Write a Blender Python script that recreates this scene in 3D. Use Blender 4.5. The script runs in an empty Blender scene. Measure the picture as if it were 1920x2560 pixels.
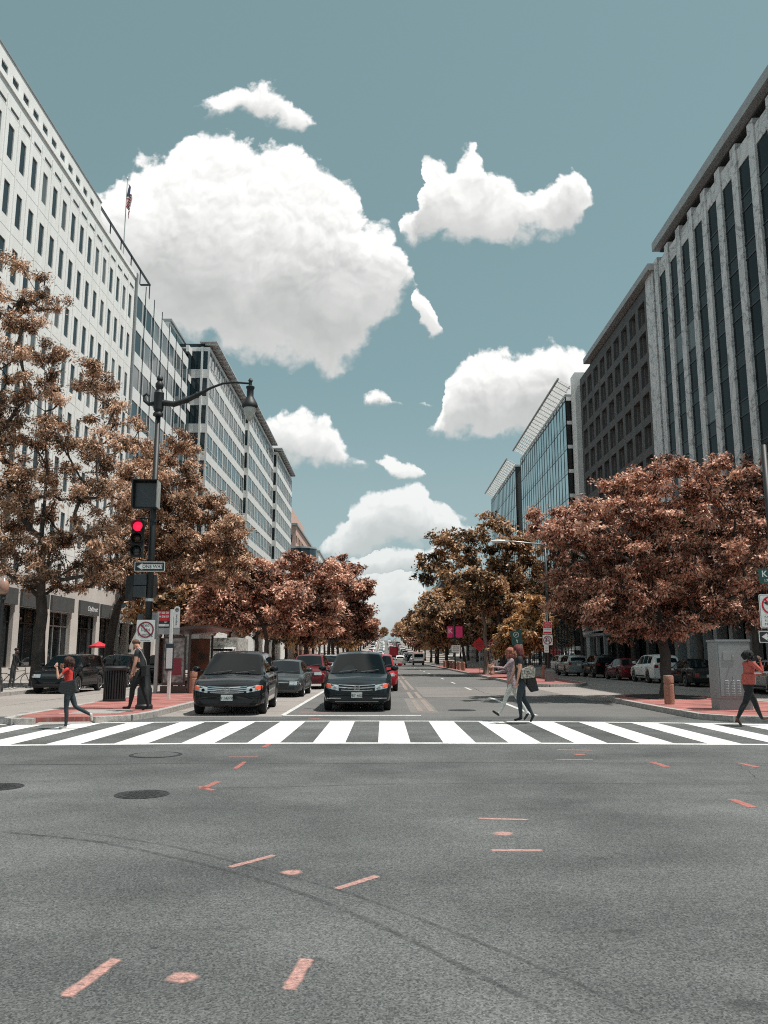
import bpy, bmesh, math, random
import numpy as np
from mathutils import Vector, Matrix
random.seed(7)
R = math.radians
SC = bpy.context.scene
COL = SC.collection

# ---------------------------------------------------------------- camera
FPX = 2070.0                      # focal length in pixels of the 1920 x 2560 photograph
EYE = 1.58
PITCH = math.atan(360 / FPX)
cam_d = bpy.data.cameras.new('camera')
cam_d.sensor_fit = 'VERTICAL'
cam_d.sensor_height = 24.0
cam_d.lens = 24.0 * FPX / 2560
cam_d.clip_start = 0.1
cam_d.clip_end = 20000
cam = bpy.data.objects.new('camera', cam_d)
cam.location = (0, 0, EYE)
cam.rotation_euler = (R(90) + PITCH, 0, 0)
COL.objects.link(cam)
SC.camera = cam

# ---------------------------------------------------------------- light
SUN_EL, SUN_AZ = R(70), R(101)    # azimuth from +Y (down the street) towards +X (right)
sun_vec = Vector((math.sin(SUN_AZ) * math.cos(SUN_EL), math.cos(SUN_AZ) * math.cos(SUN_EL), math.sin(SUN_EL)))
sl = bpy.data.lights.new('sun', 'SUN')
sl.energy = 5.0
sl.angle = R(0.55)
sl.color = (1.0, 0.955, 0.90)
sun = bpy.data.objects.new('sun', sl)
sun.rotation_euler = (-sun_vec).to_track_quat('-Z', 'Y').to_euler()
COL.objects.link(sun)

SC.view_settings.view_transform = 'Standard'
SC.view_settings.look = 'None'
SC.view_settings.exposure = 0.1
SC.view_settings.gamma = 1.0
SC.view_settings.use_curve_mapping = False
SC.render.engine = 'CYCLES'
SC.cycles.max_bounces = 6
SC.cycles.diffuse_bounces = 3
SC.cycles.glossy_bounces = 3
SC.cycles.transmission_bounces = 3
SC.cycles.transparent_max_bounces = 6
SC.cycles.caustics_reflective = False
SC.cycles.caustics_refractive = False
SC.cycles.use_denoising = False
SC.cycles.filter_width = 1.1

# ---------------------------------------------------------------- sky
def make_world():
    w = bpy.data.worlds.new('World')
    SC.world = w
    w.use_nodes = True
    nt = w.node_tree
    N, Lk = nt.nodes, nt.links
    N.clear()
    def mt(op, a, b=None, c=None, clamp=False):
        n = N.new('ShaderNodeMath'); n.operation = op; n.use_clamp = clamp
        for i, x in enumerate((a, b, c)):
            if x is None: continue
            if isinstance(x, (int, float)): n.inputs[i].default_value = x
            else: Lk.new(x, n.inputs[i])
        return n.outputs[0]
    def vm(op, a, b=None, c=None, out=0, scale=None):
        n = N.new('ShaderNodeVectorMath'); n.operation = op
        for i, x in enumerate((a, b, c)):
            if x is None: continue
            if isinstance(x, (tuple, list)): n.inputs[i].default_value = x
            else: Lk.new(x, n.inputs[i])
        if scale is not None: n.inputs['Scale'].default_value = scale
        return n.outputs[out]
    def ramp(x, a, b, lo=0.0, hi=1.0, smooth=True):
        n = N.new('ShaderNodeMapRange'); n.interpolation_type = 'SMOOTHSTEP' if smooth else 'LINEAR'
        Lk.new(x, n.inputs[0])
        for i, v in zip((1, 2, 3, 4), (a, b, lo, hi)): n.inputs[i].default_value = v
        return n.outputs[0]
    def noise(vec, scale, detail, rough=0.55, color=False, dist=0.0):
        n = N.new('ShaderNodeTexNoise'); n.noise_dimensions = '2D'
        Lk.new(vec, n.inputs['Vector'])
        n.inputs['Scale'].default_value = scale; n.inputs['Detail'].default_value = detail
        n.inputs['Roughness'].default_value = rough; n.inputs['Distortion'].default_value = dist
        return n.outputs['Color' if color else 'Fac']
    def mix(f, a, b):
        n = N.new('ShaderNodeMix'); n.data_type = 'RGBA'
        if isinstance(f, (int, float)): n.inputs[0].default_value = f
        else: Lk.new(f, n.inputs[0])
        for i, x in ((6, a), (7, b)):
            if isinstance(x, tuple): n.inputs[i].default_value = (*x, 1)
            else: Lk.new(x, n.inputs[i])
        return n.outputs[2]
    tc = N.new('ShaderNodeTexCoord')
    d = tc.outputs['Generated']
    sp = N.new('ShaderNodeSeparateXYZ'); Lk.new(d, sp.inputs[0])
    dx, dy, dz = sp.outputs
    yy = mt('MAXIMUM', dy, 0.03)
    cb = N.new('ShaderNodeCombineXYZ')
    Lk.new(mt('DIVIDE', dx, yy), cb.inputs[0]); Lk.new(mt('DIVIDE', dz, yy), cb.inputs[1])
    uv = cb.outputs[0]
    # cumulus outlines as height profiles over heading (tangents of direction)
    c_, s_ = math.cos(PITCH), math.sin(PITCH)
    K = 1.1573
    U0, US, VS = -0.6, 1.2, 1.4
    def tan_dir(x, y):
        x = (x * K - 960) / FPX; u = (1280 - y * K) / FPX
        Y = c_ - u * s_
        return (x / Y - U0) / US, (s_ + u * c_) / Y / VS
    groups = [
      (0.050, [([(205,430),(250,395),(300,352),(360,322),(400,290),(450,273),(490,266),(520,285),(560,312),(600,318),(640,313),(690,328),(730,350),(770,395),(790,440),(802,485),(840,500),(872,540),(890,590),(895,630)],
        [(205,470),(230,560),(300,700),(400,760),(450,745),(500,785),(560,798),(620,790),(680,802),(735,825),(770,790),(800,740),(840,690),(870,650),(895,632)])]),
      (0.024, [([(880,655),(893,634),(912,655),(936,702)], [(880,668),(893,718),(912,744),(936,722)])]),
      (0.034, [([(425,228),(470,200),(500,192),(540,184),(580,181),(620,205),(660,232),(694,262)], [(425,232),(480,246),(540,255),(580,268),(620,280),(660,286),(694,266)]),
        ([(856,515),(870,470),(896,450),(905,352),(940,345),(980,355),(1030,320),(1060,372),(1100,402),(1140,425),(1180,405),(1205,362),(1240,358),(1280,390),(1297,425)],
         [(856,520),(900,548),(950,515),(1000,528),(1060,525),(1100,538),(1150,520),(1200,505),(1250,500),(1280,470),(1297,430)])]),
      (0.036, [([(540,930),(570,890),(600,880),(640,895),(700,910),(740,950),(780,985),(810,996)], [(540,960),(580,1000),(620,1020),(680,1020),(740,1010),(780,1002),(810,999)]),
        ([(888,905),(922,915),(943,870),(948,805),(990,762),(1040,752),(1100,765),(1150,752),(1200,742),(1270,745),(1330,760),(1400,800)],
         [(888,915),(930,945),(980,966),(1040,970),(1100,965),(1150,960),(1200,940),(1260,930),(1330,900),(1400,860)])]),
      (0.026, [([(690,1165),(710,1140),(744,1120),(750,1085),(800,1060),(850,1040),(880,1042),(910,1075),(950,1082),(990,1112),(1040,1138)],
         [(690,1190),(740,1222),(800,1205),(850,1198),(900,1190),(950,1176),(990,1158),(1040,1146)])]),
      (0.018, [([(804,860),(830,844),(868,858)], [(804,865),(835,876),(868,862)]), ([(882,858),(905,846),(930,863)], [(882,862),(905,875),(930,867)])]),
      (0.016, [([(813,990),(850,976),(880,990),(902,1020)], [(813,998),(850,1030),(885,1040),(902,1025)])]),
      (0.020, [([(640,1215),(700,1195),(760,1188),(820,1190),(880,1184),(930,1184),(980,1200),(1020,1212)], [(640,1222),(720,1246),(800,1258),(880,1250),(950,1240),(1020,1220)])]),
      (0.022, [([(690,1275),(740,1240),(780,1228),(820,1222),(860,1228),(895,1255),(925,1290),(960,1330)], [(690,1300),(740,1350),(780,1375),(830,1385),(875,1380),(925,1370),(960,1345)])]),
    ]
    def curve(fac, pts):
        n = N.new('ShaderNodeFloatCurve')
        cv = n.mapping.curves[0]
        pts = [(min(max(x, 0), 1), min(max(y, 0), 1)) for x, y in pts]
        cv.points[0].location = pts[0]; cv.points[1].location = pts[-1]
        for p in pts[1:-1]: cv.points.new(*p)
        for p in cv.points: p.handle_type = 'VECTOR'
        n.mapping.update()
        Lk.new(fac, n.inputs['Value'])
        return n.outputs[0]
    def profile(parts, k):
        out = [(0.0, 0.5 - k * 0.5)]
        for i, ab in enumerate(parts):
            l = [tan_dir(*q) for q in ab[0 if k > -1 and k == 1 else 1]]
            out.append((l[0][0] - 0.004, l[0][1] - k * 0.03)); out += l; out.append((l[-1][0] + 0.004, l[-1][1] - k * 0.03))
        out.append((1.0, 0.5 - k * 0.5))
        return sorted(out)
    wx = noise(uv, 8.0, 2.0, 0.5)
    wy = noise(vm('ADD', uv, (7.3, 2.1, 0)), 8.0, 2.0, 0.5)
    wx2 = noise(vm('ADD', uv, (3.1, 5.7, 0)), 24.0, 4.0, 0.6)
    wy2 = noise(vm('ADD', uv, (1.3, 9.2, 0)), 24.0, 4.0, 0.6)
    cw = N.new('ShaderNodeCombineXYZ')
    Lk.new(mt('ADD', mt('MULTIPLY', mt('SUBTRACT', wx, 0.5), 0.05), mt('MULTIPLY', mt('SUBTRACT', wx2, 0.5), 0.028)), cw.inputs[0])
    Lk.new(mt('ADD', mt('MULTIPLY', mt('SUBTRACT', wy, 0.5), 0.04), mt('MULTIPLY', mt('SUBTRACT', wy2, 0.5), 0.026)), cw.inputs[1])
    q = vm('ADD', uv, cw.outputs[0])
    sq = N.new('ShaderNodeSeparateXYZ'); Lk.new(q, sq.inputs[0])
    un = mt('DIVIDE', mt('SUBTRACT', sq.outputs[0], U0), US)
    vn = sq.outputs[1]
    best = hgt = None
    for sc_, parts in groups:
        t = mt('MULTIPLY', curve(un, profile(parts, 1)), VS)
        b = mt('MULTIPLY', curve(un, profile(parts, -1)), VS)
        f = mt('DIVIDE', mt('MINIMUM', mt('SUBTRACT', t, vn), mt('SUBTRACT', vn, b)), sc_)
        h = mt('DIVIDE', mt('SUBTRACT', vn, b), mt('MAXIMUM', mt('SUBTRACT', t, b), 0.01))
        if best is None: best, hgt = f, h
        else:
            g = mt('GREATER_THAN', f, best)
            hgt = mt('ADD', hgt, mt('MULTIPLY', g, mt('SUBTRACT', h, hgt)))
            best = mt('MAXIMUM', best, f)
    f0 = mt('MINIMUM', best, 1.0)
    def billow(p):
        v = N.new('ShaderNodeTexVoronoi'); v.feature = 'F1'; v.voronoi_dimensions = '2D'
        v.inputs['Scale'].default_value = 22.0; v.inputs['Detail'].default_value = 2.0
        v.inputs['Roughness'].default_value = 0.5; v.inputs['Lacunarity'].default_value = 2.3
        Lk.new(p, v.inputs['Vector'])
        return v.outputs['Distance']
    b0 = billow(q)
    b1 = billow(vm('ADD', q, (0.004, 0.0085, 0)))
    wisp = noise(uv, 26.0, 6.0, 0.6)
    edge = mt('ADD', mt('ADD', f0, mt('MULTIPLY', mt('SUBTRACT', 0.60, b0), 0.50)), mt('MULTIPLY', mt('SUBTRACT', wisp, 0.5), 0.85))
    alpha = ramp(mt('DIVIDE', mt('ADD', edge, 0.08), mt('SUBTRACT', 0.62, mt('MULTIPLY', mt('MINIMUM', mt('MAXIMUM', hgt, 0.0), 1.0), 0.36))), 0.0, 1.0)
    soft = noise(vm('ADD', q, (4.4, 4.4, 0)), 6.0, 3.0, 0.5)
    lit = mt('ADD', ramp(mt('ADD', hgt, mt('MULTIPLY', mt('SUBTRACT', soft, 0.5), 0.75)), 0.08, 0.78, 0.06, 0.90), mt('MULTIPLY', mt('MULTIPLY', mt('SUBTRACT', b1, b0), 0.50), ramp(hgt, 0.15, 0.75, 0.15, 1.0)))
    rim = ramp(best, 0.1, 1.6, 0.26, 0.0)
    lit = mt('ADD', lit, rim, clamp=True)
    ccol = mix(lit, (0.43, 0.445, 0.44), (0.97, 0.965, 0.945))
    front = ramp(dy, 0.12, 0.3)
    alpha_f = mt('MULTIPLY', mt('MULTIPLY', alpha, front), ramp(dz, 0.05, 0.34, 0.62, 1.0))
    # scattered cumulus in the rest of the sky
    zz = mt('ADD', mt('MAXIMUM', dz, 0.0), 0.16)
    cb2 = N.new('ShaderNodeCombineXYZ')
    Lk.new(mt('DIVIDE', dx, zz), cb2.inputs[0]); Lk.new(mt('DIVIDE', dy, zz), cb2.inputs[1])
    nb = noise(cb2.outputs[0], 1.25, 7.0, 0.52)
    ab = ramp(nb, 0.53, 0.62)
    ab = mt('MULTIPLY', mt('MULTIPLY', ab, ramp(dz, 0.0, 0.12)), mt('SUBTRACT', 1.0, mt('MULTIPLY', ramp(dy, -0.05, 0.2), ramp(mt('DIVIDE', dz, yy), 1.0, 1.2, 1.0, 0.0))))
    bl = ramp(nb, 0.56, 0.78, 1.0, 0.35)
    bcol = mix(bl, (0.46, 0.47, 0.465), (0.96, 0.96, 0.945))
    sky = N.new('ShaderNodeTexSky'); sky.sky_type = 'NISHITA'
    sky.sun_disc = False
    sky.sun_elevation = SUN_EL
    sky.sun_rotation = SUN_AZ
    sky.air_density = 1.0; sky.dust_density = 1.2; sky.ozone_density = 1.5
    STR = 0.1
    hs = N.new('ShaderNodeHueSaturation')
    hs.inputs['Saturation'].default_value = 0.36
    hs.inputs['Hue'].default_value = 0.468
    hs.inputs['Value'].default_value = 1.0
    Lk.new(sky.outputs[0], hs.inputs['Color'])
    tint = N.new('ShaderNodeMix'); tint.data_type = 'RGBA'; tint.blend_type = 'MULTIPLY'; tint.inputs[0].default_value = 1
    Lk.new(hs.outputs[0], tint.inputs[6]); tint.inputs[7].default_value = (SKY_T[0], SKY_T[1], SKY_T[2], 1)
    base = mix(0.45, tint.outputs[2], (0.195 / STR, 0.338 / STR, 0.362 / STR))
    base = mix(ramp(dz, 0.0, 0.34, 0.62, 0.0), base, (0.43 / STR, 0.515 / STR, 0.525 / STR))
    k = 1.0 / STR
    def up(c):
        n = N.new('ShaderNodeVectorMath'); n.operation = 'SCALE'; Lk.new(c, n.inputs[0]); n.inputs['Scale'].default_value = k
        return n.outputs[0]
    col = mix(ab, base, up(bcol))
    col = mix(alpha_f, col, up(ccol))
    bg = N.new('ShaderNodeBackground'); bg.inputs[1].default_value = STR
    Lk.new(col, bg.inputs[0])
    o = N.new('ShaderNodeOutputWorld'); Lk.new(bg.outputs[0], o.inputs[0])
    w.cycles.sampling_method = 'MANUAL'
    w.cycles.sample_map_resolution = 512
SKY_T = (0.75, 0.93, 0.94)
make_world()

# ---------------------------------------------------------------- helpers
def road_z(y):
    """street level: flat by the crossing, climbing a hill far down the street"""
    y = np.asarray(y, float)
    a = 0.037
    z = np.where(y < 140, 0, np.where(y < 260, a * (y - 140) ** 2 / 240, a * 60 + a * (y - 260)))
    return np.minimum(z, a * 60 + a * 230)
def rz(y): return float(road_z(y))

class MB:
    def __init__(s): s.v = []; s.f = []; s.m = []
    def add(s, vs, fs, mi=0):
        o = len(s.v); s.v += [tuple(p) for p in vs]
        s.f += [tuple(i + o for i in f) for f in fs]; s.m += [mi] * len(fs)
        return s
    def box(s, x0, x1, y0, y1, z0, z1, mi=0):
        v = [(x, y, z) for z in (z0, z1) for y in (y0, y1) for x in (x0, x1)]
        return s.add(v, [(0, 2, 3, 1), (4, 5, 7, 6), (0, 1, 5, 4), (2, 6, 7, 3), (0, 4, 6, 2), (1, 3, 7, 5)], mi)
    def quad(s, a, b, c, d, mi=0): return s.add([a, b, c, d], [(0, 1, 2, 3)], mi)
    def prism(s, poly, z0, z1, mi=0, axis='z'):
        """poly in 2D swept along an axis: z -> (x,y), y -> (x,z), x -> (y,z)"""
        n = len(poly)
        def P(p, t): return (p[0], p[1], t) if axis == 'z' else ((p[0], t, p[1]) if axis == 'y' else (t, p[0], p[1]))
        v = [P(p, z0) for p in poly] + [P(p, z1) for p in poly]
        f = [tuple(range(n))[::-1], tuple(range(n, 2 * n))] + [(i, (i + 1) % n, n + (i + 1) % n, n + i) for i in range(n)]
        if axis == 'y': f = [q[::-1] for q in f]
        return s.add(v, f, mi)
    def tube(s, path, rad, n=8, mi=0, caps=True):
        path = [Vector(p) for p in path]
        if isinstance(rad, (int, float)): rad = [rad] * len(path)
        vs = []; prev = None
        for i, p in enumerate(path):
            t = (path[min(i + 1, len(path) - 1)] - path[max(i - 1, 0)])
            t = t.normalized() if t.length > 1e-9 else Vector((0, 0, 1))
            if prev is None:
                u = t.cross(Vector((0, 0, 1)) if abs(t.z) < 0.9 else Vector((1, 0, 0))).normalized()
            else:
                u = (prev - t * prev.dot(t)).normalized()
            prev = u; w = t.cross(u)
            for k in range(n):
                a = 2 * math.pi * k / n
                vs.append(p + (u * math.cos(a) + w * math.sin(a)) * rad[i])
        fs = [(i * n + k, i * n + (k + 1) % n, (i + 1) * n + (k + 1) % n, (i + 1) * n + k) for i in range(len(path) - 1) for k in range(n)]
        if caps: fs += [tuple(range(n))[::-1], tuple(range((len(path) - 1) * n, len(path) * n))]
        return s.add(vs, fs, mi)
    def lathe(s, prof, c=(0, 0, 0), n=14, mi=0, axis='z'):
        """prof: (radius, height) pairs from bottom to top"""
        vs = []
        for r, z in prof:
            for k in range(n):
                a = 2 * math.pi * k / n
                p = (r * math.cos(a), r * math.sin(a), z)
                if axis == 'y': p = (p[0], p[2], -p[1]) if False else (p[0], z, r * math.sin(a))
                if axis == 'x': p = (z, r * math.cos(a), r * math.sin(a))
                vs.append((c[0] + p[0], c[1] + p[1], c[2] + p[2]))
        m = len(prof)
        fs = [(i * n + k, i * n + (k + 1) % n, (i + 1) * n + (k + 1) % n, (i + 1) * n + k) for i in range(m - 1) for k in range(n)]
        fs += [tuple(range(n))[::-1], tuple(range((m - 1) * n, m * n))]
        if axis == 'y': fs = [f[::-1] for f in fs]
        return s.add(vs, fs, mi)
    def ball(s, c, r, n=10, m=7, mi=0):
        if isinstance(r, (int, float)): r = (r, r, r)
        vs = []
        for i in range(m + 1):
            t = math.pi * i / m
            for k in range(n):
                a = 2 * math.pi * k / n
                vs.append((c[0] + r[0] * math.sin(t) * math.cos(a), c[1] + r[1] * math.sin(t) * math.sin(a), c[2] + r[2] * math.cos(t)))
        fs = [(i * n + k, (i + 1) * n + k, (i + 1) * n + (k + 1) % n, i * n + (k + 1) % n) for i in range(m) for k in range(n)]
        return s.add(vs, fs, mi)
    def mesh(s, name, mats, smooth=False, bevel=0.0, recalc=False):
        me = bpy.data.meshes.new(name)
        me.from_pydata(s.v, [], s.f)
        if not isinstance(mats, (list, tuple)): mats = [mats]
        for q in mats: me.materials.append(q)
        if any(s.m): me.polygons.foreach_set('material_index', s.m)
        if bevel or recalc:
            bm = bmesh.new(); bm.from_mesh(me)
            if recalc: bmesh.ops.remove_doubles(bm, verts=bm.verts, dist=1e-5)
            bmesh.ops.recalc_face_normals(bm, faces=bm.faces)
            if bevel:
                bmesh.ops.bevel(bm, geom=[e for e in bm.edges if e.is_manifold and e.calc_face_angle(0) > 0.5], offset=bevel, segments=2, affect='EDGES', profile=0.7, clamp_overlap=True)
            bm.to_mesh(me); bm.free()
        me.update()
        if smooth: me.shade_smooth() if smooth is True else smooth_by_angle(me, smooth)
        return me
    def build(s, name, mats, parent=None, loc=None, rot=None, **k):
        return link(name, s.mesh(name, mats, **k), parent, loc, rot)
def smooth_by_angle(me, ang):
    me.polygons.foreach_set('use_smooth', [True] * len(me.polygons))
    bm = bmesh.new(); bm.from_mesh(me)
    for e in bm.edges:
        e.smooth = not (len(e.link_faces) == 2 and e.calc_face_angle(0) > R(ang))
    bm.to_mesh(me); bm.free()
def link(name, me, parent=None, loc=None, rot=None, scale=None):
    o = bpy.data.objects.new(name, me)
    COL.objects.link(o)
    if parent is not None: o.parent = parent
    if loc is not None: o.location = loc
    if rot is not None: o.rotation_euler = rot
    if scale is not None: o.scale = scale
    return o
def tag(o, label=None, cat=None, group=None, kind=None):
    for k, v in (('label', label), ('category', cat), ('group', group), ('kind', kind)):
        if v: o[k] = v
    return o
def thing(name, label, cat, loc=(0, 0, 0), rotz=0.0, group=None):
    o = bpy.data.objects.new(name, None); COL.objects.link(o)
    o.location = loc; o.rotation_euler = (0, 0, rotz); o.empty_display_size = 0.3
    return tag(o, label, cat, group)
def copy_tree(o, parent=None):
    c = o.copy(); COL.objects.link(c)
    if parent is not None: c.parent = parent
    for ch in list(o.children): copy_tree(ch, c)
    return c
def text_mesh(txt, size, mat, extrude=0.002, align='CENTER', bold=0.0, shear=0.0, spacing=1.0):
    cu = bpy.data.curves.new('lettering', 'FONT')
    cu.body = txt; cu.size = size; cu.extrude = extrude; cu.align_x = align; cu.align_y = 'CENTER'
    cu.offset = bold; cu.shear = shear; cu.space_character = spacing; cu.resolution_u = 3
    ob = bpy.data.objects.new('tmp', cu); COL.objects.link(ob)
    dg = bpy.context.evaluated_depsgraph_get()
    me = bpy.data.meshes.new_from_object(ob.evaluated_get(dg))
    bpy.data.objects.remove(ob); bpy.data.curves.remove(cu)
    me.materials.clear(); me.materials.append(mat)
    me.name = 'lettering'
    return me
FACE = (R(90), 0, 0)      # lettering upright, facing the camera (-Y)

# ---------------------------------------------------------------- materials
MATS = {}
def pbr(name, col, rough=0.6, metal=0.0, spec=0.5, var=0.12, vs=3.0, bump=0.0, bs=40.0, coat=0.0, detail=4.0, col2=None, emit=None, ior=None, stretch=None, local=False):
    if name in MATS: return MATS[name]
    m = bpy.data.materials.new(name); m.use_nodes = True
    nt = m.node_tree; N, L = nt.nodes, nt.links
    b = N['Principled BSDF']
    b.inputs['Roughness'].default_value = rough
    b.inputs['Metallic'].default_value = metal
    b.inputs['Specular IOR Level'].default_value = spec
    if ior: b.inputs['IOR'].default_value = ior
    if coat: b.inputs['Coat Weight'].default_value = coat; b.inputs['Coat Roughness'].default_value = 0.03
    if local: src = N.new('ShaderNodeTexCoord').outputs['Object']
    else: src = N.new('ShaderNodeNewGeometry').outputs['Position']
    if stretch:
        mp = N.new('ShaderNodeMapping'); mp.inputs['Scale'].default_value = stretch; L.new(src, mp.inputs[0]); src = mp.outputs[0]
    if var or col2:
        n = N.new('ShaderNodeTexNoise'); n.inputs['Scale'].default_value = vs; n.inputs['Detail'].default_value = detail; n.inputs['Roughness'].default_value = 0.6
        L.new(src, n.inputs['Vector'])
        mx = N.new('ShaderNodeMix'); mx.data_type = 'RGBA'
        c2 = col2 or tuple(min(1, c * (1 + var)) for c in col)
        c1 = col if col2 else tuple(c * (1 - var) for c in col)
        mr = N.new('ShaderNodeMapRange'); mr.inputs[1].default_value = 0.3; mr.inputs[2].default_value = 0.7
        L.new(n.outputs['Fac'], mr.inputs[0]); L.new(mr.outputs[0], mx.inputs[0])
        mx.inputs[6].default_value = (*c1, 1); mx.inputs[7].default_value = (*c2, 1)
        L.new(mx.outputs[2], b.inputs['Base Color'])
    else: b.inputs['Base Color'].default_value = (*col, 1)
    if bump:
        n2 = N.new('ShaderNodeTexNoise'); n2.inputs['Scale'].default_value = bs; n2.inputs['Detail'].default_value = 3
        L.new(src, n2.inputs['Vector'])
        bp = N.new('ShaderNodeBump'); bp.inputs['Strength'].default_value = bump; bp.inputs['Distance'].default_value = 0.02
        L.new(n2.outputs['Fac'], bp.inputs['Height']); L.new(bp.outputs[0], b.inputs['Normal'])
    if emit:
        b.inputs['Emission Color'].default_value = (*emit[0], 1); b.inputs['Emission Strength'].default_value = emit[1]
    MATS[name] = m
    return m
def glass_wall(name, col, rough=0.03, ior=1.6, wav=0.02, ws=0.5, spec=0.5, metal=0.0):
    """window glass seen from outside: dark room behind a reflecting pane that is never quite flat"""
    m = pbr(name, col, rough, metal, spec, var=0.25, vs=0.35, ior=ior, detail=1.0)
    nt = m.node_tree; N, L = nt.nodes, nt.links
    b = N['Principled BSDF']
    g = N.new('ShaderNodeNewGeometry')
    n2 = N.new('ShaderNodeTexNoise'); n2.inputs['Scale'].default_value = ws; n2.inputs['Detail'].default_value = 1.5
    L.new(g.outputs['Position'], n2.inputs['Vector'])
    bp = N.new('ShaderNodeBump'); bp.inputs['Strength'].default_value = 0.6; bp.inputs['Distance'].default_value = wav
    L.new(n2.outputs['Fac'], bp.inputs['Height']); L.new(bp.outputs[0], b.inputs['Normal'])
    return m
def asphalt_mat(name, dark, light, patch=1.0):
    m = bpy.data.materials.new(name); m.use_nodes = True
    nt = m.node_tree; N, L = nt.nodes, nt.links
    b = N['Principled BSDF']; b.inputs['Roughness'].default_value = 0.85; b.inputs['Specular IOR Level'].default_value = 0.3
    pos = N.new('ShaderNodeNewGeometry').outputs['Position']
    def noise(sc, det=4, rough=0.6, st=None):
        n = N.new('ShaderNodeTexNoise'); n.inputs['Scale'].default_value = sc; n.inputs['Detail'].default_value = det; n.inputs['Roughness'].default_value = rough
        s = pos
        if st:
            mp = N.new('ShaderNodeMapping'); mp.inputs['Scale'].default_value = st; L.new(pos, mp.inputs[0]); s = mp.outputs[0]
        L.new(s, n.inputs['Vector']); return n.outputs['Fac']
    def mr(x, a, b_, lo, hi):
        n = N.new('ShaderNodeMapRange'); L.new(x, n.inputs[0])
        for i, v in zip((1, 2, 3, 4), (a, b_, lo, hi)): n.inputs[i].default_value = v
        return n.outputs[0]
    def mul(a, b_):
        n = N.new('ShaderNodeMath'); n.operation = 'MULTIPLY'; L.new(a, n.inputs[0]); L.new(b_, n.inputs[1]); return n.outputs[0]
    vor = N.new('ShaderNodeTexVoronoi'); vor.inputs['Scale'].default_value = 105; L.new(pos, vor.inputs['Vector'])
    agg = mr(vor.outputs['Color'], 0.0, 1.0, 0.42, 1.60)
    agg2 = mr(noise(45, 4, 0.75), 0.3, 0.7, 0.78, 1.22)
    big = mr(noise(0.35, 5, 0.6), 0.34, 0.68, 1 - 0.36 * patch, 1 + 0.16 * patch)
    streak = mr(noise(0.8, 4, 0.6, (0.35, 1.6, 1)), 0.35, 0.7, 1 - 0.12 * patch, 1.06)
    f = mul(mul(agg, agg2), mul(big, streak))
    mx = N.new('ShaderNodeMix'); mx.data_type = 'RGBA'
    L.new(mr(f, 0.35, 1.7, 0, 1), mx.inputs[0]); mx.inputs[6].default_value = (*dark, 1); mx.inputs[7].default_value = (*light, 1)
    L.new(mx.outputs[2], b.inputs['Base Color'])
    bp = N.new('ShaderNodeBump'); bp.inputs['Strength'].default_value = 0.5; bp.inputs['Distance'].default_value = 0.012
    L.new(agg, bp.inputs['Height']); L.new(bp.outputs[0], b.inputs['Normal'])
    MATS[name] = m
    return m
def brick_mat(name):
    m = bpy.data.materials.new(name); m.use_nodes = True
    nt = m.node_tree; N, L = nt.nodes, nt.links
    b = N['Principled BSDF']; b.inputs['Roughness'].default_value = 0.85
    pos = N.new('ShaderNodeNewGeometry').outputs['Position']
    br = N.new('ShaderNodeTexBrick'); L.new(pos, br.inputs['Vector'])
    br.inputs['Scale'].default_value = 1.0; br.inputs['Brick Width'].default_value = 0.2; br.inputs['Row Height'].default_value = 0.1
    br.inputs['Mortar Size'].default_value = 0.006; br.inputs['Color1'].default_value = (0.36, 0.125, 0.105, 1); br.inputs['Color2'].default_value = (0.28, 0.085, 0.075, 1); br.inputs['Mortar'].default_value = (0.30, 0.2, 0.18, 1)
    n = N.new('ShaderNodeTexNoise'); n.inputs['Scale'].default_value = 1.3; n.inputs['Detail'].default_value = 6; L.new(pos, n.inputs['Vector'])
    mx = N.new('ShaderNodeMix'); mx.data_type = 'RGBA'; mx.blend_type = 'MULTIPLY'; mx.inputs[0].default_value = 1
    mr = N.new('ShaderNodeMapRange'); L.new(n.outputs['Fac'], mr.inputs[0])
    for i, v in zip((1, 2, 3, 4), (0.3, 0.7, 0.60, 1.30)): mr.inputs[i].default_value = v
    L.new(br.outputs['Color'], mx.inputs[6]); L.new(mr.outputs[0], mx.inputs[7]); L.new(mx.outputs[2], b.inputs['Base Color'])
    MATS[name] = m
    return m
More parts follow.
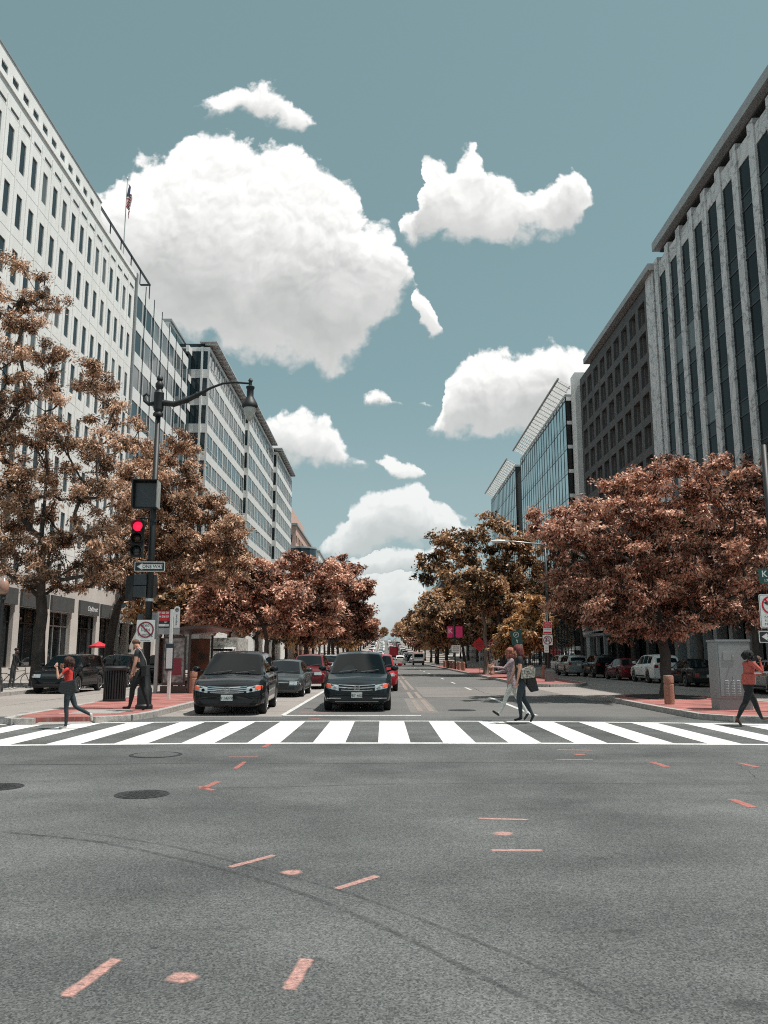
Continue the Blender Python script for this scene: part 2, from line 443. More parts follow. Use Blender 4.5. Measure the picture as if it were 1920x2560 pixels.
def worn_paint(name, col, under, lo=0.42, hi=0.6, sc=9.0, alpha=False):
    """road paint worn through to the asphalt in patches"""
    m = bpy.data.materials.new(name); m.use_nodes = True
    nt = m.node_tree; N, L = nt.nodes, nt.links
    b = N['Principled BSDF']; b.inputs['Roughness'].default_value = 0.7
    pos = N.new('ShaderNodeNewGeometry').outputs['Position']
    n = N.new('ShaderNodeTexNoise'); n.inputs['Scale'].default_value = sc; n.inputs['Detail'].default_value = 8; n.inputs['Roughness'].default_value = 0.75; L.new(pos, n.inputs['Vector'])
    n3 = N.new('ShaderNodeTexNoise'); n3.inputs['Scale'].default_value = 70; n3.inputs['Detail'].default_value = 2; L.new(pos, n3.inputs['Vector'])
    ad = N.new('ShaderNodeMath'); ad.operation = 'MULTIPLY_ADD'; L.new(n3.outputs['Fac'], ad.inputs[0]); ad.inputs[1].default_value = 0.35; L.new(n.outputs['Fac'], ad.inputs[2])
    mr = N.new('ShaderNodeMapRange'); L.new(ad.outputs[0], mr.inputs[0])
    for i, v in zip((1, 2, 3, 4), (lo, hi, 0, 1)): mr.inputs[i].default_value = v
    mx = N.new('ShaderNodeMix'); mx.data_type = 'RGBA'; L.new(mr.outputs[0], mx.inputs[0]); mx.inputs[6].default_value = (*under, 1); mx.inputs[7].default_value = (*col, 1)
    L.new(mx.outputs[2], b.inputs['Base Color'])
    if alpha:    # sprayed or rubbed on: fades out towards the edge of the mark
        b.inputs['Base Color'].default_value = (*col, 1)
        nt.links.remove(b.inputs['Base Color'].links[0])
        at = N.new('ShaderNodeAttribute'); at.attribute_name = 'core'
        mu = N.new('ShaderNodeMath'); mu.operation = 'MULTIPLY'; L.new(mr.outputs[0], mu.inputs[0])
        sm = N.new('ShaderNodeMapRange'); sm.interpolation_type = 'SMOOTHSTEP'; L.new(at.outputs['Fac'], sm.inputs[0]); sm.inputs[1].default_value = 0.0; sm.inputs[2].default_value = 0.9
        L.new(sm.outputs[0], mu.inputs[1]); L.new(mu.outputs[0], b.inputs['Alpha'])
    MATS[name] = m
    return m

M_asph = asphalt_mat('asphalt', (0.026, 0.029, 0.029), (0.205, 0.211, 0.206))
M_asph2 = asphalt_mat('old_asphalt', (0.085, 0.083, 0.080), (0.205, 0.20, 0.192), 0.6)
M_conc = asphalt_mat('concrete_road', (0.20, 0.180, 0.165), (0.40, 0.365, 0.335), 0.55)
M_walk = asphalt_mat('concrete_walk', (0.24, 0.225, 0.21), (0.42, 0.40, 0.375), 0.5)
M_kerb = pbr('granite_kerb', (0.25, 0.235, 0.22), 0.8, col2=(0.46, 0.43, 0.40), vs=9, bump=0.6, bs=60)
M_brick = brick_mat('brick_paving')
M_white = worn_paint('white_road_paint', (0.66, 0.655, 0.63), (0.25, 0.25, 0.245), 0.44, 0.66, 4)
M_white2 = worn_paint('thin_white_paint', (0.60, 0.60, 0.58), (0.17, 0.17, 0.165), 0.48, 0.70, 6)
M_yellow = worn_paint('faded_yellow_paint', (0.33, 0.235, 0.18), (0.17, 0.16, 0.15), 0.56, 0.86, 2.2)
M_pink = worn_paint('pink_marking_spray', (0.66, 0.36, 0.31), (0.16, 0.15, 0.14), 0.40, 0.95, 26, alpha=True)
M_red_spray = worn_paint('red_marking_spray', (0.58, 0.19, 0.155), (0.16, 0.15, 0.14), 0.42, 0.90, 26, alpha=True)
M_skid = worn_paint('tyre_mark_rubber', (0.035, 0.037, 0.038), (0.1, 0.1, 0.1), 0.50, 1.30, 9, alpha=True)
M_iron = pbr('cast_iron', (0.035, 0.036, 0.038), 0.55, 0.3, var=0.3, vs=30, bump=0.5, bs=50)
M_black = pbr('black_enamel', (0.010, 0.012, 0.013), 0.55, var=0.2, vs=6)
M_blackm = pbr('black_matt', (0.013, 0.014, 0.015), 0.7, var=0.2, vs=8)
M_stoneA = pbr('pale_precast_stone', (0.74, 0.74, 0.71), 0.85, col2=(0.87, 0.87, 0.845), vs=1.3, detail=7, bump=0.15, bs=6, stretch=(1, 1, 0.10))
M_stoneA2 = pbr('pale_precast_rib', (0.87, 0.87, 0.845), 0.8, var=0.04)
M_base = pbr('base_limestone', (0.52, 0.475, 0.44), 0.85, col2=(0.62, 0.575, 0.53), vs=0.8, detail=6)
M_whitepanel = pbr('white_panel', (0.80, 0.80, 0.78), 0.45, var=0.05, vs=0.5)
M_whitemetal = pbr('white_metal', (0.66, 0.67, 0.66), 0.4, var=0.05, vs=2)
M_stoneD = pbr('grey_stone_cladding', (0.66, 0.66, 0.64), 0.75, col2=(0.78, 0.78, 0.76), vs=1.2, detail=5)
M_darkmetal = pbr('dark_metal', (0.03, 0.034, 0.037), 0.4, 0.5, var=0.15)
M_glassA = glass_wall('dark_window_glass', (0.026, 0.042, 0.050), 0.05, 1.33, 0.004, 0.4)
M_glassB = glass_wall('blue_window_glass', (0.03, 0.055, 0.065), 0.02, 1.42, 0.004, 0.35)
M_glassR = glass_wall('reflective_curtain_glass', (0.50, 0.60, 0.62), 0.015, 2.3, 0.006, 0.3, metal=0.85)
M_glassD = glass_wall('pale_bay_glass', (0.085, 0.125, 0.135), 0.02, 1.75, 0.005, 0.35)
M_glassS = glass_wall('smoked_glass', (0.012, 0.016, 0.018), 0.03, 1.16, 0.006, 0.3)
M_brim = pbr('roof_brim_metal', (0.56, 0.575, 0.58), 0.6, var=0.06)
M_glassK = glass_wall('black_shop_glass', (0.010, 0.012, 0.013), 0.03, 1.45, 0.003, 0.5)
M_marble = None
def marble():
    m = bpy.data.materials.new('veined_marble'); m.use_nodes = True
    nt = m.node_tree; N, L = nt.nodes, nt.links
    b = N['Principled BSDF']; b.inputs['Roughness'].default_value = 0.5
    pos = N.new('ShaderNodeNewGeometry').outputs['Position']
    n = N.new('ShaderNodeTexNoise'); n.inputs['Scale'].default_value = 0.5; n.inputs['Detail'].default_value = 3; n.inputs['Distortion'].default_value = 1.6; L.new(pos, n.inputs['Vector'])
    cr = N.new('ShaderNodeValToRGB'); L.new(n.outputs['Fac'], cr.inputs[0])
    e = cr.color_ramp.elements
    e[0].position = 0.30; e[0].color = (0.62, 0.63, 0.62, 1); e[1].position = 0.66; e[1].color = (0.66, 0.66, 0.65, 1)
    for p, c in ((0.47, 0.56), (0.50, 0.27), (0.53, 0.58)):
        q = e.new(p); q.color = (c, c * 1.01, c, 1)
    wv = N.new('ShaderNodeTexVoronoi'); wv.inputs['Scale'].default_value = 0.9; L.new(pos, wv.inputs['Vector'])
    mx = N.new('ShaderNodeMix'); mx.data_type = 'RGBA'; mx.blend_type = 'MULTIPLY'; mx.inputs[0].default_value = 0.10
    L.new(cr.outputs[0], mx.inputs[6]); L.new(wv.outputs['Color'], mx.inputs[7]); L.new(mx.outputs[2], b.inputs['Base Color'])
    hs = N.new('ShaderNodeHueSaturation'); hs.inputs['Saturation'].default_value = 0.12; L.new(mx.outputs[2], hs.inputs['Color']); L.new(hs.outputs[0], b.inputs['Base Color'])
    return m
M_marble = marble()
M_grid = pbr('brown_grey_concrete', (0.074, 0.075, 0.076), 0.85, col2=(0.112, 0.112, 0.112), vs=1.3, detail=7, bump=0.2, bs=12)
M_fascia = pbr('grey_roof_fascia', (0.30, 0.32, 0.325), 0.6, var=0.08, vs=1)
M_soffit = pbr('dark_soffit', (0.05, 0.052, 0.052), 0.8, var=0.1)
M_pinkwall = pbr('pink_brick_wall', (0.55, 0.37, 0.31), 0.85, var=0.08, vs=1.5)
M_redwall = pbr('red_brick_wall', (0.36, 0.19, 0.15), 0.85, var=0.15, vs=1.5)
M_chrome = pbr('chrome', (0.62, 0.63, 0.64), 0.12, 1.0, var=0.05)
M_steel = pbr('galvanised_steel', (0.46, 0.48, 0.48), 0.45, 0.6, var=0.1, vs=8)
M_signwhite = pbr('white_sign_sheet', (0.72, 0.73, 0.71), 0.45, var=0.04, vs=6)
M_signback = pbr('grey_sign_back', (0.36, 0.37, 0.37), 0.5, 0.4, var=0.08, vs=6)
M_signred = pbr('red_sign_sheet', (0.52, 0.02, 0.035), 0.45, var=0.06, vs=6)
M_signmaroon = pbr('maroon_ink', (0.22, 0.03, 0.045), 0.5, var=0.06, vs=6)
M_signgreen = pbr('green_sign_sheet', (0.018, 0.075, 0.065), 0.4, var=0.06, vs=6)
M_ink = pbr('black_ink', (0.02, 0.022, 0.022), 0.5, var=0)
M_orange = pbr('orange_plastic', (0.62, 0.13, 0.035), 0.5, var=0.08, vs=4)

# ---------------------------------------------------------------- ground, roads, kerbs
def sheet(name, x0, x1, y0, y1, dz, mat, step=20.0, kind='structure', parent=None):
    ys = [y0]
    while ys[-1] < y1 - 1e-6:
        y = ys[-1]
        ys.append(min(y1, y + (step if y < 520 else 300) if y >= 120 or y1 < 120 else min(y1, 120)))
    mb = MB()
    v = []
    for y in ys: v += [(x0, y, rz(y) + dz), (x1, y, rz(y) + dz)]
    mb.add(v, [(2 * i, 2 * i + 1, 2 * i + 3, 2 * i + 2) for i in range(len(ys) - 1)])
    return tag(mb.build(name, mat, parent), kind=kind)
XL_K, XR_K = -15.2, 17.7       # kerbs of the outer pavements
XL_B, XR_B = -22.0, 23.5       # building lines
STOP_Y = 22.9
sheet('ground', -900, 900, -400, 3000, -0.012, M_walk)
sheet('road', -80, 80, -60, STOP_Y - 0.35, 0.0, M_asph)
tag(sheet('road', -2.72, 7.45, STOP_Y - 0.35, 1200, 0.0, M_asph2), kind='structure')
sheet('bus_lane', XL_K, -2.72, STOP_Y - 0.35, 1200, 0.0, M_conc)
sheet('service_road', 7.45, XR_K, 30.5, 1200, 0.0, M_conc)
sheet('road', 7.45, XR_K, STOP_Y - 0.35, 30.5, 0.0, M_asph2)

def slab(name, x0, x1, y0, y1, mat, h=0.15, y_from=None):
    """raised pavement with a vertical edge following the hill"""
    ys = [y0] + [y for y in np.arange(140, 520, 20) if y0 < y < y1] + [y1]
    v = []; f = []
    for y in ys:
        z = rz(y)
        v += [(x0, y, z - 0.01), (x0, y, z + h), (x1, y, z + h), (x1, y, z - 0.01)]
    for i in range(len(ys) - 1):
        a, b = 4 * i, 4 * i + 4
        f += [(a, b, b + 1, a + 1), (a + 1, b + 1, b + 2, a + 2), (a + 2, b + 2, b + 3, a + 3)]
    f += [(0, 1, 2, 3)]
    mb = MB(); mb.add(v, f)
    return tag(mb.build(name, mat), kind='structure')
pav_l = slab('pavement', XL_B - 0.3, XL_K - 0.19, 24.0, 600, M_walk)
pav_r = slab('pavement', XR_K + 0.19, XR_B + 0.3, 24.0, 600, M_walk)

stone_cache = {}
def kerb_run(parent, pts, length=1.75, w=0.19, h=0.15, closed=False, top=0.0, maxn=200):
    """granite kerb stones laid end to end along a polyline, one object per stone"""
    pts = [Vector((p[0], p[1], 0)) for p in pts]
    if closed: pts.append(pts[0])
    n = 0
    for a, b in zip(pts[:-1], pts[1:]):
        L = (b - a).length; k = max(1, round(L / length)); ang = math.atan2(b.y - a.y, b.x - a.x)
        for i in range(k):
            l = round(L / k - 0.012, 3)
            key = (l, w, h)
            if key not in stone_cache:
                mb = MB(); mb.box(-l / 2, l / 2, -w / 2, w / 2, -0.01, h)
                stone_cache[key] = mb.mesh('kerb_stone', M_kerb, bevel=0.012)
            p = a + (b - a) * ((i + 0.5) / k)
            o = link('kerb_stone', stone_cache[key], parent, (p.x, p.y, rz(p.y) + random.uniform(-0.004, 0.004)), (0, 0, ang + random.uniform(-0.004, 0.004)))
            n += 1
    return n
def island(name, outline, kerb_pts, inset_pts, h=0.145):
    mb = MB(); mb.prism(outline, -0.01, h)
    o = tag(mb.build(name, M_brick), kind='structure')
    for run in kerb_pts: kerb_run(o, run)
    return o
# left island with the bus stop: narrow brick strip, dropped kerb at the crossing
isl_l = island('traffic_island', [(-8.55, 20.05), (-7.0, 20.45), (-6.35, 21.2), (-6.19, 22.2), (-6.19, 110), (-9.1, 110), (-9.1, 27.5), (-8.95, 23), (-8.9, 21)],
    [[(-6.95, 20.35), (-6.3, 21.05), (-6.10, 22.2), (-6.10, 60)], [(-9.2, 60), (-9.2, 27.5), (-9.04, 23), (-8.98, 20.9)], [(-8.98, 20.9), (-8.93, 20.2), (-8.6, 19.85), (-8.15, 19.85)]], 0)
mb = MB()
mb.quad((-8.15, 19.78, 0.006), (-6.95, 20.2, 0.006), (-6.95, 21.7, 0.152), (-8.2, 21.5, 0.152))
tag(mb.build('kerb_ramp', M_walk), kind='structure')
mb = MB(); mb.box(-8.0, -6.75, 21.7, 23.0, 0.1, 0.151)
tag(mb.build('concrete_path', M_walk), kind='structure')
mb = MB(); mb.box(-9.19, -6.01, 60, 180, -0.01, 0.139); tag(mb.build('kerb', M_kerb), kind='structure')
# right near island
rp = [(8.1, 24), (8.15, 21.6), (8.6, 20.75), (9.6, 20.55), (14.2, 20.7), (12.6, 24), (12.0, 28), (11.6, 31.0), (10.6, 32.4), (9.4, 32.3), (8.4, 31.2), (8.1, 29)]
isl_r = island('traffic_island', rp, [[(8.0, 24), (8.05, 21.55), (8.55, 20.66), (9.6, 20.45), (14.3, 20.6)], [(12.7, 24.1), (12.1, 28.1), (11.7, 31.1), (10.65, 32.5), (9.35, 32.4), (8.32, 31.25), (8.0, 29), (8.0, 24)]], 0)
mb = MB(); mb.prism([(9.0, 28.6), (10.9, 28.6), (11.3, 30.4), (10.4, 31.9), (9.4, 31.8), (8.7, 30.6)], 0.1, 0.165)
tag(mb.build('soil', pbr('dark_soil', (0.035, 0.03, 0.027), 0.95, var=0.4, vs=8, bump=1.0, bs=15)), kind='structure')
# right far island
isl_f = island('traffic_island', [(7.55, 46), (7.7, 44.3), (8.6, 43.8), (10.2, 44.4), (11.0, 46.5), (11.2, 52), (11.2, 130), (7.55, 130)],
    [[(7.46, 72), (7.46, 46), (7.62, 44.25), (8.55, 43.7), (10.25, 44.3), (11.1, 46.5), (11.3, 52), (11.3, 72)]], 0)
mb = MB(); mb.box(7.42, 11.32, 72, 180, -0.01, 0.139); tag(mb.build('kerb', M_kerb), kind='structure')
kerb_run(pav_l, [(XL_K - 0.1, 24.0), (XL_K - 0.1, 66)]); kerb_run(pav_r, [(XR_K + 0.1, 24.0), (XR_K + 0.1, 84)])
for s_, xk in ((1, XL_K), (-1, XR_K)):
    mb = MB(); mb.box(min(xk, xk - 0.19 * s_), max(xk, xk - 0.19 * s_), 66 if s_ > 0 else 84, 200, -0.01, 0.147); tag(mb.build('kerb', M_kerb), kind='structure')

# zebra crossing
def front_y(x): return 15.72 - 0.010 * (x + 0.5) ** 2 if x < 0 else 15.72 - 0.0055 * x * x
def back_y(x): return 20.95 - 0.0125 * x * x
zc = bpy.data.objects.new('zebra_crossing', None); COL.objects.link(zc); tag(zc, kind='structure')
k = -8
for k in range(-8, 12):
    x0 = -0.11 + 1.205 * k; x1 = x0 + 0.60
    mb = MB(); mb.add([(x0, front_y(x0) + 0.1, 0.005), (x1, front_y(x1) + 0.1, 0.005), (x1, back_y(x1) - 0.1, 0.005), (x0, back_y(x0) - 0.1, 0.005)], [(0, 1, 2, 3)])
    mb.build('stripe', M_white, zc)
for fn in (front_y, back_y):
    mb = MB(); xs = np.linspace(-9.6, 13.5, 40)
    mb.add([p for x in xs for p in ((x, fn(x) - 0.1, 0.0045), (x, fn(x) + 0.1, 0.0045))], [(2 * i, 2 * i + 2, 2 * i + 3, 2 * i + 1) for i in range(39)])
    mb.build('edge_line', M_white, zc)
def marking(name, poly, mat, z=0.005):
    mb = MB(); mb.add([(x, y, z + rz(y)) for x, y in poly], [tuple(range(len(poly)))])
    return tag(mb.build(name, mat), kind='structure')
def rect(x0, x1, y0, y1): return [(x0, y0), (x1, y0), (x1, y1), (x0, y1)]
marking('stop_line', rect(-2.72, 1.0, STOP_Y - 0.12, STOP_Y + 0.12), M_white2)
marking('lane_line', rect(-2.80, -2.66, STOP_Y + 0.1, 58), M_white2)
marking('lane_line', rect(4.02, 4.16, STOP_Y + 0.0, 33), M_white2)
for y in range(40, 150, 9): marking('lane_line', rect(4.06, 4.18, y, y + 3), M_white2)
for y0, y1 in ((24.5, 31), (32, 37.5), (40, 56), (58, 75), (78, 110), (112, 150)):
    for x in (0.98, 1.30): marking('centre_line', rect(x, x + 0.16, y0, y1), M_yellow, 0.006)

M_patch = asphalt_mat('patched_road', (0.13, 0.12, 0.112), (0.27, 0.25, 0.235), 0.7)
marking('road_patch', rect(1.55, 7.4, 33.0, 43.5), M_patch, 0.003)
marking('road_patch', rect(0.75, 1.55, 24.0, 32.0), M_patch, 0.003)
M_crack = pbr('tar_seam', (0.035, 0.034, 0.033), 0.8, var=0.2)
def crack(pts, w, seed):
    r_ = random.Random(seed); P = []
    for (a, b) in zip(pts[:-1], pts[1:]):
        for t in np.linspace(0, 1, 12, endpoint=False): P.append((a[0] + (b[0] - a[0]) * t + r_.uniform(-.05, .05), a[1] + (b[1] - a[1]) * t + r_.uniform(-.05, .05)))
    P.append(pts[-1]); mb = MB(); v = []
    for i, p in enumerate(P):
        q, o = P[min(i + 1, len(P) - 1)], P[max(i - 1, 0)]; d = Vector((q[0] - o[0], q[1] - o[1])).normalized(); ww = w * r_.uniform(.4, 1.3) / 2
        v += [(p[0] - d.y * ww, p[1] + d.x * ww, .0045), (p[0] + d.y * ww, p[1] - d.x * ww, .0045)]
    mb.add(v, [(2 * i, 2 * i + 1, 2 * i + 3, 2 * i + 2) for i in range(len(P) - 1)]); tag(mb.build('road_crack', M_crack), kind='structure')
crack([(-2.6, 33.0), (7.4, 33.0)], .05, 1); crack([(1.5, 43.6), (7.4, 43.5)], .05, 2); crack([(4.9, 33), (4.3, 36.5), (4.5, 43)], .035, 3); crack([(-6.0, 30.0), (-2.8, 30.0)], .03, 4); crack([(-6.0, 36.5), (-2.8, 36.5)], .03, 5)
crack([(-15, 31.0), (-9.3, 31.0)], .03, 6); crack([(-12.2, 24), (-12.2, 60)], .03, 7); crack([(14.3, 31), (14.3, 70)], .03, 8); crack([(-6.0, 24.6), (-2.8, 24.6)], .03, 9)
crack([(-80, 12.9), (-6, 12.7), (2, 12.9), (30, 12.6)], .018, 10); crack([(5.6, 9.5), (4.9, 11.2), (5.2, 12.7)], .006, 11); crack([(-4.4, 3.6), (-3.2, 5.2), (-3.6, 7.4)], .008, 12)

# ---------------------------------------------------------------- buildings
def pane_mesh(name, w, h, mat, nrm=1, frame=None, fw=0.05):
    """window pane in the Y-Z plane facing +X (nrm=1) or -X, origin at its centre"""
    mb = MB()
    a = [(0, -w / 2, -h / 2), (0, w / 2, -h / 2), (0, w / 2, h / 2), (0, -w / 2, h / 2)]
    mb.add(a, [(0, 1, 2, 3) if nrm > 0 else (3, 2, 1, 0)])
    return mb.mesh(name, mat)
def frame_mesh(w, h, mat, fw=0.05, d=0.05, nrm=1, bars_v=(), bars_h=()):
    mb = MB()
    x0, x1 = (0.0, d) if nrm > 0 else (-d, 0.0)
    mb.box(x0, x1, -w / 2, -w / 2 + fw, -h / 2, h / 2); mb.box(x0, x1, w / 2 - fw, w / 2, -h / 2, h / 2)
    mb.box(x0, x1, -w / 2 + fw, w / 2 - fw, -h / 2, -h / 2 + fw); mb.box(x0, x1, -w / 2 + fw, w / 2 - fw, h / 2 - fw, h / 2)
    for b in bars_v: mb.box(x0, x1 * 0.98 if nrm > 0 else x1, b - fw / 2, b + fw / 2, -h / 2 + fw, h / 2 - fw)
    for b in bars_h: mb.box(x0, x1 * 0.96 if nrm > 0 else x1, -w / 2 + fw, w / 2 - fw, b - fw / 2, b + fw / 2)
    return mb.mesh('window_frame', mat)
def punched(mb, X, nrm, y0, y1, z0, z1, cols, rows, t, mi=0):
    """wall with real openings: piers and spandrels butted together"""
    xa, xb = sorted((X, X - nrm * t))
    ys = [y0] + [v for c in cols for v in c] + [y1]
    for i in range(0, len(ys), 2):
        if ys[i + 1] - ys[i] > 1e-4: mb.box(xa, xb, ys[i], ys[i + 1], z0, z1, mi)
    zs = [z0] + [v for r in rows for v in r] + [z1]
    for c in cols:
        for i in range(0, len(zs), 2):
            if zs[i + 1] - zs[i] > 1e-4: mb.box(xa, xb, c[0], c[1], zs[i], zs[i + 1], mi)

# --- A: white precast office block at the left corner
bA = thing('office_block', 'white precast office block with narrow dark windows, nearest building on the left', 'building', (XL_B, 32, 0))
mb = MB()
X = 0.0
rowsA = [(32.45 - 3.53 * k - 2.08, 32.45 - 3.53 * k) for k in range(7, -1, -1)]
colsA = [(43.98 - 1.657 * 6 - 32 + 1.657 * k, 43.98 - 1.657 * 6 - 32 + 1.657 * k + 0.72) for k in range(1, 21)]
Y1 = 68.6 - 32
punched(mb, 0, 1, 0, Y1, 6.6, 34.5, colsA, rowsA, 0.28)
mb.box(-14, -0.40, 0.3, Y1 - 0.02, 0.16, 34.3)
wallA = mb.build('wall', M_stoneA, bA)
mb = MB(); mb.box(-14, 0.10, -0.05, Y1 + 0.03, 34.5, 34.86); mb.build('parapet_ledge', M_stoneA2, bA)
mb = MB()
colsT = [(42.75 - 1.468 * 5 - 32 + 1.468 * k, 42.75 - 1.468 * 5 - 32 + 1.468 * k + 0.80) for k in range(0, 16)]
YT = 59.7 - 32
punched(mb, -0.12, 1, 0.1, YT, 34.86, 36.5, colsT, [(34.98, 35.72)], 0.25)
mb.box(-14, -0.5, 0.3, YT - 0.1, 34.86, 36.45)
mb.build('attic_wall', M_stoneA, bA)
mb = MB(); mb.box(-14, -0.06, 0.05, YT + 0.05, 36.5, 36.58); mb.build('roof_coping', M_fascia, bA)
vr = random.Random(3)
M_blind = glass_wall('window_with_blind', (0.11, 0.125, 0.128), 0.12, 1.33, 0.004, 0.4)
M_blind2 = glass_wall('window_with_grey_blind', (0.16, 0.18, 0.185), 0.08, 1.45, 0.004, 0.4)
wm = pane_mesh('window', 0.72, 2.08, M_glassA); wmb = pane_mesh('window', 0.72, 2.08, M_blind)
mb = MB(); mb.box(0.0005, 0.004, 0.0, 36.6, -0.012, 0.012); jm = mb.mesh('panel_joint', M_fascia)
for r in rowsA: link('panel_joint', jm, bA, (0, 0, r[1] + 0.75))
for c in colsA:
    for r in rowsA: link('window', wm if vr.random() > 0.16 else wmb, bA, (-0.07, (c[0] + c[1]) / 2, (r[0] + r[1]) / 2))
wm = pane_mesh('window', 0.80, 0.74, M_glassA)
for c in colsT: link('window', wm, bA, (-0.20, (c[0] + c[1]) / 2, 35.35))
mb = MB(); mb.box(0.0, 0.07, -0.035, 0.035, 6.9, 34.0); rm = mb.mesh('rib', M_stoneA2)
for i in range(len(colsA) - 1): link('rib', rm, bA, (0, (colsA[i][1] + colsA[i + 1][0]) / 2, 0))
mb = MB(); mb.box(-0.02, 0.03, -0.5, 0.5, -0.07, 0.07); vmh = mb.mesh('vent_slot', M_soffit)
for c in colsA: link('vent_slot', vmh, bA, (0, (c[0] + c[1]) / 2 + 0.2, 33.42))
# street level: stone piers, shop fronts
mb = MB()
shop_y = [(12.6, 17.5), (18.3, 22.2), (22.9, 26.6), (28.0, 31.8), (32.6, 35.8)]
punched(mb, 0, 1, 0, Y1, 0.16, 6.6, shop_y, [(0.9, 4.55)], 0.5)
mb.build('street_wall', M_base, bA)
for y in (8.0,):
    mb = MB(); mb.prism([(1.0, 0.4), (9.5, 0.4), (11.5, 5.2), (1.0, 5.2)], 0.012, 0.02, axis='x'); mb.build('recess_shade_panel', pbr('mauve_recess_shade', (0.16, 0.125, 0.12), 0.8, var=0.1), bA)  # flat panel on the wall, the shade of a recess put into its colour
for i, (a, b) in enumerate(shop_y):
    w = b - a; c = (a + b) / 2
    link('shop_window', pane_mesh('shop_window', w, 3.65, M_glassK), bA, (-0.3, c, 2.725))
    link('window_frame', frame_mesh(w, 3.65, M_darkmetal if i != 2 else M_steel, 0.08, 0.06, 1, bars_v=(-w / 6, w / 5), bars_h=(0.85,)), bA, (-0.29, c, 2.725))
    mb = MB(); mb.box(0.005, 0.16, a - 0.1, b + 0.1, 4.58, 5.55); mb.build('shop_sign', pbr('charcoal_fascia', (0.075, 0.08, 0.08), 0.6, var=0.15), bA)
# --- B: banded glass office
bB = thing('office_block', 'office block with alternating white bands and dark blue window strips, second on the left', 'building', (XL_B, 69.0, 0))
LB = 19.9
mb = MB(); mb.box(-14, -0.32, 0.02, LB, 0.16, 34.9); mb.build('core', M_soffit, bB)
nb_ = 7; bw = LB / nb_
band = []
for k in range(9):
    zt = 33.3 - 3.22 * k
    band.append((zt - 1.97, zt))
pm = pane_mesh('window', bw - 0.04, 1.97, M_glassB); pmb = pane_mesh('window', bw - 0.04, 1.97, M_blind2)
mb = MB(); mb.box(-0.3, 0.0, -bw / 2 + 0.03, bw / 2 - 0.03, -0.61, 0.61); pn = mb.mesh('spandrel_panel', M_whitepanel, bevel=0.015)
mb = MB(); mb.box(-0.19, -0.12, -0.055, 0.055, -0.985, 0.985); mu = mb.mesh('mullion', M_whitemetal)
for k, (z0, z1) in enumerate(band):
    for j in range(nb_):
        yc = bw * (j + 0.5)
        w_ = link('window', pm if vr.random() > 0.25 else pmb, bB, (-0.05, yc, (z0 + z1) / 2))
        for dy in ((-bw / 2 + 0.55, bw / 2 - 0.5) if j % 2 else (-bw / 2 + 0.45, bw / 2 - 0.62, bw / 2 - 0.42)):
            link('mullion', mu, w_, (0.17, dy, 0))
        link('spandrel_panel', pn, bB, (0, yc, z1 + 0.625))
mb = MB(); mb.box(0.0, 0.06, -0.03, 0.03, 5.5, 35.2); gm = mb.mesh('facade_rail', M_darkmetal)
for j in range(nb_ + 1): link('facade_rail', gm, bB, (0.0, max(0.04, min(LB - 0.04, bw * j)), 0))
mb = MB(); mb.box(-13, -0.6, 0.2, LB - 0.5, 34.9, 35.15); mb.build('roof_slab', M_fascia, bB)
mb = MB()   # open steel frame round the roof terrace
for y in (-8.6, -5.6, -2.8, 0.1, 2.9, 6.0): mb.box(-0.66, -0.58, y, y + 0.08, 34.9, 36.8)
mb.box(-0.70, -0.54, -8.9, 6.08, 36.8, 36.95); mb.box(-8, -0.70, 5.95, 6.08, 36.8, 36.95)
mb.build('terrace_frame', M_darkmetal, bB)
mb = MB(); mb.box(-0.40, 0.18, -0.28, -0.02, 0.16, 35.0); mb.build('downpipe', M_fascia, bB)
mb = MB(); mb.prism([(-1.0, 0.16), (0.35, 0.16), (0.35, 4.3), (0.1, 4.3)], -0.29, 0.25, axis='x'); pm2 = mb.mesh('flared_pier', M_base)
for j in range(7): link('flared_pier', pm2, bB, (0, (j + 0.7) * LB / 7.0, 0))
mb = MB(); mb.box(-0.5, 0.35, 0.02, LB - 0.02, 4.3, 5.5); mb.build('shop_canopy', M_whitepanel, bB)
link('shop_glazing', pane_mesh('shop_glazing', LB, 4.1, M_glassK), bB, (-0.31, LB / 2, 2.2))
# --- C: recessed glass bay
bC = thing('glass_annex', 'slim glass annex recessed between the banded block and the bay fronted block', 'building', (XL_B, 88.95, 0))
mb = MB(); mb.box(-14, -0.35, 0, 1.6, 0.16, 35.8); mb.build('core', M_soffit, bC)
gp = pane_mesh('window', 1.5, 2.5, M_glassB)
for k in range(10):
    z = 34.2 - 3.3 * k
    link('window', gp, bC, (-0.08, 0.8, z))
    mb = MB(); mb.box(-0.36, -0.02, 0, 1.6, z + 1.27, z + 2.03); mb.build('floor_band', M_stoneD, bC)
mb = MB(); mb.box(-9, -2.0, -1.0, 7.0, 35.8, 38.6); mb.build('plant_room', M_stoneD, bC)
mb = MB(); mb.box(-8.6, -2.35, -1.04, -1.002, 36.2, 38.2); mb.build('plant_room_window', M_glassA, bC)
mb = MB(); mb.box(-1.999, -1.95, -0.6, 6.6, 36.2, 38.2); mb.build('plant_room_window', M_glassB, bC)
mb = MB(); mb.box(-9.1, -1.8, -1.2, 7.1, 38.6, 38.85); mb.build('plant_room_roof', M_fascia, bC)
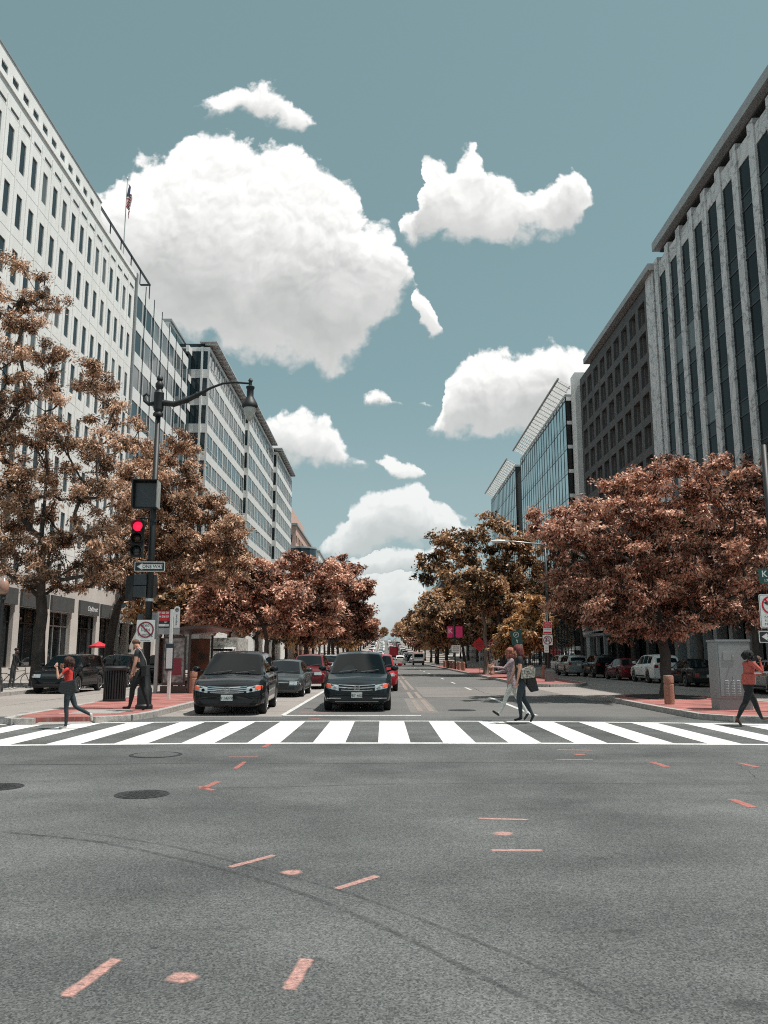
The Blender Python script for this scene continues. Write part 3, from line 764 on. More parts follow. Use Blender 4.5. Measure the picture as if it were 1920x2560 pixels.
# --- D: three stepped stone and glass blocks
def stepped_block(label, X, y0, y1, ztop, xprev):
    b = thing('stepped_block', label, 'building', (X, y0, rz(y0)), group='stepped stone and glass blocks on the left')
    L = y1 - y0; d = X - xprev
    nf = 11; fh = (ztop - 1.2) / nf
    mb = MB(); mb.box(-16, -0.3, 0.3, L, 0.1, ztop); mb.build('core', M_soffit, b)
    nc = 8; cw = L / nc
    rows = [(fh * k + 1.0 + 0.75, fh * k + 1.0 + fh - 0.28) for k in range(1, nf)]
    cols = [(cw * j + 0.14, cw * (j + 1) - 0.14) for j in range(nc)]
    mb = MB(); punched(mb, 0, 1, 0.0, L, 1.0, ztop, cols, rows, 0.22)
    mb.build('stone_frame', M_stoneD, b)
    mb = MB(); fr_cols = [(-d + 0.12, -0.22)]
    # end wall facing the crossing, one dark window per floor
    for i in range(len(rows)):
        z0, z1 = rows[i]
        zn = rows[i + 1][0] if i + 1 < len(rows) else ztop
        mb.box(-16, -0.222, 0.0, 0.28, z1, zn)
    mb.box(-16, -0.222, 0.0, 0.28, 0.1, rows[0][0])
    mb.build('end_wall', M_stoneD, b)
    ew = MB(); ew.box(-d - 2.0, -0.24, 0.16, 0.2, -(rows[0][1] - rows[0][0]) / 2, (rows[0][1] - rows[0][0]) / 2); em = ew.mesh('end_window', M_glassB)
    mm = MB(); mm.box(-0.02, 0.05, 0.06, 0.15, -(rows[0][1] - rows[0][0]) / 2, (rows[0][1] - rows[0][0]) / 2); mm = mm.mesh('mullion', M_darkmetal)
    wmesh = pane_mesh('window', cw - 0.28, rows[0][1] - rows[0][0], M_glassD)
    wmesh2 = pane_mesh('window', cw - 0.28, rows[0][1] - rows[0][0], M_blind2)
    fm = MB(); hh = rows[0][1] - rows[0][0]
    fm.box(0.0, 0.05, -0.04, 0.04, -hh / 2, hh / 2); fm.box(0.0, 0.04, -(cw - 0.28) / 2, -0.04, -hh / 2 + 0.55, -hh / 2 + 0.60); fm.box(0.0, 0.04, 0.04, (cw - 0.28) / 2, -hh / 2 + 0.55, -hh / 2 + 0.60)
    fm = fm.mesh('mullion', M_whitemetal)
    for (z0, z1) in rows:
        zc = (z0 + z1) / 2
        e = link('end_window', em, b, (0, 0, zc)); link('mullion', mm, e, (-0.5 if d < 1 else -1.45, 0, 0))
        for c in cols:
            w_ = link('window', wmesh if vr.random() > 0.3 else wmesh2, b, (-0.06, (c[0] + c[1]) / 2, zc))
            link('mullion', fm, w_, (0, 0, 0))
    if d > 1:
        mb = MB(); mb.box(-0.98, -0.74, -0.12, -0.003, 0.1, ztop); mb.build('pilaster', M_whitepanel, b)
    mb = MB()   # roof brim on outriggers
    mb.box(-1.2, 0.8, -0.2, L - 0.6, ztop + 0.55, ztop + 0.68)
    for j in range(14): mb.box(-0.6, 0.75, j * L / 14.0 + 0.2, j * L / 14.0 + 0.38, ztop + 0.30, ztop + 0.55)
    mb.build('roof_brim', M_brim, b)
    mb = MB(); mb.box(-14, -0.8, 0.4, L - 0.6, ztop, ztop + 0.55); mb.build('roof_setback', M_glassA, b)
    return b
stepped_block('stone and glass block with roof brim, nearest of the three stepped blocks on the left', -20.0, 90.6, 115.5, 36.6, -22.0)
stepped_block('stone and glass block with roof brim, middle of three stepped blocks on left', -19.4, 115.52, 141.8, 37.4, -20.0)
stepped_block('stone and glass block with roof brim, farthest of the three stepped blocks on the left', -18.7, 141.82, 165.0, 37.0, -19.4)

# --- right side
bR1 = thing('marble_office', 'office block with tall veined marble fins and dark glass, nearest on the right', 'building', (XR_B, 30, 0))
L1 = 69.3 - 30
mb = MB(); mb.box(0.55, 16, 0.1, L1, 0.16, 35.6); mb.build('core', M_soffit, bR1)
fy = [66.5 - 2.66 * k - 30 for k in range(0, 14)]
finm = MB()
finm.prism([(-0.16, -0.43), (-0.16, 0.43), (0.56, 0.47), (0.56, -0.47)], 5.2, 34.6 + 0.6)
finm.box(-0.66, -0.62, 0.42, 0.42, 5, 6) if False else None
finm = finm.mesh('marble_fin', M_marble)
fh = 3.27
pw = 2.66 - 0.90
gm1 = pane_mesh('window', pw, 2.2, M_glassS, -1)
gm2 = pane_mesh('window', pw, 2.2, M_blind, -1)
sp1 = pane_mesh('spandrel_pane', pw, 0.98, glass_wall('grey_spandrel_glass', (0.024, 0.030, 0.033), 0.05, 1.2, 0.004), -1)
cap = MB(); cap.box(-0.06, 0.5, -pw / 2 + 0.01, pw / 2 - 0.01, 33.35, 34.7); cap = cap.mesh('head_panel', M_marble)
barm = MB(); barm.box(-0.04, 0.04, -pw / 2 + 0.01, pw / 2 - 0.01, -0.05, 0.05); barm = barm.mesh('transom', M_darkmetal)
for y in fy:
    if y < 0.6: continue
    link('marble_fin', finm, bR1, (0, y, 0))
    yc = y - 1.33
    if yc < 0.8: continue
    link('head_panel', cap, bR1, (0, yc, 0))
    for k in range(9):
        z = 33.35 - fh * k
        link('window', gm1 if vr.random() > 0.12 else gm2, bR1, (0.0, yc, z - 1.1))
        link('spandrel_pane', sp1, bR1, (0.0, yc, z - 2.72))
        link('transom', barm, bR1, (0, yc, z - 2.22)); link('transom', barm, bR1, (0, yc, z - 3.22))
mb = MB(); mb.box(-0.14, 0.55, fy[0] + 0.95, L1 + 0.25, 5.2, 35.2); mb.build('end_pier', M_marble, bR1)
mb = MB(); mb.box(-0.5, 16, 0.0, 36.2, 35.75, 36.5); mb.build('roof_fascia', M_fascia, bR1)
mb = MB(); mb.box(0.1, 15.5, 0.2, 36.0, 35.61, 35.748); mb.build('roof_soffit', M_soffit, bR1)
mb = MB(); mb.box(-0.35, 0.4, -0.3, 0.3, 0.16, 4.5); am_ = mb.mesh('column', M_fascia)
for y in fy:
    if y > 1: link('column', am_, bR1, (0, y, 0))
mb = MB(); mb.box(-0.5, 0.549, 0.1, L1, 4.5, 5.199); mb.build('arcade_lintel', M_fascia, bR1)
link('shop_glazing', pane_mesh('shop_glazing', L1, 4.3, M_glassK, -1), bR1, (0.5, L1 / 2, 2.3))

bR2 = thing('concrete_office', 'dark concrete office block with a grid of deep set square windows', 'building', (XR_B, 69.6, 0))
L2 = 95.2 - 69.6
c2 = [(0.42 + 2.76 * k + 0.45, 0.42 + 2.76 * k + 2.35) for k in range(9)]
r2 = [(33.25 - 2.84 * k - 2.1, 33.25 - 2.84 * k) for k in range(9, -1, -1)]
mb = MB(); punched(mb, 0, -1, 0, L2, 4.6, 34.28, c2, r2, 0.75); mb.box(0.82, 16, 0.1, L2 - 0.1, 0.16, 34.27); mb.build('wall', M_grid, bR2)
w2 = pane_mesh('window', 1.9, 2.1, M_glassS, -1)
rv = MB(); rv.box(0.28, 0.68, 0.80, 0.948, -1.04, 1.04); rv = rv.mesh('reveal', pbr('concrete_reveal', (0.15, 0.142, 0.137), 0.85, var=0.1))
for c in c2:
    for r in r2:
        w_ = link('window', w2, bR2, (0.7, (c[0] + c[1]) / 2, (r[0] + r[1]) / 2)); link('reveal', rv, w_, (-0.7, 0, 0))
mb = MB(); mb.box(-0.6, 15, -2.4, 21.2, 34.6, 35.2); mb.build('roof_fascia', M_fascia, bR2)
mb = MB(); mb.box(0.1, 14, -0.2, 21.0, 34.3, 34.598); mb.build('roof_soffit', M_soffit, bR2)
mb = MB(); mb.box(0.05, 0.7, 0.2, 0.9, 0.16, 4.6); am_ = mb.mesh('column', M_grid)
for j in range(6): link('column', am_, bR2, (0, j * 4.85, 0))
link('shop_glazing', pane_mesh('shop_glazing', L2, 4.3, M_glassK, -1), bR2, (0.8, L2 / 2, 2.3))

M_frit = pbr('fritted_canopy_glass', (0.72, 0.73, 0.72), 0.5, var=0.03)
_n = M_frit.node_tree; _t = _n.nodes.new('ShaderNodeBsdfTranslucent'); _t.inputs[0].default_value = (0.8, 0.8, 0.79, 1); _m = _n.nodes.new('ShaderNodeMixShader'); _m.inputs[0].default_value = 0.6
_n.links.new(_n.nodes['Principled BSDF'].outputs[0], _m.inputs[1]); _n.links.new(_t.outputs[0], _m.inputs[2]); _n.links.new(_m.outputs[0], _n.nodes['Material Output'].inputs[0])
def glass_hall(label, X, y0, y1, ztop, box):
    b = thing('glass_office', label, 'building', (X, y0, rz(y0)), group='reflective glass offices on the right')
    L = y1 - y0
    mb = MB(); mb.box(0.12, 15, 0.12, L, 0.1, ztop - 0.05); mb.build('core', M_soffit, b)
    n = round(L / 1.75); cw = L / n; fh = 3.02; nf = 11
    pm_ = pane_mesh('window', cw - 0.03, fh - 0.55, M_glassR, -1)
    ps = pane_mesh('spandrel_pane', L - 0.02, 0.50, glass_wall('curtain_spandrel', (0.42, 0.50, 0.52), 0.05, 2.0, 0.004, metal=0.8), -1)
    for k in range(nf):
        z = ztop - fh * (k + 0.5)
        for j in range(n): link('window', pm_, b, (0.04 + 0.0, cw * (j + 0.5), z - 0.26))
        link('spandrel_pane', ps, b, (0.04, L / 2, z + 1.25))
        mb = MB(); mb.box(0.012, 0.036, 0, L, z + 0.965, z + 1.03); mb.build('transom', M_darkmetal, b)
    mu_ = MB(); mu_.box(0.0, 0.035, -0.03, 0.03, ztop - nf * fh, ztop); mu_ = mu_.mesh('mullion', M_darkmetal)
    for j in range(n + 1): link('mullion', mu_, b, (0, cw * j, 0))
    # trellis canopy with a round edge beam
    mb = MB(); mb.tube([(-1.3, -2.5 if box else 0.5, ztop + 1.45), (-1.3, L - 1.0, ztop + 1.45)], 0.14, 10); mb.build('edge_beam', M_steel, b, smooth=40)
    sl_ = MB(); sl_.prism([(-1.25, 1.40), (-1.25, 1.47), (0.3, 0.55), (0.3, 0.45)], -0.05, 0.05, axis='y'); sl_ = sl_.mesh('canopy_arm', M_whitemetal)
    for j in range(int(L / 1.6)): link('canopy_arm', sl_, b, (0, 0.8 + 1.6 * j - (2.4 if box else 0), ztop))
    bl_ = MB()
    for q in range(6):
        t = (q + 0.5) / 6; bl_.box(-1.25 + 1.5 * t - 0.11, -1.25 + 1.5 * t + 0.11, -2.2 if box else 0.6, L - 1.2, ztop + 1.50 - 0.9 * t, ztop + 1.52 - 0.9 * t)
    bl_.build('canopy_slats', M_frit, b)
    mb = MB(); mb.box(0.0, 14, 0.0, L, ztop, ztop + 0.35); mb.build('parapet', M_steel, b)
    if box:
        e_ = MB(); e_.box(0.14, 1.75, 0.06, 0.11, -1.2, 1.2); e_ = e_.mesh('end_window', M_glassK)
        for k in range(nf):
            z = ztop - fh * (k + 0.5)
            link('end_window', e_, b, (0, 0, z - 0.2))
        mb = MB()
        for k in range(nf): mb.box(0.13, 1.8, 0.0, 0.1, ztop - fh * k - 0.45, ztop - fh * k)
        mb.build('end_bands', M_whitepanel, b)
    return b
glass_hall('reflective glass office with slatted roof canopy beside the concrete grid block', XR_B - 1.3, 103.2 * 0.945 + 0.2, 131.4, 32.9, True)
glass_hall('reflective glass office with slatted roof canopy, the farther of the two', XR_B - 1.5, 135.6, 167.3, 32.9, False)
mb = MB(); mb.box(0, 14, 0, 2.2, 0.1, 35.2)
pier = mb.build('stone_stair_tower', M_stoneD, None, (XR_B - 0.6, 95.25, 0)); tag(pier, 'pale stone stair tower between the concrete grid block and the glass office', 'tower')
mb = MB(); mb.box(0, 12, 0, 3.6, 0.1, 31.5)
tag(mb.build('dark_link_block', M_soffit, None, (XR_B - 1.2, 131.7, 0)), 'dark recessed link between the two glass offices', 'building')

# --- buildings far down the street
def far_block(name, label, X, nrm, y0, L, H, mat, nc, nf, win=0.55, glass=None, depth=18, fh0=0.5):
    b = thing(name, label, 'building', (X, y0, rz(y0)))
    cw = L / nc; fh = H / (nf + fh0)
    cols = [(cw * (j + (1 - win) / 2), cw * (j + (1 + win) / 2)) for j in range(nc)]
    rows = [(fh * k + fh * 0.3, fh * k + fh * 0.85) for k in range(nf)]
    mb = MB(); punched(mb, 0, nrm, 0, L, 0, H, cols, rows, 0.3)
    xa, xb = sorted((-nrm * 0.36, -nrm * depth)); mb.box(xa, xb, 0.36, L, 0, H - 0.1)
    # wall facing the crossing
    fc = max(3, int(depth / 3.2)); fw = (depth - 0.4) / fc
    xs = [-nrm * 0.302 - nrm * fw * j for j in range(fc + 1)]
    for j in range(fc):
        a, c = sorted((xs[j], xs[j + 1])); m_ = (a + c) / 2; hw = fw * win / 2
        mb.box(a, m_ - hw, 0, 0.3, 0, H); mb.box(m_ + hw, c, 0, 0.3, 0, H)
        zs = [0] + [v for r in rows for v in r] + [H]
        for i in range(0, len(zs), 2): mb.box(m_ - hw, m_ + hw, 0, 0.3, zs[i], zs[i + 1])
    mb.build('wall', mat, b)
    g = glass or M_glassA
    pm_ = pane_mesh('window', cols[0][1] - cols[0][0], rows[0][1] - rows[0][0], g, nrm)
    fm_ = MB(); hw = fw * win / 2; hz = (rows[0][1] - rows[0][0]) / 2
    fm_.add([(-hw, 0, -hz), (hw, 0, -hz), (hw, 0, hz), (-hw, 0, hz)], [(0, 1, 2, 3)]); fm_ = fm_.mesh('window', g)
    for r in rows[nf // 3:]:
        for c in cols: link('window', pm_, b, (-nrm * 0.25, (c[0] + c[1]) / 2, (r[0] + r[1]) / 2))
        for j in range(min(fc, 4)): link('window', fm_, b, ((xs[j] + xs[j + 1]) / 2, 0.25, (r[0] + r[1]) / 2))
    mb = MB(); xa, xb = sorted((nrm * 0.35, -nrm * (depth + 0.2))); mb.box(xa, xb, -0.35, L + 0.2, H, H + 0.5); mb.build('cornice', M_fascia, b)
    return b
bE = far_block('pink_office', 'pink stone office block with rounded glass corner bay far down on the left', -20.0, 1, 186, 55, 30.5, M_pinkwall, 16, 9, 0.7)
mb = MB(); mb.lathe([(3.4, 6), (3.4, 25.5)], (1.2, 2.0, 0), 20); mb.build('corner_bay', M_glassB, bE, smooth=40)
mb = MB()
for k in range(7): mb.lathe([(3.5, 6 + 3.2 * k), (3.5, 6.35 + 3.2 * k)], (1.2, 2.0, 0), 20)
mb.build('bay_bands', M_steel, bE, smooth=40)
mb = MB(); mb.box(-14, -2.0, 3, 40, 31.0, 36.0); mb.build('penthouse', M_pinkwall, bE)
far_block('white_office', 'white office block beyond the pink office on the left', -20.0, 1, 252, 50, 31, M_whitepanel, 14, 9)
far_block('stone_office', 'pale stone block far up the hill on the left', -19.0, 1, 330, 60, 24, M_stoneD, 16, 8)
far_block('dark_tower', 'narrow dark glass tower above the trees on the right', 20.5, -1, 298, 34, 24.6, M_darkmetal, 6, 14, 0.8, M_glassK, 4.5)
far_block('white_slab_office', 'white banded office beside the narrow dark tower on the right', 23.0, -1, 258, 34, 21.5, M_whitepanel, 8, 12, 0.8, M_glassR, 14)
far_block('brick_office', 'pink brick office with set back top floor on the right', 21.0, -1, 400, 60, 24.5, M_pinkwall, 16, 9, 0.5, None, 16)
bM = far_block('mansard_building', 'pale stone building with two tall dormers far on the right', 20.0, -1, 500, 50, 19.5, M_stoneD, 12, 7, 0.5, None, 10)
mb = MB(); mb.prism([(0.3, 20.0), (10, 20.0), (8.5, 25.5), (1.8, 25.5)], 0.5, 45, axis='y'); mb.build('mansard_roof', M_stoneD, bM)
far_block('red_brick_block', 'red brick block farthest up the hill on the right', 20.0, -1, 590, 60, 20.0, M_redwall, 12, 6, 0.5, None, 10)
far_block('grey_office', 'grey office hidden by trees on the right', 22.5, -1, 172, 60, 15, M_fascia, 18, 9)

# ---------------------------------------------------------------- trees
def leaf_mat(name, cols, trans=0.2):
    m = bpy.data.materials.new(name); m.use_nodes = True
    nt = m.node_tree; N, L = nt.nodes, nt.links
    b = N['Principled BSDF']; b.inputs['Roughness'].default_value = 0.5; b.inputs['Specular IOR Level'].default_value = 0.35
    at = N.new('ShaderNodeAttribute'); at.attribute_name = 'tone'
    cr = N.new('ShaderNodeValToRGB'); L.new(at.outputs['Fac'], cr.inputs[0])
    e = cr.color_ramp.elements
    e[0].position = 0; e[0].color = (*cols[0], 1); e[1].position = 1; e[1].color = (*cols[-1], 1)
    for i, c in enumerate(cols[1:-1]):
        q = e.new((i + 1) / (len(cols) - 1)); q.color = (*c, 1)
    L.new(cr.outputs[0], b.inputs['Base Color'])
    tr = N.new('ShaderNodeBsdfTranslucent'); L.new(cr.outputs[0], tr.inputs[0])
    mx = N.new('ShaderNodeMixShader'); mx.inputs[0].default_value = trans
    L.new(b.outputs[0], mx.inputs[1]); L.new(tr.outputs[0], mx.inputs[2])
    L.new(mx.outputs[0], N['Material Output'].inputs[0])
    return m
M_bark = pbr('tree_bark', (0.040, 0.033, 0.029), 0.9, col2=(0.10, 0.085, 0.075), vs=6, detail=6, bump=1.0, bs=18, stretch=(1, 1, 0.25))
M_bark2 = pbr('pale_bark', (0.12, 0.095, 0.08), 0.9, col2=(0.24, 0.19, 0.16), vs=6, detail=6, bump=1.0, bs=18, stretch=(1, 1, 0.25))
LF_oak = leaf_mat('oak_leaf', [(0.04, 0.034, 0.025), (0.23, 0.136, 0.084), (0.62, 0.375, 0.240), (0.78, 0.56, 0.41)])
LF_red = leaf_mat('russet_leaf', [(0.035, 0.022, 0.017), (0.28, 0.138, 0.096), (0.68, 0.350, 0.240), (0.85, 0.57, 0.43)])
LF_org = leaf_mat('amber_leaf', [(0.04, 0.034, 0.018), (0.22, 0.125, 0.055), (0.55, 0.30, 0.13), (0.70, 0.45, 0.24)])
LF_brown = leaf_mat('brown_leaf', [(0.03, 0.028, 0.018), (0.18, 0.112, 0.060), (0.50, 0.29, 0.155), (0.68, 0.44, 0.27)])

def at_px(px, py, Y):
    """point of the plane y = Y seen at a pixel of the photograph (for laying out crowns)"""
    x = (px - 960) / FPX; u = (1280 - py) / FPX
    Yc = math.cos(PITCH) - u * math.sin(PITCH); Zc = math.sin(PITCH) + u * math.cos(PITCH)
    t = Y / Yc
    return x * t, EYE + Zc * t
def env_from(lobes, Y, depth):
    out = []
    for l in lobes:
        px, py, rx, ry = l[:4]; dy = l[4] if len(l) > 4 else 0.0
        X, Z = at_px(px, py, Y + dy)
        sc = (Y + dy) / FPX
        out.append((X, Y + dy, Z, rx * sc, depth if len(l) < 6 else l[5], ry * sc))
    return out
def crown_tree(name, label, base, env, n_clump, n_leaf, leaf, clump_r, lmat, seed, fork=0.35, trunk_r=0.25, group=None, bark=None, droop=0.35, lean=0.0, flat=0.72, tone=(0.5, 0.27), twig=0.018, bare=0, data_only=False):
    rs = np.random.RandomState(seed)
    E = np.array(env, float); base = np.array(base, float)
    vol = E[:, 3] * E[:, 4] * E[:, 5]; prob = vol ** 0.75; prob /= prob.sum()
    # foliage clumps spread through the crown, denser towards its skin
    C = []; tries = 0
    while len(C) < n_clump and tries < n_clump * 40:
        tries += 1
        e = E[rs.choice(len(E), p=prob)]
        d = rs.normal(size=3); d /= np.linalg.norm(d)
        r = rs.uniform(0.15, 1.0) ** 0.5
        p = e[:3] + d * e[3:] * r
        if p[2] < base[2] + 1.6: continue
        if C and tries < n_clump * 20:
            q = np.array(C) - p
            if (np.einsum('ij,ij->i', q, q)).min() < (clump_r * 0.62) ** 2: continue
        C.append(p)
    C = np.array(C)
    top = C[:, 2].max(); zf = base[2] + (top - base[2]) * fork
    cen = C.mean(0)
    # skeleton
    nodes = [base.copy()]; par = [-1]
    ntr = 5
    for i in range(1, ntr + 1):
        t = i / ntr
        nodes.append(np.array([base[0] + (cen[0] - base[0]) * 0.10 * t * t + rs.normal() * 0.04, base[1] + (cen[1] - base[1]) * 0.10 * t * t + rs.normal() * 0.04, base[2] + (zf - base[2]) * t])); par.append(i - 1)
    top_n = ntr
    for i in range(1, 5):
        t = i / 4
        nodes.append(nodes[ntr] + (np.array([cen[0], cen[1], zf + (top - zf) * 0.72]) - nodes[ntr]) * t + rs.normal(size=3) * 0.15); par.append(top_n); top_n = len(nodes) - 1
    order = np.argsort(np.linalg.norm(C - nodes[ntr], axis=1))
    leafn = []
    for i in order:
        p = C[i]
        A = np.array(nodes[3:])
        dv = p - A; dist = np.linalg.norm(dv, axis=1)
        cost = dist + np.where(dv[:, 2] < 0.25 * dist, 0.9 * (0.25 * dist - dv[:, 2]), 0)
        j = int(np.argmin(cost)) + 3
        a = nodes[j]
        mid = (a + p) / 2 + np.array([0, 0, -0.08 * np.linalg.norm(p - a)]) + rs.normal(size=3) * 0.06 * np.linalg.norm(p - a)
        nodes.append(mid); par.append(j); nodes.append(p); par.append(len(nodes) - 2); leafn.append(len(nodes) - 1)
    n = len(nodes); load = np.zeros(n)
    for i in leafn: load[i] += 1
    for i in range(n - 1, 0, -1): load[par[i]] += load[i] if load[i] else 0.2
    rad = twig * np.maximum(load, 0.6) ** 0.44
    k = trunk_r / max(rad[ntr], 1e-6)
    rad = rad * np.where(load > 6, np.maximum(1, k * 0.9), 1.0)
    for i in range(ntr + 1): rad[i] = trunk_r * (1.35 - 0.35 * min(1, i / 1.5) if i < 2 else 1.0 - 0.04 * (i - 1))
    mb = MB()
    trk = [nodes[i] for i in range(ntr + 1)]
    mb.tube([trk[0] - np.array([0, 0, 0.08])] + trk, [rad[0] * 1.25] + [rad[i] for i in range(ntr + 1)], 10, caps=False)
    for i in range(ntr + 1, n):
        a, b = nodes[par[i]], nodes[i]
        r0 = min(rad[par[i]] * 0.85, rad[i] * 1.35); r1 = rad[i]
        mb.tube([a, b], [r0, r1 * 0.9], 6 if r0 > 0.06 else 4, caps=False)
    for q in range(bare):      # bare twigs poking out of the top
        i = leafn[rs.randint(len(leafn))]
        a = nodes[i]
        if a[2] < zf + (top - zf) * 0.55: continue
        d = np.array([rs.normal() * 0.5, rs.normal() * 0.5, 1.0]); d *= rs.uniform(0.7, 1.5) * clump_r
        mb.tube([a, a + d * 0.5 + rs.normal(size=3) * 0.08, a + d], [0.02, 0.013, 0.006], 4, caps=False)
    # leaves
    per = rs.uniform(0.5, 1.5, len(C)); cl = rs.choice(len(C), n_leaf, p=per / per.sum())
    cr_ = clump_r * rs.uniform(0.7, 1.35, len(C))
    d = rs.normal(size=(n_leaf, 3)); d /= np.linalg.norm(d, axis=1)[:, None]
    rr = rs.uniform(0, 1, n_leaf) ** 0.55
    off = d * rr[:, None] * cr_[cl][:, None] * np.array([1.0, 1.0, flat])
    # drifts of twigs inside a clump
    tw = rs.normal(size=(len(C), 9, 3)) * np.array([0.62, 0.62, 0.40]) * clump_r
    pick = tw[cl, rs.randint(0, 9, n_leaf)]
    off = 0.55 * off + 0.75 * pick * rs.uniform(0.3, 1.1, n_leaf)[:, None]
    P = C[cl] + off
    P[:, 2] -= 0.10 * clump_r * rs.uniform(0, 1, n_leaf) * (np.hypot(off[:, 0], off[:, 1]) / clump_r)
    ax = pick / (np.linalg.norm(pick, axis=1)[:, None] + 1e-6) + rs.normal(size=(n_leaf, 3)) * 0.6
    ax[:, 2] -= droop
    ax /= np.linalg.norm(ax, axis=1)[:, None]
    nm = rs.normal(size=(n_leaf, 3)) * 0.6 + np.array([0.3, -0.25, 1.0])
    sd = np.cross(ax, nm); sd /= np.linalg.norm(sd, axis=1)[:, None] + 1e-9
    L_ = leaf[0] * rs.uniform(0.65, 1.35, n_leaf)[:, None]; W_ = leaf[1] * rs.uniform(0.7, 1.3, n_leaf)[:, None]
    V = np.empty((n_leaf, 4, 3), np.float32)
    V[:, 0] = P - ax * L_ * 0.5; V[:, 1] = P + sd * W_ * 0.5 - ax * L_ * 0.08; V[:, 2] = P + ax * L_ * 0.5; V[:, 3] = P - sd * W_ * 0.5 - ax * L_ * 0.08
    me = bpy.data.meshes.new('crown')
    me.vertices.add(n_leaf * 4); me.vertices.foreach_set('co', (V.reshape(-1, 3) - base).ravel())
    me.loops.add(n_leaf * 4); me.loops.foreach_set('vertex_index', np.arange(n_leaf * 4, dtype=np.int32))
    me.polygons.add(n_leaf); me.polygons.foreach_set('loop_start', np.arange(0, n_leaf * 4, 4, dtype=np.int32))
    me.polygons.foreach_set('loop_total', np.full(n_leaf, 4, np.int32))
    ct = np.clip(rs.normal(tone[0], tone[1] * 0.7, len(C)), 0, 1)
    tn = np.clip(ct[cl] + rs.normal(0, tone[1], n_leaf), 0, 1)
    at = me.attributes.new('tone', 'FLOAT', 'POINT'); at.data.foreach_set('value', np.repeat(tn, 4).astype(np.float32))
    me.materials.append(lmat); me.update(); me.validate()
    mb.v = [tuple(np.array(v) - base) for v in mb.v]
    tm = mb.mesh('trunk', bark or M_bark, smooth=True)
    if data_only: return tm, me
    t = thing(name, label, 'tree', tuple(base), group=group)
    link('trunk', tm, t); link('crown', me, t)
    return t
GL = 'street trees along the left pavement'; GR = 'street trees on the right'
# two tall oaks on the left pavement
e1 = env_from([(60, 725, 105, 62), (20, 840, 120, 60), (110, 930, 110, 60), (255, 955, 95, 52), (300, 1010, 60, 40), (40, 1010, 130, 60), (190, 1080, 130, 62), (20, 1150, 130, 80), (270, 1140, 120, 60), (110, 1220, 160, 80),
    (290, 1250, 90, 60), (40, 1330, 150, 80), (210, 1350, 150, 65), (130, 1430, 170, 45), (300, 1400, 90, 70), (-80, 1000, 120, 200), (-60, 1300, 120, 120)], 41.2, 3.6)
crown_tree('oak_tree', 'tall oak with drooping tan leaves before the white precast block, nearest on left pavement', (-16.9, 41.2, 0.15), e1, 400, 125000, (0.19, 0.062), 0.58, LF_oak, 11, 0.20, 0.30, GL, droop=0.45)
e2 = env_from([(462, 1118, 22, 34), (455, 1175, 36, 34), (395, 1150, 45, 40), (350, 1185, 50, 50), (440, 1225, 70, 40), (520, 1268, 70, 42), (410, 1295, 80, 50), (575, 1325, 55, 40), (490, 1350, 110, 46), (345, 1350, 60, 60), (605, 1392, 36, 26), (400, 1420, 110, 42), (540, 1425, 90, 34), (330, 1450, 90, 40)], 49.0, 3.4)
crown_tree('oak_tree', 'oak with tan leaves behind the red traffic light, second on the left pavement', (-16.1, 49.0, 0.15), e2, 280, 100000, (0.21, 0.07), 0.60, LF_oak, 23, 0.30, 0.27, GL, droop=0.45)
# russet trees on the left island
GI = 'russet trees on the left island'
e3 = env_from([(565, 1480, 75, 45), (640, 1440, 85, 50), (650, 1510, 95, 55), (560, 1530, 80, 40), (720, 1480, 50, 45)], 62.0, 3.4)
crown_tree('russet_tree', 'broad russet tree above the nearer black minivan', (-8.6, 62.0, 0.15), e3, 130, 42000, (0.30, 0.13), 0.75, LF_red, 31, 0.3, 0.2, GI)
e4 = env_from([(735, 1420, 45, 40), (745, 1485, 75, 62), (700, 1540, 80, 45), (800, 1500, 60, 70), (790, 1565, 70, 35), (850, 1440, 40, 40)], 84.0, 3.8)
crown_tree('russet_tree', 'russet tree in the middle of the left island row', (-7.8, 84.0, 0.15), e4, 130, 42000, (0.36, 0.16), 0.9, LF_red, 37, 0.32, 0.22, GI, bare=14)
e5 = env_from([(870, 1470, 55, 60), (905, 1500, 40, 55), (860, 1545, 70, 50), (915, 1570, 35, 35), (830, 1420, 50, 30)], 104.0, 4.0)
crown_tree('russet_tree', 'dark russet tree with bare twigs at the right end of the left row', (-6.9, 104.0, 0.15), e5, 110, 30000, (0.42, 0.18), 0.95, LF_red, 41, 0.3, 0.22, GI, tone=(0.33, 0.25), bare=24)
# right: big russet tree on the near island
e6 = env_from([(1640, 1235, 140, 80), (1560, 1320, 170, 90), (1760, 1300, 150, 95), (1480, 1400, 115, 80), (1640, 1400, 180, 110), (1800, 1400, 110, 100), (1500, 1490, 150, 75), (1660, 1520, 170, 85), (1780, 1500, 110, 80), (1600, 1560, 140, 36), (1400, 1330, 60, 45), (1345, 1300, 40, 22), (1655, 1165, 55, 30), (1560, 1215, 50, 30), (1740, 1195, 50, 30), (1830, 1215, 60, 40), (1440, 1285, 50, 30), (1860, 1330, 60, 60)], 31.0, 3.3)
crown_tree('russet_tree', 'big russet tree with dense round crown behind the grey cabinet', (10.35, 31.0, 0.16), e6, 380, 140000, (0.155, 0.064), 0.48, LF_red, 53, 0.27, 0.21, GR, bare=90, droop=0.3, flat=0.5)
e7 = env_from([(1880, 1230, 90, 90), (1930, 1350, 120, 120), (1900, 1480, 100, 90), (1960, 1250, 120, 120)], 37.5, 3.0)
crown_tree('russet_tree', 'dark russet tree at the right edge behind the street name sign', (16.6, 37.5, 0.0), e7, 150, 45000, (0.24, 0.09), 0.6, LF_red, 59, 0.3, 0.22, GR, tone=(0.42, 0.25), bare=20)
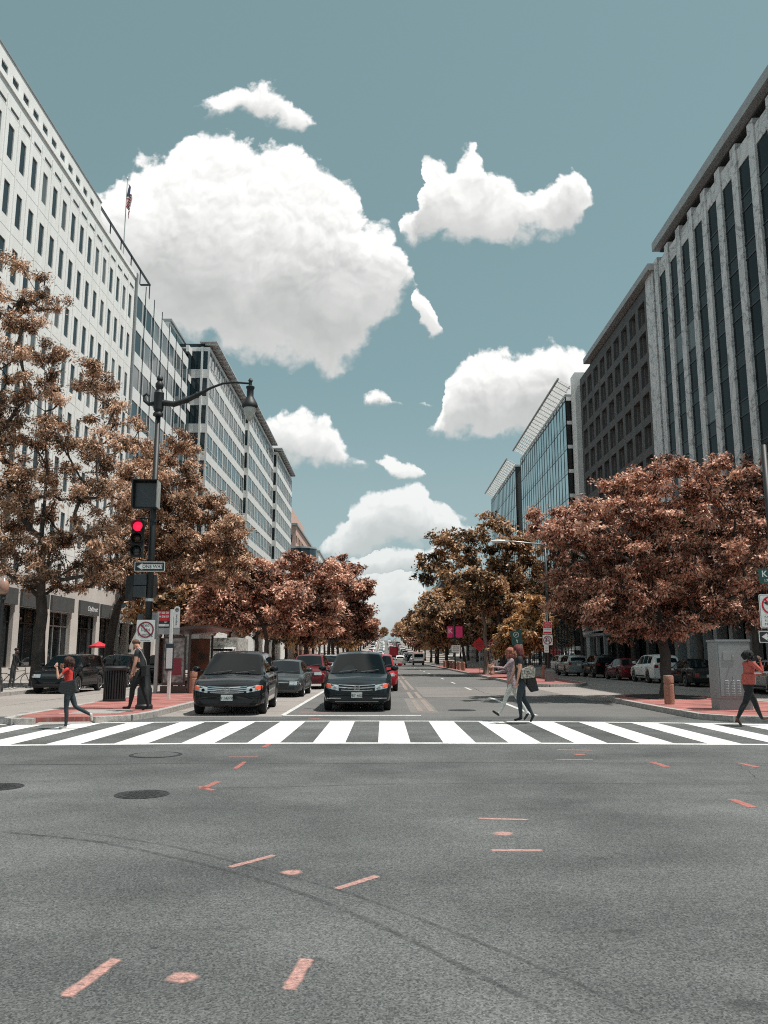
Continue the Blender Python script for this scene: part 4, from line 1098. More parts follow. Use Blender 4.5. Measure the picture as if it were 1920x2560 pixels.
e8 = env_from([(1240, 1345, 95, 50), (1150, 1375, 60, 50), (1100, 1440, 50, 28), (1180, 1440, 90, 50), (1290, 1410, 90, 70), (1270, 1490, 100, 55), (1215, 1500, 45, 30), (1340, 1480, 60, 70), (1075, 1405, 40, 26), (1110, 1350, 50, 30), (1200, 1310, 60, 26), (1330, 1370, 50, 40)], 70.0, 3.8)
crown_tree('street_tree', 'tall loose brown tree on the far right island above the walking women', (9.9, 70.0, 0.15), e8, 160, 24000, (0.34, 0.17), 0.80, LF_brown, 61, 0.30, 0.22, GR, bark=M_bark, bare=20, tone=(0.45, 0.3))
e9 = env_from([(1310, 1525, 48, 40), (1300, 1590, 62, 45), (1350, 1570, 40, 50), (1275, 1620, 45, 30)], 57.0, 1.9)
crown_tree('young_tree', 'small amber tree beside the no u turn sign', (9.9, 57.0, 0.15), e9, 70, 24000, (0.27, 0.12), 0.55, LF_org, 67, 0.2, 0.11, GR, tone=(0.62, 0.2))
e10 = env_from([(1100, 1525, 50, 34), (1150, 1540, 60, 36), (1085, 1565, 50, 28)], 102.0, 3.6)
crown_tree('street_tree', 'brown tree behind the magenta banners on the right', (9.8, 102.0, 0.15), e10, 90, 24000, (0.40, 0.18), 0.95, LF_brown, 71, 0.3, 0.2, GR)
e11 = env_from([(1215, 1600, 24, 24), (1212, 1570, 20, 20)], 66.0, 1.2)
crown_tree('street_tree', 'slim tree with pale trunk beside the red diamond sign', (8.05, 66.5, 0.15), env_from([(1195, 1460, 45, 36), (1235, 1480, 50, 36), (1210, 1505, 50, 26)], 66.5, 2.2), 60, 12000, (0.33, 0.15), 0.8, LF_brown, 73, 0.45, 0.19, GR, bark=M_bark2)
# trees on the right pavement, in the shade of the offices
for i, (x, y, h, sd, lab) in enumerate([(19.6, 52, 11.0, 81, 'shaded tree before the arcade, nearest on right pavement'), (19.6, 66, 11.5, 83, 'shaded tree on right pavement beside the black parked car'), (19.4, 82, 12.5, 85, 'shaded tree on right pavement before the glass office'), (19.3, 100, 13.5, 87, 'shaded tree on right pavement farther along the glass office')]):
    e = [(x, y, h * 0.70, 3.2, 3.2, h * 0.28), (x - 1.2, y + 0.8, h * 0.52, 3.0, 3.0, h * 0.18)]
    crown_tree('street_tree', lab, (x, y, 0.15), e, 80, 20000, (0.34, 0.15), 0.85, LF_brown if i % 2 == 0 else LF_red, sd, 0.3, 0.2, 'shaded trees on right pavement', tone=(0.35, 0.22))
# avenue running up the hill: shared crowns, one tree object each
protos = []
for i, lm in enumerate((LF_brown, LF_org, LF_red)):
    e = [(0, 0, 7.6, 4.2, 4.2, 3.6), (1.2, -0.8, 5.4, 3.6, 3.6, 2.2), (-1.2, 1.0, 9.3, 2.8, 2.8, 2.2)]
    protos.append(crown_tree('avenue_tree', '', (0, 0, 0), e, 90, 9000, (0.58, 0.30), 1.15, lm, 91 + i, 0.28, 0.24, data_only=True))
cnt = {}
ORD = 'first second third fourth fifth sixth seventh eighth ninth tenth eleventh twelfth thirteenth fourteenth fifteenth sixteenth seventeenth eighteenth nineteenth twentieth'.split()
ORD += ['twenty ' + o for o in ORD[:9]] + ['thirtieth'] + ['thirty ' + o for o in ORD[:9]] + ['fortieth'] + ['forty ' + o for o in ORD[:9]]
rs = random.Random(5)
def avenue(x, y, i, side, sc=1.0):
    tm, cm = protos[i % 3]
    s = sc * rs.uniform(0.85, 1.12); a = rs.uniform(0, 6.28)
    where = 'left' if side < 0 else 'right'
    row = 'pavement row' if abs(x) > 14 else 'island row'
    if y > 505: row = 'hilltop clump'
    cnt[(where, row)] = cnt.get((where, row), 0) + 1
    t = thing('avenue_tree', '%s autumn tree of the %s %s, counted away from the crossing' % (ORD[cnt[(where, row)] - 1], where, row), 'tree', (x, y, rz(y) + 0.1), a, 'avenue trees on the %s up the hill' % where)
    t.scale = (s, s, s)
    link('trunk', tm, t); link('crown', cm, t)
avenue(-17.0, 70, 0, -1, 1.0); avenue(-17.0, 92, 2, -1, 1.1)
y = 122; i = 0
while y < 500:
    avenue(-7.6 + rs.uniform(-0.6, 0.4), y, i, -1); avenue(9.4 + rs.uniform(-0.5, 0.6), y + 4, i + 1, 1, 0.95)
    avenue(-17.0, y - 10, i + 2, -1, 1.05); avenue(19.0, y - 2, i, 1, 1.05)
    y += 13 + y * 0.03; i += 1
for j in range(9): avenue(-30 + j * 7.5, 520 + rs.uniform(-8, 8), j, -1 if j < 4 else 1, 0.8)

# ---------------------------------------------------------------- vehicles
from mathutils.bvhtree import BVHTree
def paint(name, col, metal=0.0, rough=0.28):
    return pbr('paint_' + name, col, 0.4, metal, 0.08, var=0.04, vs=2, coat=0.5)
P_black = paint('black', (0.006, 0.0075, 0.009))
P_teal = paint('dark_teal', (0.008, 0.014, 0.017))
P_grey = paint('charcoal', (0.06, 0.068, 0.07), 0.6)
P_silver = paint('silver', (0.42, 0.44, 0.44), 0.7)
P_red = paint('red', (0.30, 0.012, 0.02))
P_dred = paint('dark_red', (0.12, 0.012, 0.016))
P_white = paint('white', (0.72, 0.72, 0.70))
M_carglass = glass_wall('car_glass', (0.005, 0.010, 0.012), 0.02, 1.2, 0.002, 1.0)
M_tyre = pbr('tyre_rubber', (0.012, 0.012, 0.012), 0.85, var=0.2, vs=20)
M_rim = pbr('alloy_rim', (0.40, 0.41, 0.42), 0.3, 0.9, var=0.1, vs=20)
M_lamp = pbr('headlamp_lens', (0.55, 0.57, 0.57), 0.08, 0.5, var=0.25, vs=25)
M_amber = pbr('amber_lens', (0.60, 0.09, 0.04), 0.15, var=0.2, vs=30)
M_taillamp = pbr('tail_lamp', (0.38, 0.008, 0.015), 0.15, var=0.2, vs=30)
M_trim = pbr('black_plastic_trim', (0.014, 0.015, 0.016), 0.55, var=0.15, vs=10)
M_plate = pbr('number_plate', (0.66, 0.67, 0.65), 0.5, var=0.05, vs=20)

CAR = {
 'van': dict(L=5.15, W=2.0, zb=0.24, ax=(0.95, 3.95), rw=0.345, tum=0.30,
     w=([0, .05, .18, .5, 1.0, 4.6, 5.0, 5.15], [.74, .84, .93, .98, 1.0, 1.0, .96, .90]),
     zt=([0, .06, .2, .5, 1.0, 1.5, 5.15], [.66, .78, .86, .95, 1.05, 1.08, 1.13]),
     zr=([1.0, 1.98, 2.35, 3.4, 4.75, 4.98, 5.13], [1.05, 1.62, 1.68, 1.71, 1.66, 1.56, 1.13]), win=((1.75, 2.75), (2.85, 3.85), (3.95, 4.75)), rear=(4.99, 5.13)),
 'sedan': dict(L=4.8, W=1.82, zb=0.20, ax=(0.92, 3.68), rw=0.325, tum=0.36,
     w=([0, .06, .25, .6, 1.1, 4.2, 4.65, 4.8], [.74, .84, .92, .97, 1.0, 1.0, .95, .86]),
     zt=([0, .06, .3, .8, 1.25, 2.5, 4.0, 4.6, 4.8], [.52, .64, .71, .78, .87, .92, .96, .95, .80]),
     zr=([1.2, 2.05, 2.5, 3.2, 3.5, 4.2], [.87, 1.34, 1.42, 1.41, 1.34, .96]), win=((1.8, 2.7), (2.78, 3.55)), rear=(3.52, 4.15)),
 'suv': dict(L=4.65, W=1.86, zb=0.26, ax=(0.9, 3.65), rw=0.36, tum=0.28,
     w=([0, .05, .2, .5, 1.0, 4.2, 4.55, 4.65], [.78, .86, .93, .97, 1.0, 1.0, .95, .88]),
     zt=([0, .06, .25, .7, 1.15, 2.4, 4.65], [.70, .84, .93, .99, 1.05, 1.08, 1.14]),
     zr=([1.1, 1.85, 2.3, 3.4, 4.25, 4.45, 4.63], [1.05, 1.56, 1.64, 1.66, 1.60, 1.50, 1.14]), win=((1.65, 2.55), (2.63, 3.4), (3.48, 4.1)), rear=(4.46, 4.63)),
}
def car_section(sp, y):
    w = sp['W'] / 2 * np.interp(y, *sp['w']); zt = float(np.interp(y, *sp['zt']))
    zr_ = sp['zr']; h = max(0.0, float(np.interp(y, zr_[0], zr_[1])) - zt) if zr_[0][0] <= y <= zr_[0][-1] else 0.0
    zb = sp['zb'] + (0.06 if y < 0.03 or y > sp['L'] - 0.03 else 0)
    ra = sp['rw'] + 0.055
    for a in sp['ax']:
        if abs(y - a) < ra: zb = max(zb, sp['rw'] + math.sqrt(ra * ra - (y - a) ** 2))
    zb = min(zb, zt - 0.14)
    H = zt - zb
    s = [(0, zb), (w - .15, zb), (w - .035, zb + min(.07, H * .25)), (w, zb + .40 * H), (w - .004, zb + .70 * H), (w - .045, zt - .07 if H > .2 else zt - .03), (w - .12, zt)]
    cw = w - .14 - sp['tum'] * h * 0.93
    s += [(cw, zt + .93 * h), (cw - .10, zt + h), (0, zt + h + .035)]
    return s
def car_grid(sp, fine=True):
    ys = {0.0, sp['L']}
    ys |= set(sp['w'][0]) | set(sp['zt'][0]) | set(sp['zr'][0])
    if fine:
        ys |= set(np.arange(0.1, sp['L'], 0.22))
        for a in sp['ax']: ys |= set(a + np.linspace(-1, 1, 17) * (sp['rw'] + 0.056))
        for a, b in sp['win']: ys |= {a, b}
    else:
        for a in sp['ax']: ys |= set(a + np.linspace(-1, 1, 7) * (sp['rw'] + 0.056))
    ys = sorted(y for y in ys if 0 <= y <= sp['L'])
    ys = [y for i, y in enumerate(ys) if i == 0 or y - ys[i - 1] > 0.012]
    return ys, [car_section(sp, y) for y in ys]
def car_body_mesh(sp, mat, fine=True, open_front=False):
    ys, S = car_grid(sp, fine)
    n = len(S[0]); ring = 2 * n - 2
    mb = MB(); v = []
    for y, s in zip(ys, S):
        v += [(p[0], y, p[1]) for p in s] + [(-p[0], y, p[1]) for p in s[-2:0:-1]]
    f = []
    for i in range(len(ys) - 1):
        for k in range(ring):
            a, b = i * ring + k, i * ring + (k + 1) % ring
            if open_front and k in (8, 9) and ys[i] > sp['zr'][0][0] + 0.03 and ys[i + 1] < sp['zr'][0][1] + 0.005: continue
            f.append((a, a + ring, b + ring, b))
    f += [tuple(range(ring)), tuple(range((len(ys) - 1) * ring, len(ys) * ring))[::-1]]
    mb.add(v, f)
    return mb.mesh('body', mat, smooth=38, recalc=True)
def side_patch(sp, y0, y1, j0, j1, off, s0=0.0, s1=1.0, n=5):
    """panes lying on the body skin on both flanks: returns (right, left) MBs"""
    out = []
    for sg in (1, -1):
        mb = MB(); v = []
        for y in np.linspace(y0, y1, n):
            s = car_section(sp, y); a, b = np.array(s[j0]), np.array(s[j1])
            d = b - a; nr = np.array([d[1], -d[0]]); nr = nr / (np.linalg.norm(nr) + 1e-9)
            for t in (s0, s1):
                p = a + d * t + nr * off
                v.append((sg * p[0], y, p[1]))
        mb.add(v, [((2 * i, 2 * i + 2, 2 * i + 3, 2 * i + 1) if sg > 0 else (2 * i, 2 * i + 1, 2 * i + 3, 2 * i + 2)) for i in range(n - 1)])
        out.append(mb)
    return out
def top_patch(sp, y0, y1, off, trim=0.05):
    mb = MB(); v = []; n = 6
    for y in np.linspace(y0, y1, n):
        s = car_section(sp, y); p8, p9 = s[8], s[9]
        xw = p8[0] + 0.055
        for x in np.linspace(-1, 1, 7):
            z = p9[1] + (p8[1] - p9[1]) * abs(x) ** 2
            v.append((x * xw * (1 - trim), y - off * 0.8 if y1 < 2.6 else y + off * 0.8, z + off))
    mb.add(v, [(7 * i + k, 7 * i + k + 1, 7 * i + k + 8, 7 * i + k + 7) for i in range(n - 1) for k in range(6)])
    return mb
def decal(bvh, xs, zlo, zhi, off, sgn=1, m=3):
    """skin patch projected on the nose (sgn=1) or tail (sgn=-1) of a body"""
    mb = MB(); v = []
    for x, a, b in zip(xs, zlo, zhi):
        for t in np.linspace(0, 1, m):
            z = a + (b - a) * t
            hit = bvh.ray_cast(Vector((x, -5 if sgn > 0 else 20, z)), Vector((0, sgn, 0)))
            y = hit[0].y if hit[0] is not None else (0.3 if sgn > 0 else 4.4)
            v.append((x, y - sgn * off, z))
    n = len(xs)
    mb.add(v, [((m * i + k, m * i + m + k, m * i + m + k + 1, m * i + k + 1)) for i in range(n - 1) for k in range(m - 1)])
    return mb
M_screen = bpy.data.materials.new('clear_windscreen'); M_screen.use_nodes = True
_n = M_screen.node_tree; _n.nodes.remove(_n.nodes['Principled BSDF'])
_t = _n.nodes.new('ShaderNodeBsdfTransparent'); _t.inputs[0].default_value = (0.26, 0.32, 0.34, 1); _g = _n.nodes.new('ShaderNodeBsdfGlossy'); _g.inputs['Roughness'].default_value = 0.02; _g.inputs[0].default_value = (0.9, 0.95, 0.96, 1)
_f = _n.nodes.new('ShaderNodeFresnel'); _f.inputs[0].default_value = 1.3; _m = _n.nodes.new('ShaderNodeMixShader')
_n.links.new(_f.outputs[0], _m.inputs[0]); _n.links.new(_t.outputs[0], _m.inputs[1]); _n.links.new(_g.outputs[0], _m.inputs[2]); _n.links.new(_m.outputs[0], _n.nodes['Material Output'].inputs[0])
def van_interior(t, sp, style):
    M_in = pbr('grey_cloth_seat', (0.16, 0.165, 0.165), 0.8, var=0.15); ya = sp['zr'][0][0]
    mb = MB(); mb.prism([(ya - .1, .80), (ya + .15, 1.03), (ya + .55, 1.06), (ya + .75, .98), (ya + .75, .6), (ya, .6)], -.86, .86, axis='x'); mb.build('dashboard', M_trim, t)
    mb = MB(); mb.box(-.84, .84, 2.2, 4.6, .45, .55); mb.box(-.84, .84, 3.6, 3.65, .55, 1.55); mb.build('cabin_floor', M_trim, t)
    for sg in (1, -1):
        mb = MB(); mb.box(sg * .42 - .25, sg * .42 + .25, 2.45, 2.6, .75, 1.34); mb.box(sg * .42 - .13, sg * .42 + .13, 2.47, 2.57, 1.36, 1.54); mb.box(sg * .42 - .25, sg * .42 + .25, 2.0, 2.5, .68, .82); mb.build('seat', M_in, t, bevel=.035)
    w_ = MB(); c = (.40, ya + .85, 1.10)
    w_.tube([(c[0] + .18 * math.cos(a), c[1] + .06 * math.sin(a), c[2] + .17 * math.sin(a)) for a in np.linspace(0, 2 * math.pi, 20)], .016, 6, caps=False); w_.tube([(c[0] - .17, c[1], c[2]), (c[0] + .17, c[1], c[2])], .016, 5)
    w_.build('steering_wheel', M_trim, t)
    if style == 'b':
        m_ = MB(); m_.prism([(-.62, 1.07), (-.1, 1.07), (-.14, 1.28), (-.34, 1.30), (-.5, 1.18)], ya + .5, ya + .52, axis='y'); m_.build('cloud_reflection', pbr('reflection_grey', (0.42, 0.43, 0.42), 0.5, var=0.1), t)  # pale sheet added to stand in for a cloud reflected in the windscreen
    mm_ = MB(); mm_.box(-.12, .12, ya + .78, ya + .82, 1.44, 1.52); mm_.build('rear_view_mirror', M_trim, t)
wheel_cache = {}
def wheel_meshes(r, w=0.21):
    if r in wheel_cache: return wheel_cache[r]
    t = MB(); t.lathe([(r * .68, -w / 2), (r * .93, -w / 2), (r, -w / 2 + .03), (r, w / 2 - .03), (r * .93, w / 2), (r * .68, w / 2)], n=26, axis='x')
    tm = t.mesh('wheel', M_tyre, smooth=50)
    q = MB()
    q.lathe([(r * .66, w / 2 - .05), (r * .70, w / 2 + .004), (r * .64, w / 2 + .006), (r * .60, w / 2 - .03)], n=26, axis='x')
    for k in range(7):
        a = 2 * math.pi * k / 7; c, s = math.cos(a), math.sin(a)
        pts = []
        for rr, hw in ((r * .10, .05), (r * .64, .028)):
            for sg in (-1, 1): pts.append((rr * c - sg * hw * s, rr * s + sg * hw * c))
        q.add([(w / 2 - .006, *p) for p in pts] + [(w / 2 - .05, *p) for p in pts], [(0, 2, 3, 1), (0, 4, 6, 2), (1, 3, 7, 5)])
    q.lathe([(r * .15, w / 2 - .05), (r * .15, w / 2), (r * .05, w / 2 + .008)], n=12, axis='x')
    q.lathe([(r * .62, w / 2 - .075), (r * .62, w / 2 - .07)], n=20, axis='x', mi=1)
    rm = q.mesh('rim', [M_rim, M_trim])
    wheel_cache[r] = (tm, rm)
    return wheel_cache[r]
def build_car(kind, name, label, body_mat, cat='car', group=None, style=None, plate=None):
    sp = CAR[kind]; L, W = sp['L'], sp['W']
    t = thing(name, label, cat, group=group)
    bm_ = car_body_mesh(sp, body_mat, open_front=kind == 'van')
    body = link('body', bm_, t)
    bvh = BVHTree.FromPolygons([v.co for v in bm_.vertices], [p.vertices for p in bm_.polygons])
    # glass
    ya, yb = sp['zr'][0][0], sp['zr'][0][1]
    ws = top_patch(sp, ya + 0.02, yb - 0.0, 0.006, 0.0 if kind == 'van' else 0.05).build('windscreen', M_screen if kind == 'van' else M_carglass, t, smooth=True)
    if kind == 'van': van_interior(t, sp, style)
    wp = MB()
    for x in (-0.55, 0.1): wp.tube([(x, ya - 0.02, car_section(sp, ya)[9][1] + 0.03), (x + 0.52, ya + 0.10, car_section(sp, ya + 0.1)[9][1] + 0.03)], 0.009, 5)
    wp.build('wiper', M_trim, ws)
    ra_, rb_ = sp['rear']
    top_patch(sp, ra_ + 0.02, rb_ - 0.02, 0.006, 0.1).build('rear_window', M_carglass, t, smooth=True)
    for (a, b) in sp['win']:
        for mb in side_patch(sp, a, b, 6, 7, 0.006, 0.06, 0.93): mb.build('side_window', M_carglass, t, smooth=True)
    # door handles, rocker strip
    for y in (2.55, 3.55):
        for sg in (1, -1):
            mb = MB(); mb.box(sg * (W / 2 - .03) - .02, sg * (W / 2 - .03) + .035, y, y + .18, np.interp(y, *sp['zt']) - .16, np.interp(y, *sp['zt']) - .13); mb.build('door_handle', body_mat if style != 'chrome' else M_chrome, t)
    for mb in side_patch(sp, sp['ax'][0] + sp['rw'] + .12, sp['ax'][1] - sp['rw'] - .12, 2, 3, 0.004, 0.1, 0.5): mb.build('door_trim', M_chrome if kind == 'van' else M_trim, t)
    ch = MB(); ch.box(-W / 2 + .25, W / 2 - .25, .3, L - .25, sp['zb'] + .02, .5); ch.build('chassis', M_trim, t)
    tm, rm = wheel_meshes(sp['rw'])
    for a in sp['ax']:
        for sg in (1, -1):
            w_ = link('wheel', tm, t, (sg * (W / 2 - .125), a, sp['rw']), (0, 0, 0 if sg > 0 else math.pi))
            link('rim', rm, w_)
    for sg in (1, -1):   # mirrors
        y = ya + 0.55; z = float(np.interp(y, *sp['zt'])) + .06
        mb = MB(); mb.ball((sg * (W / 2 + .11), y, z + .07), (.12, .075, .085), 10, 6); mb.tube([(sg * (W / 2 - .12), y + .03, z - .02), (sg * (W / 2 + .05), y + .01, z + .03)], .03, 6)
        mb.build('mirror', body_mat, t, smooth=True)
    # nose
    zn = float(np.interp(0.1, *sp['zt']))
    hx = W / 2
    if kind == 'van':
        xs = np.linspace(-.52, .52, 13)
        cv = lambda x: 0.05 * (abs(x) / .52) ** 2
        g0 = decal(bvh, xs, [.575 + cv(x) for x in xs], [.755 + .02 * cv(x) for x in xs], .006).build('grille', M_trim if style != 'a' else M_blackm, t)
        nb = 4 if style == 'a' else 3
        for q in range(nb):
            z = .60 + .145 * q / (nb - 1)
            xx = np.linspace(-.53 + (.08 if q == 0 else 0), .53 - (.08 if q == 0 else 0), 13)
            th = .028 if style == 'a' else .024
            decal(bvh, xx, [z + .55 * cv(x) - th / 2 for x in xx], [z + .55 * cv(x) + th / 2 for x in xx], .022, m=2).build('grille_bar', M_chrome, g0)
        for sg in (1, -1):
            xs = np.linspace(.52, .93, 9) * sg
            lo = [.60 + .20 * (abs(x) - .52) for x in xs]; hi = [.755 + .16 * (abs(x) - .52) - (.05 * max(0, (abs(x) - .85) / .08)) for x in xs]
            h_ = decal(bvh, xs, lo, hi, .008).build('headlight', M_lamp, t, smooth=True)
            xs = np.linspace(.74, .925, 6) * sg
            decal(bvh, xs, [.63 + .20 * (abs(x) - .52) for x in xs], [.735 + .15 * (abs(x) - .52) for x in xs], .014).build('indicator', M_amber, h_, smooth=True)
            c = decal(bvh, [sg * .64], [.68], [.69], .014)
            p = c.v[0]; mb = MB(); mb.lathe([(.045, 0), (.04, -.012)], (p[0], p[1], p[2]), 12, axis='y'); mb.build('lens', M_carglass if style == 'a' else M_chrome, h_)
            xs = np.linspace(.45, .86, 8) * sg     # fog lamp recess and bright strip
            decal(bvh, xs, [.33] * 8, [.43] * 8, .004).build('fog_recess', M_trim, t)
            if style == 'b':
                decal(bvh, xs, [.375] * 8, [.40] * 8, .016, m=2).build('bumper_strip', M_chrome, t)
        xs = np.linspace(-.62, .62, 12)
        decal(bvh, xs, [.32] * 12, [.44] * 12, .006).build('lower_intake', M_trim, t)
        decal(bvh, xs, [.285] * 12, [.30] * 12, .015, m=2).build('bumper_lip', P_grey if style == 'a' else M_chrome, t)
        # slanted H in a frame
        y = decal(bvh, [0], [.68], [.69], .035).v[0][1]
        mb = MB()
        for sg in (1, -1):
            mb.prism([(sg * .055, .625), (sg * .075, .625), (sg * .088, .735), (sg * .066, .735)], y - .006, y + .02, axis='y')
            mb.prism([(sg * .022, .635), (sg * .038, .635), (sg * .046, .725), (sg * .028, .725)], y - .008, y + .018, axis='y')
        mb.box(-.03, .03, y - .008, y + .018, .672, .690); mb.box(-.07, .07, y - .006, y + .02, .735, .75); mb.box(-.058, .058, y - .006, y + .02, .612, .626)
        mb.build('badge', M_chrome, t, recalc=True)
        pz, py_ = .475, decal(bvh, [0], [.47], [.48], .03).v[0][1]
    else:
        xs = np.linspace(-.36, .36, 9)
        z1 = zn - .06
        g0 = decal(bvh, xs, [z1 - .16] * 9, [z1] * 9, .006).build('grille', M_trim, t)
        decal(bvh, xs, [z1 - .02] * 9, [z1] * 9, .016, m=2).build('grille_bar', M_chrome, g0)
        for sg in (1, -1):
            xs = np.linspace(.40, hx * .9, 7) * sg
            decal(bvh, xs, [z1 - .12] * 7, [z1 + .02] * 7, .008).build('headlight', M_lamp, t, smooth=True)
        xs = np.linspace(-.6, .6, 9); decal(bvh, xs, [.30] * 9, [.42] * 9, .006).build('lower_intake', M_trim, t)
        pz, py_ = .46, decal(bvh, [0], [.46], [.47], .03).v[0][1]
    if plate:
        mb = MB(); mb.box(-.155, .155, py_ - .012, py_, pz - .078, pz + .078); p_ = mb.build('number_plate', M_plate, t)
        link('lettering', text_mesh(plate, .105, M_ink, .001, spacing=0.92), p_, (0, py_ - .015, pz - .01), FACE)
    # tail
    zt_ = float(np.interp(L, *sp['zt']))
    for sg in (1, -1):
        xs = np.linspace(hx * .58, hx * .9, 5) * sg
        decal(bvh, xs, [zt_ - .25] * 5, [zt_ - .08] * 5, .008, -1).build('tail_light', M_taillamp, t)
    mb = decal(bvh, np.linspace(-.155, .155, 3), [zt_ - .30] * 3, [zt_ - .16] * 3, .012, -1, 2); mb.build('number_plate', M_plate, t)
    return t
def put(t, x, y, away=False, yaw=0.0, z=None):
    L = 5.0
    t.location = (x, y, rz(y) if z is None else z); t.rotation_euler = (0, 0, (math.pi if away else 0) + yaw)
    return t
def away_at(t, kind, x, y): return put(t, x, y + CAR[kind]['L'], True)

put(build_car('van', 'minivan', 'black minivan with wide chrome slat grille stopped in the left lane', P_black, 'minivan', style='a', plate='9 14279'), -4.22, 22.75, yaw=R(2.5))
put(build_car('van', 'minivan', 'dark teal black minivan with thin chrome grille bars stopped at the line', P_teal, 'minivan', style='b', plate='VET 4628'), -0.78, 24.3)
put(build_car('sedan', 'sedan_car', 'charcoal sedan queuing behind the left minivan', P_grey, 'car', style='chrome', plate=''), -4.05, 32.6)
put(build_car('suv', 'crossover_car', 'dark red crossover queuing in the left lane between the minivans', P_dred, 'car'), -3.75, 40.5)
put(build_car('suv', 'crossover_car', 'bright red car half hidden behind the teal black minivan', P_red, 'car'), -0.28, 38.0)
kb = build_car('suv', 'parked_suv', 'black parked car behind the crossing woman, nearest of three on the left', P_black, 'car', 'black cars parked on the left')
put(kb, -14.1, 35.6)
for x, y, lab in ((-13.95, 42.2, 'black parked car behind the litter bin, second of three on the left'), (-13.6, 49.0, 'black parked car beside the bus shelter, third on the left')):
    c = copy_tree(kb); c['label'] = lab; put(c, x, y)
c = build_car('sedan', 'sedan_car', 'dark sedan cut off by the left edge of the picture', P_grey, 'car'); put(c, -14.4, 25.3)
# right hand parked row, facing away
GP = 'cars parked on the right'
away_at(build_car('sedan', 'parked_sedan', 'silver grey sedan at the right edge beside the walking woman', P_silver, 'car', GP), 'sedan', 16.5, 33.0)
kS = build_car('sedan', 'parked_sedan', 'black parked sedan between the tree and the grey cabinet', P_black, 'car', GP); away_at(kS, 'sedan', 16.6, 43.0)
away_at(build_car('suv', 'parked_suv', 'white parked car hidden behind the big tree trunk', P_white, 'car', GP), 'suv', 16.5, 49.0)
away_at(build_car('sedan', 'parked_sedan', 'dark red parked sedan left of the big tree trunk', P_dred, 'car', GP), 'sedan', 16.3, 54.6)
kb2 = copy_tree(kb); kb2['label'] = 'black parked sport utility car left of the dark red sedan'; kb2['group'] = GP; away_at(kb2, 'suv', 16.2, 61.0)
away_at(build_car('suv', 'parked_suv', 'silver parked sport utility car, leftmost of the right parked row', P_silver, 'car', GP), 'suv', 15.4, 66.6)
c = build_car('suv', 'parked_suv', 'white sport utility car seen behind the cobra lamp post', P_white, 'car', GP); away_at(c, 'suv', 16.6, 76)
c2 = copy_tree(kS); c2['label'] = 'dark sedan parked behind the slim pale trunk'; away_at(c2, 'sedan', 12.9, 84)
c2 = copy_tree(c); c2['label'] = 'white car parked behind the brick bollards'; away_at(c2, 'suv', 13.2, 92)
# white delivery truck behind the left minivan
def box_truck(label, x, y, away, body, box, cab_h=2.2, L=7.0, W=2.2, H=3.0, name='delivery_truck'):
    t = thing(name, label, 'truck')
    mb = MB(); mb.prism([(0.0, .45), (0.0, 1.15), (.75, 1.35), (1.25, cab_h), (1.9, cab_h + .05), (1.9, .45)], -W / 2 + .08, W / 2 - .08, axis='x'); mb.build('cab', body, t, bevel=.05)
    mb = MB(); mb.box(-W / 2, W / 2, 1.95, L, .75, H); mb.build('cargo_box', box, t, bevel=.04)
    mb = MB(); mb.quad((-W / 2 + .2, .80, 1.40), (W / 2 - .2, .80, 1.40), (W / 2 - .25, 1.22, cab_h - .08), (-W / 2 + .25, 1.22, cab_h - .08)); mb.v = [(a, b - .012, c + .01) for a, b, c in mb.v]; mb.build('windscreen', M_carglass, t)
    mb = MB(); mb.box(-.6, .6, -.03, -.002, .7, 1.0); mb.build('grille', M_trim, t)
    tm, rm = wheel_meshes(.36)
    for a in (1.0, L - 1.4):
        for sg in (1, -1):
            w_ = link('wheel', tm, t, (sg * (W / 2 - .16), a, .36), (0, 0, 0 if sg > 0 else math.pi)); link('rim', rm, w_)
    mb = MB(); mb.box(-W / 2 + .3, W / 2 - .3, .2, L - .1, .4, .74); mb.build('chassis', M_trim, t)
    for sg in (1, -1):
        mb = MB(); mb.box(sg * .75 - .14, sg * .75 + .14, -.03, -.002, .75, .95); mb.build('headlight', M_lamp, t)
        mb = MB(); mb.box(sg * .95 - .1, sg * .95 + .1, L + .002, L + .02, .85, 1.15); mb.build('tail_light', M_taillamp, t)
    return put(t, x, y, away)
box_truck('white delivery truck behind the left minivan', -12.6, 64, False, P_white, pbr('leaf_print_box', (0.10, 0.12, 0.11), 0.6, col2=(0.75, 0.76, 0.72), vs=4, detail=6))
tv = box_truck('red box truck driving up the hill', 2.4, 205 + 7, True, P_white, P_red)
# white traffic ahead
c = copy_tree(c); c['label'] = 'white car driving away in the inner lane ahead'; c['group'] = 'white traffic driving away'; away_at(c, 'suv', 2.75, 142)
tw = box_truck('white van with orange roof lights driving away in the outer lane', 5.75, 139 + 5, True, P_white, P_white, 2.0, 5.0, 1.95, 2.15, 'work_van')
mb = MB(); mb.box(-.7, -.25, 3.6, 3.9, 2.15, 2.4); mb.build('roof_light', M_orange, tw)
mb = MB(); mb.box(.25, .7, 3.6, 3.9, 2.15, 2.4); mb.build('roof_light', M_orange, tw)
mb = MB(); mb.box(-.75, .75, 5.003, 5.02, 1.35, 1.9); mb.build('rear_window', M_carglass, tw)
mb = MB(); mb.box(-.95, .95, 5.0, 5.1, .45, .75); mb.build('rear_bumper', M_trim, tw)
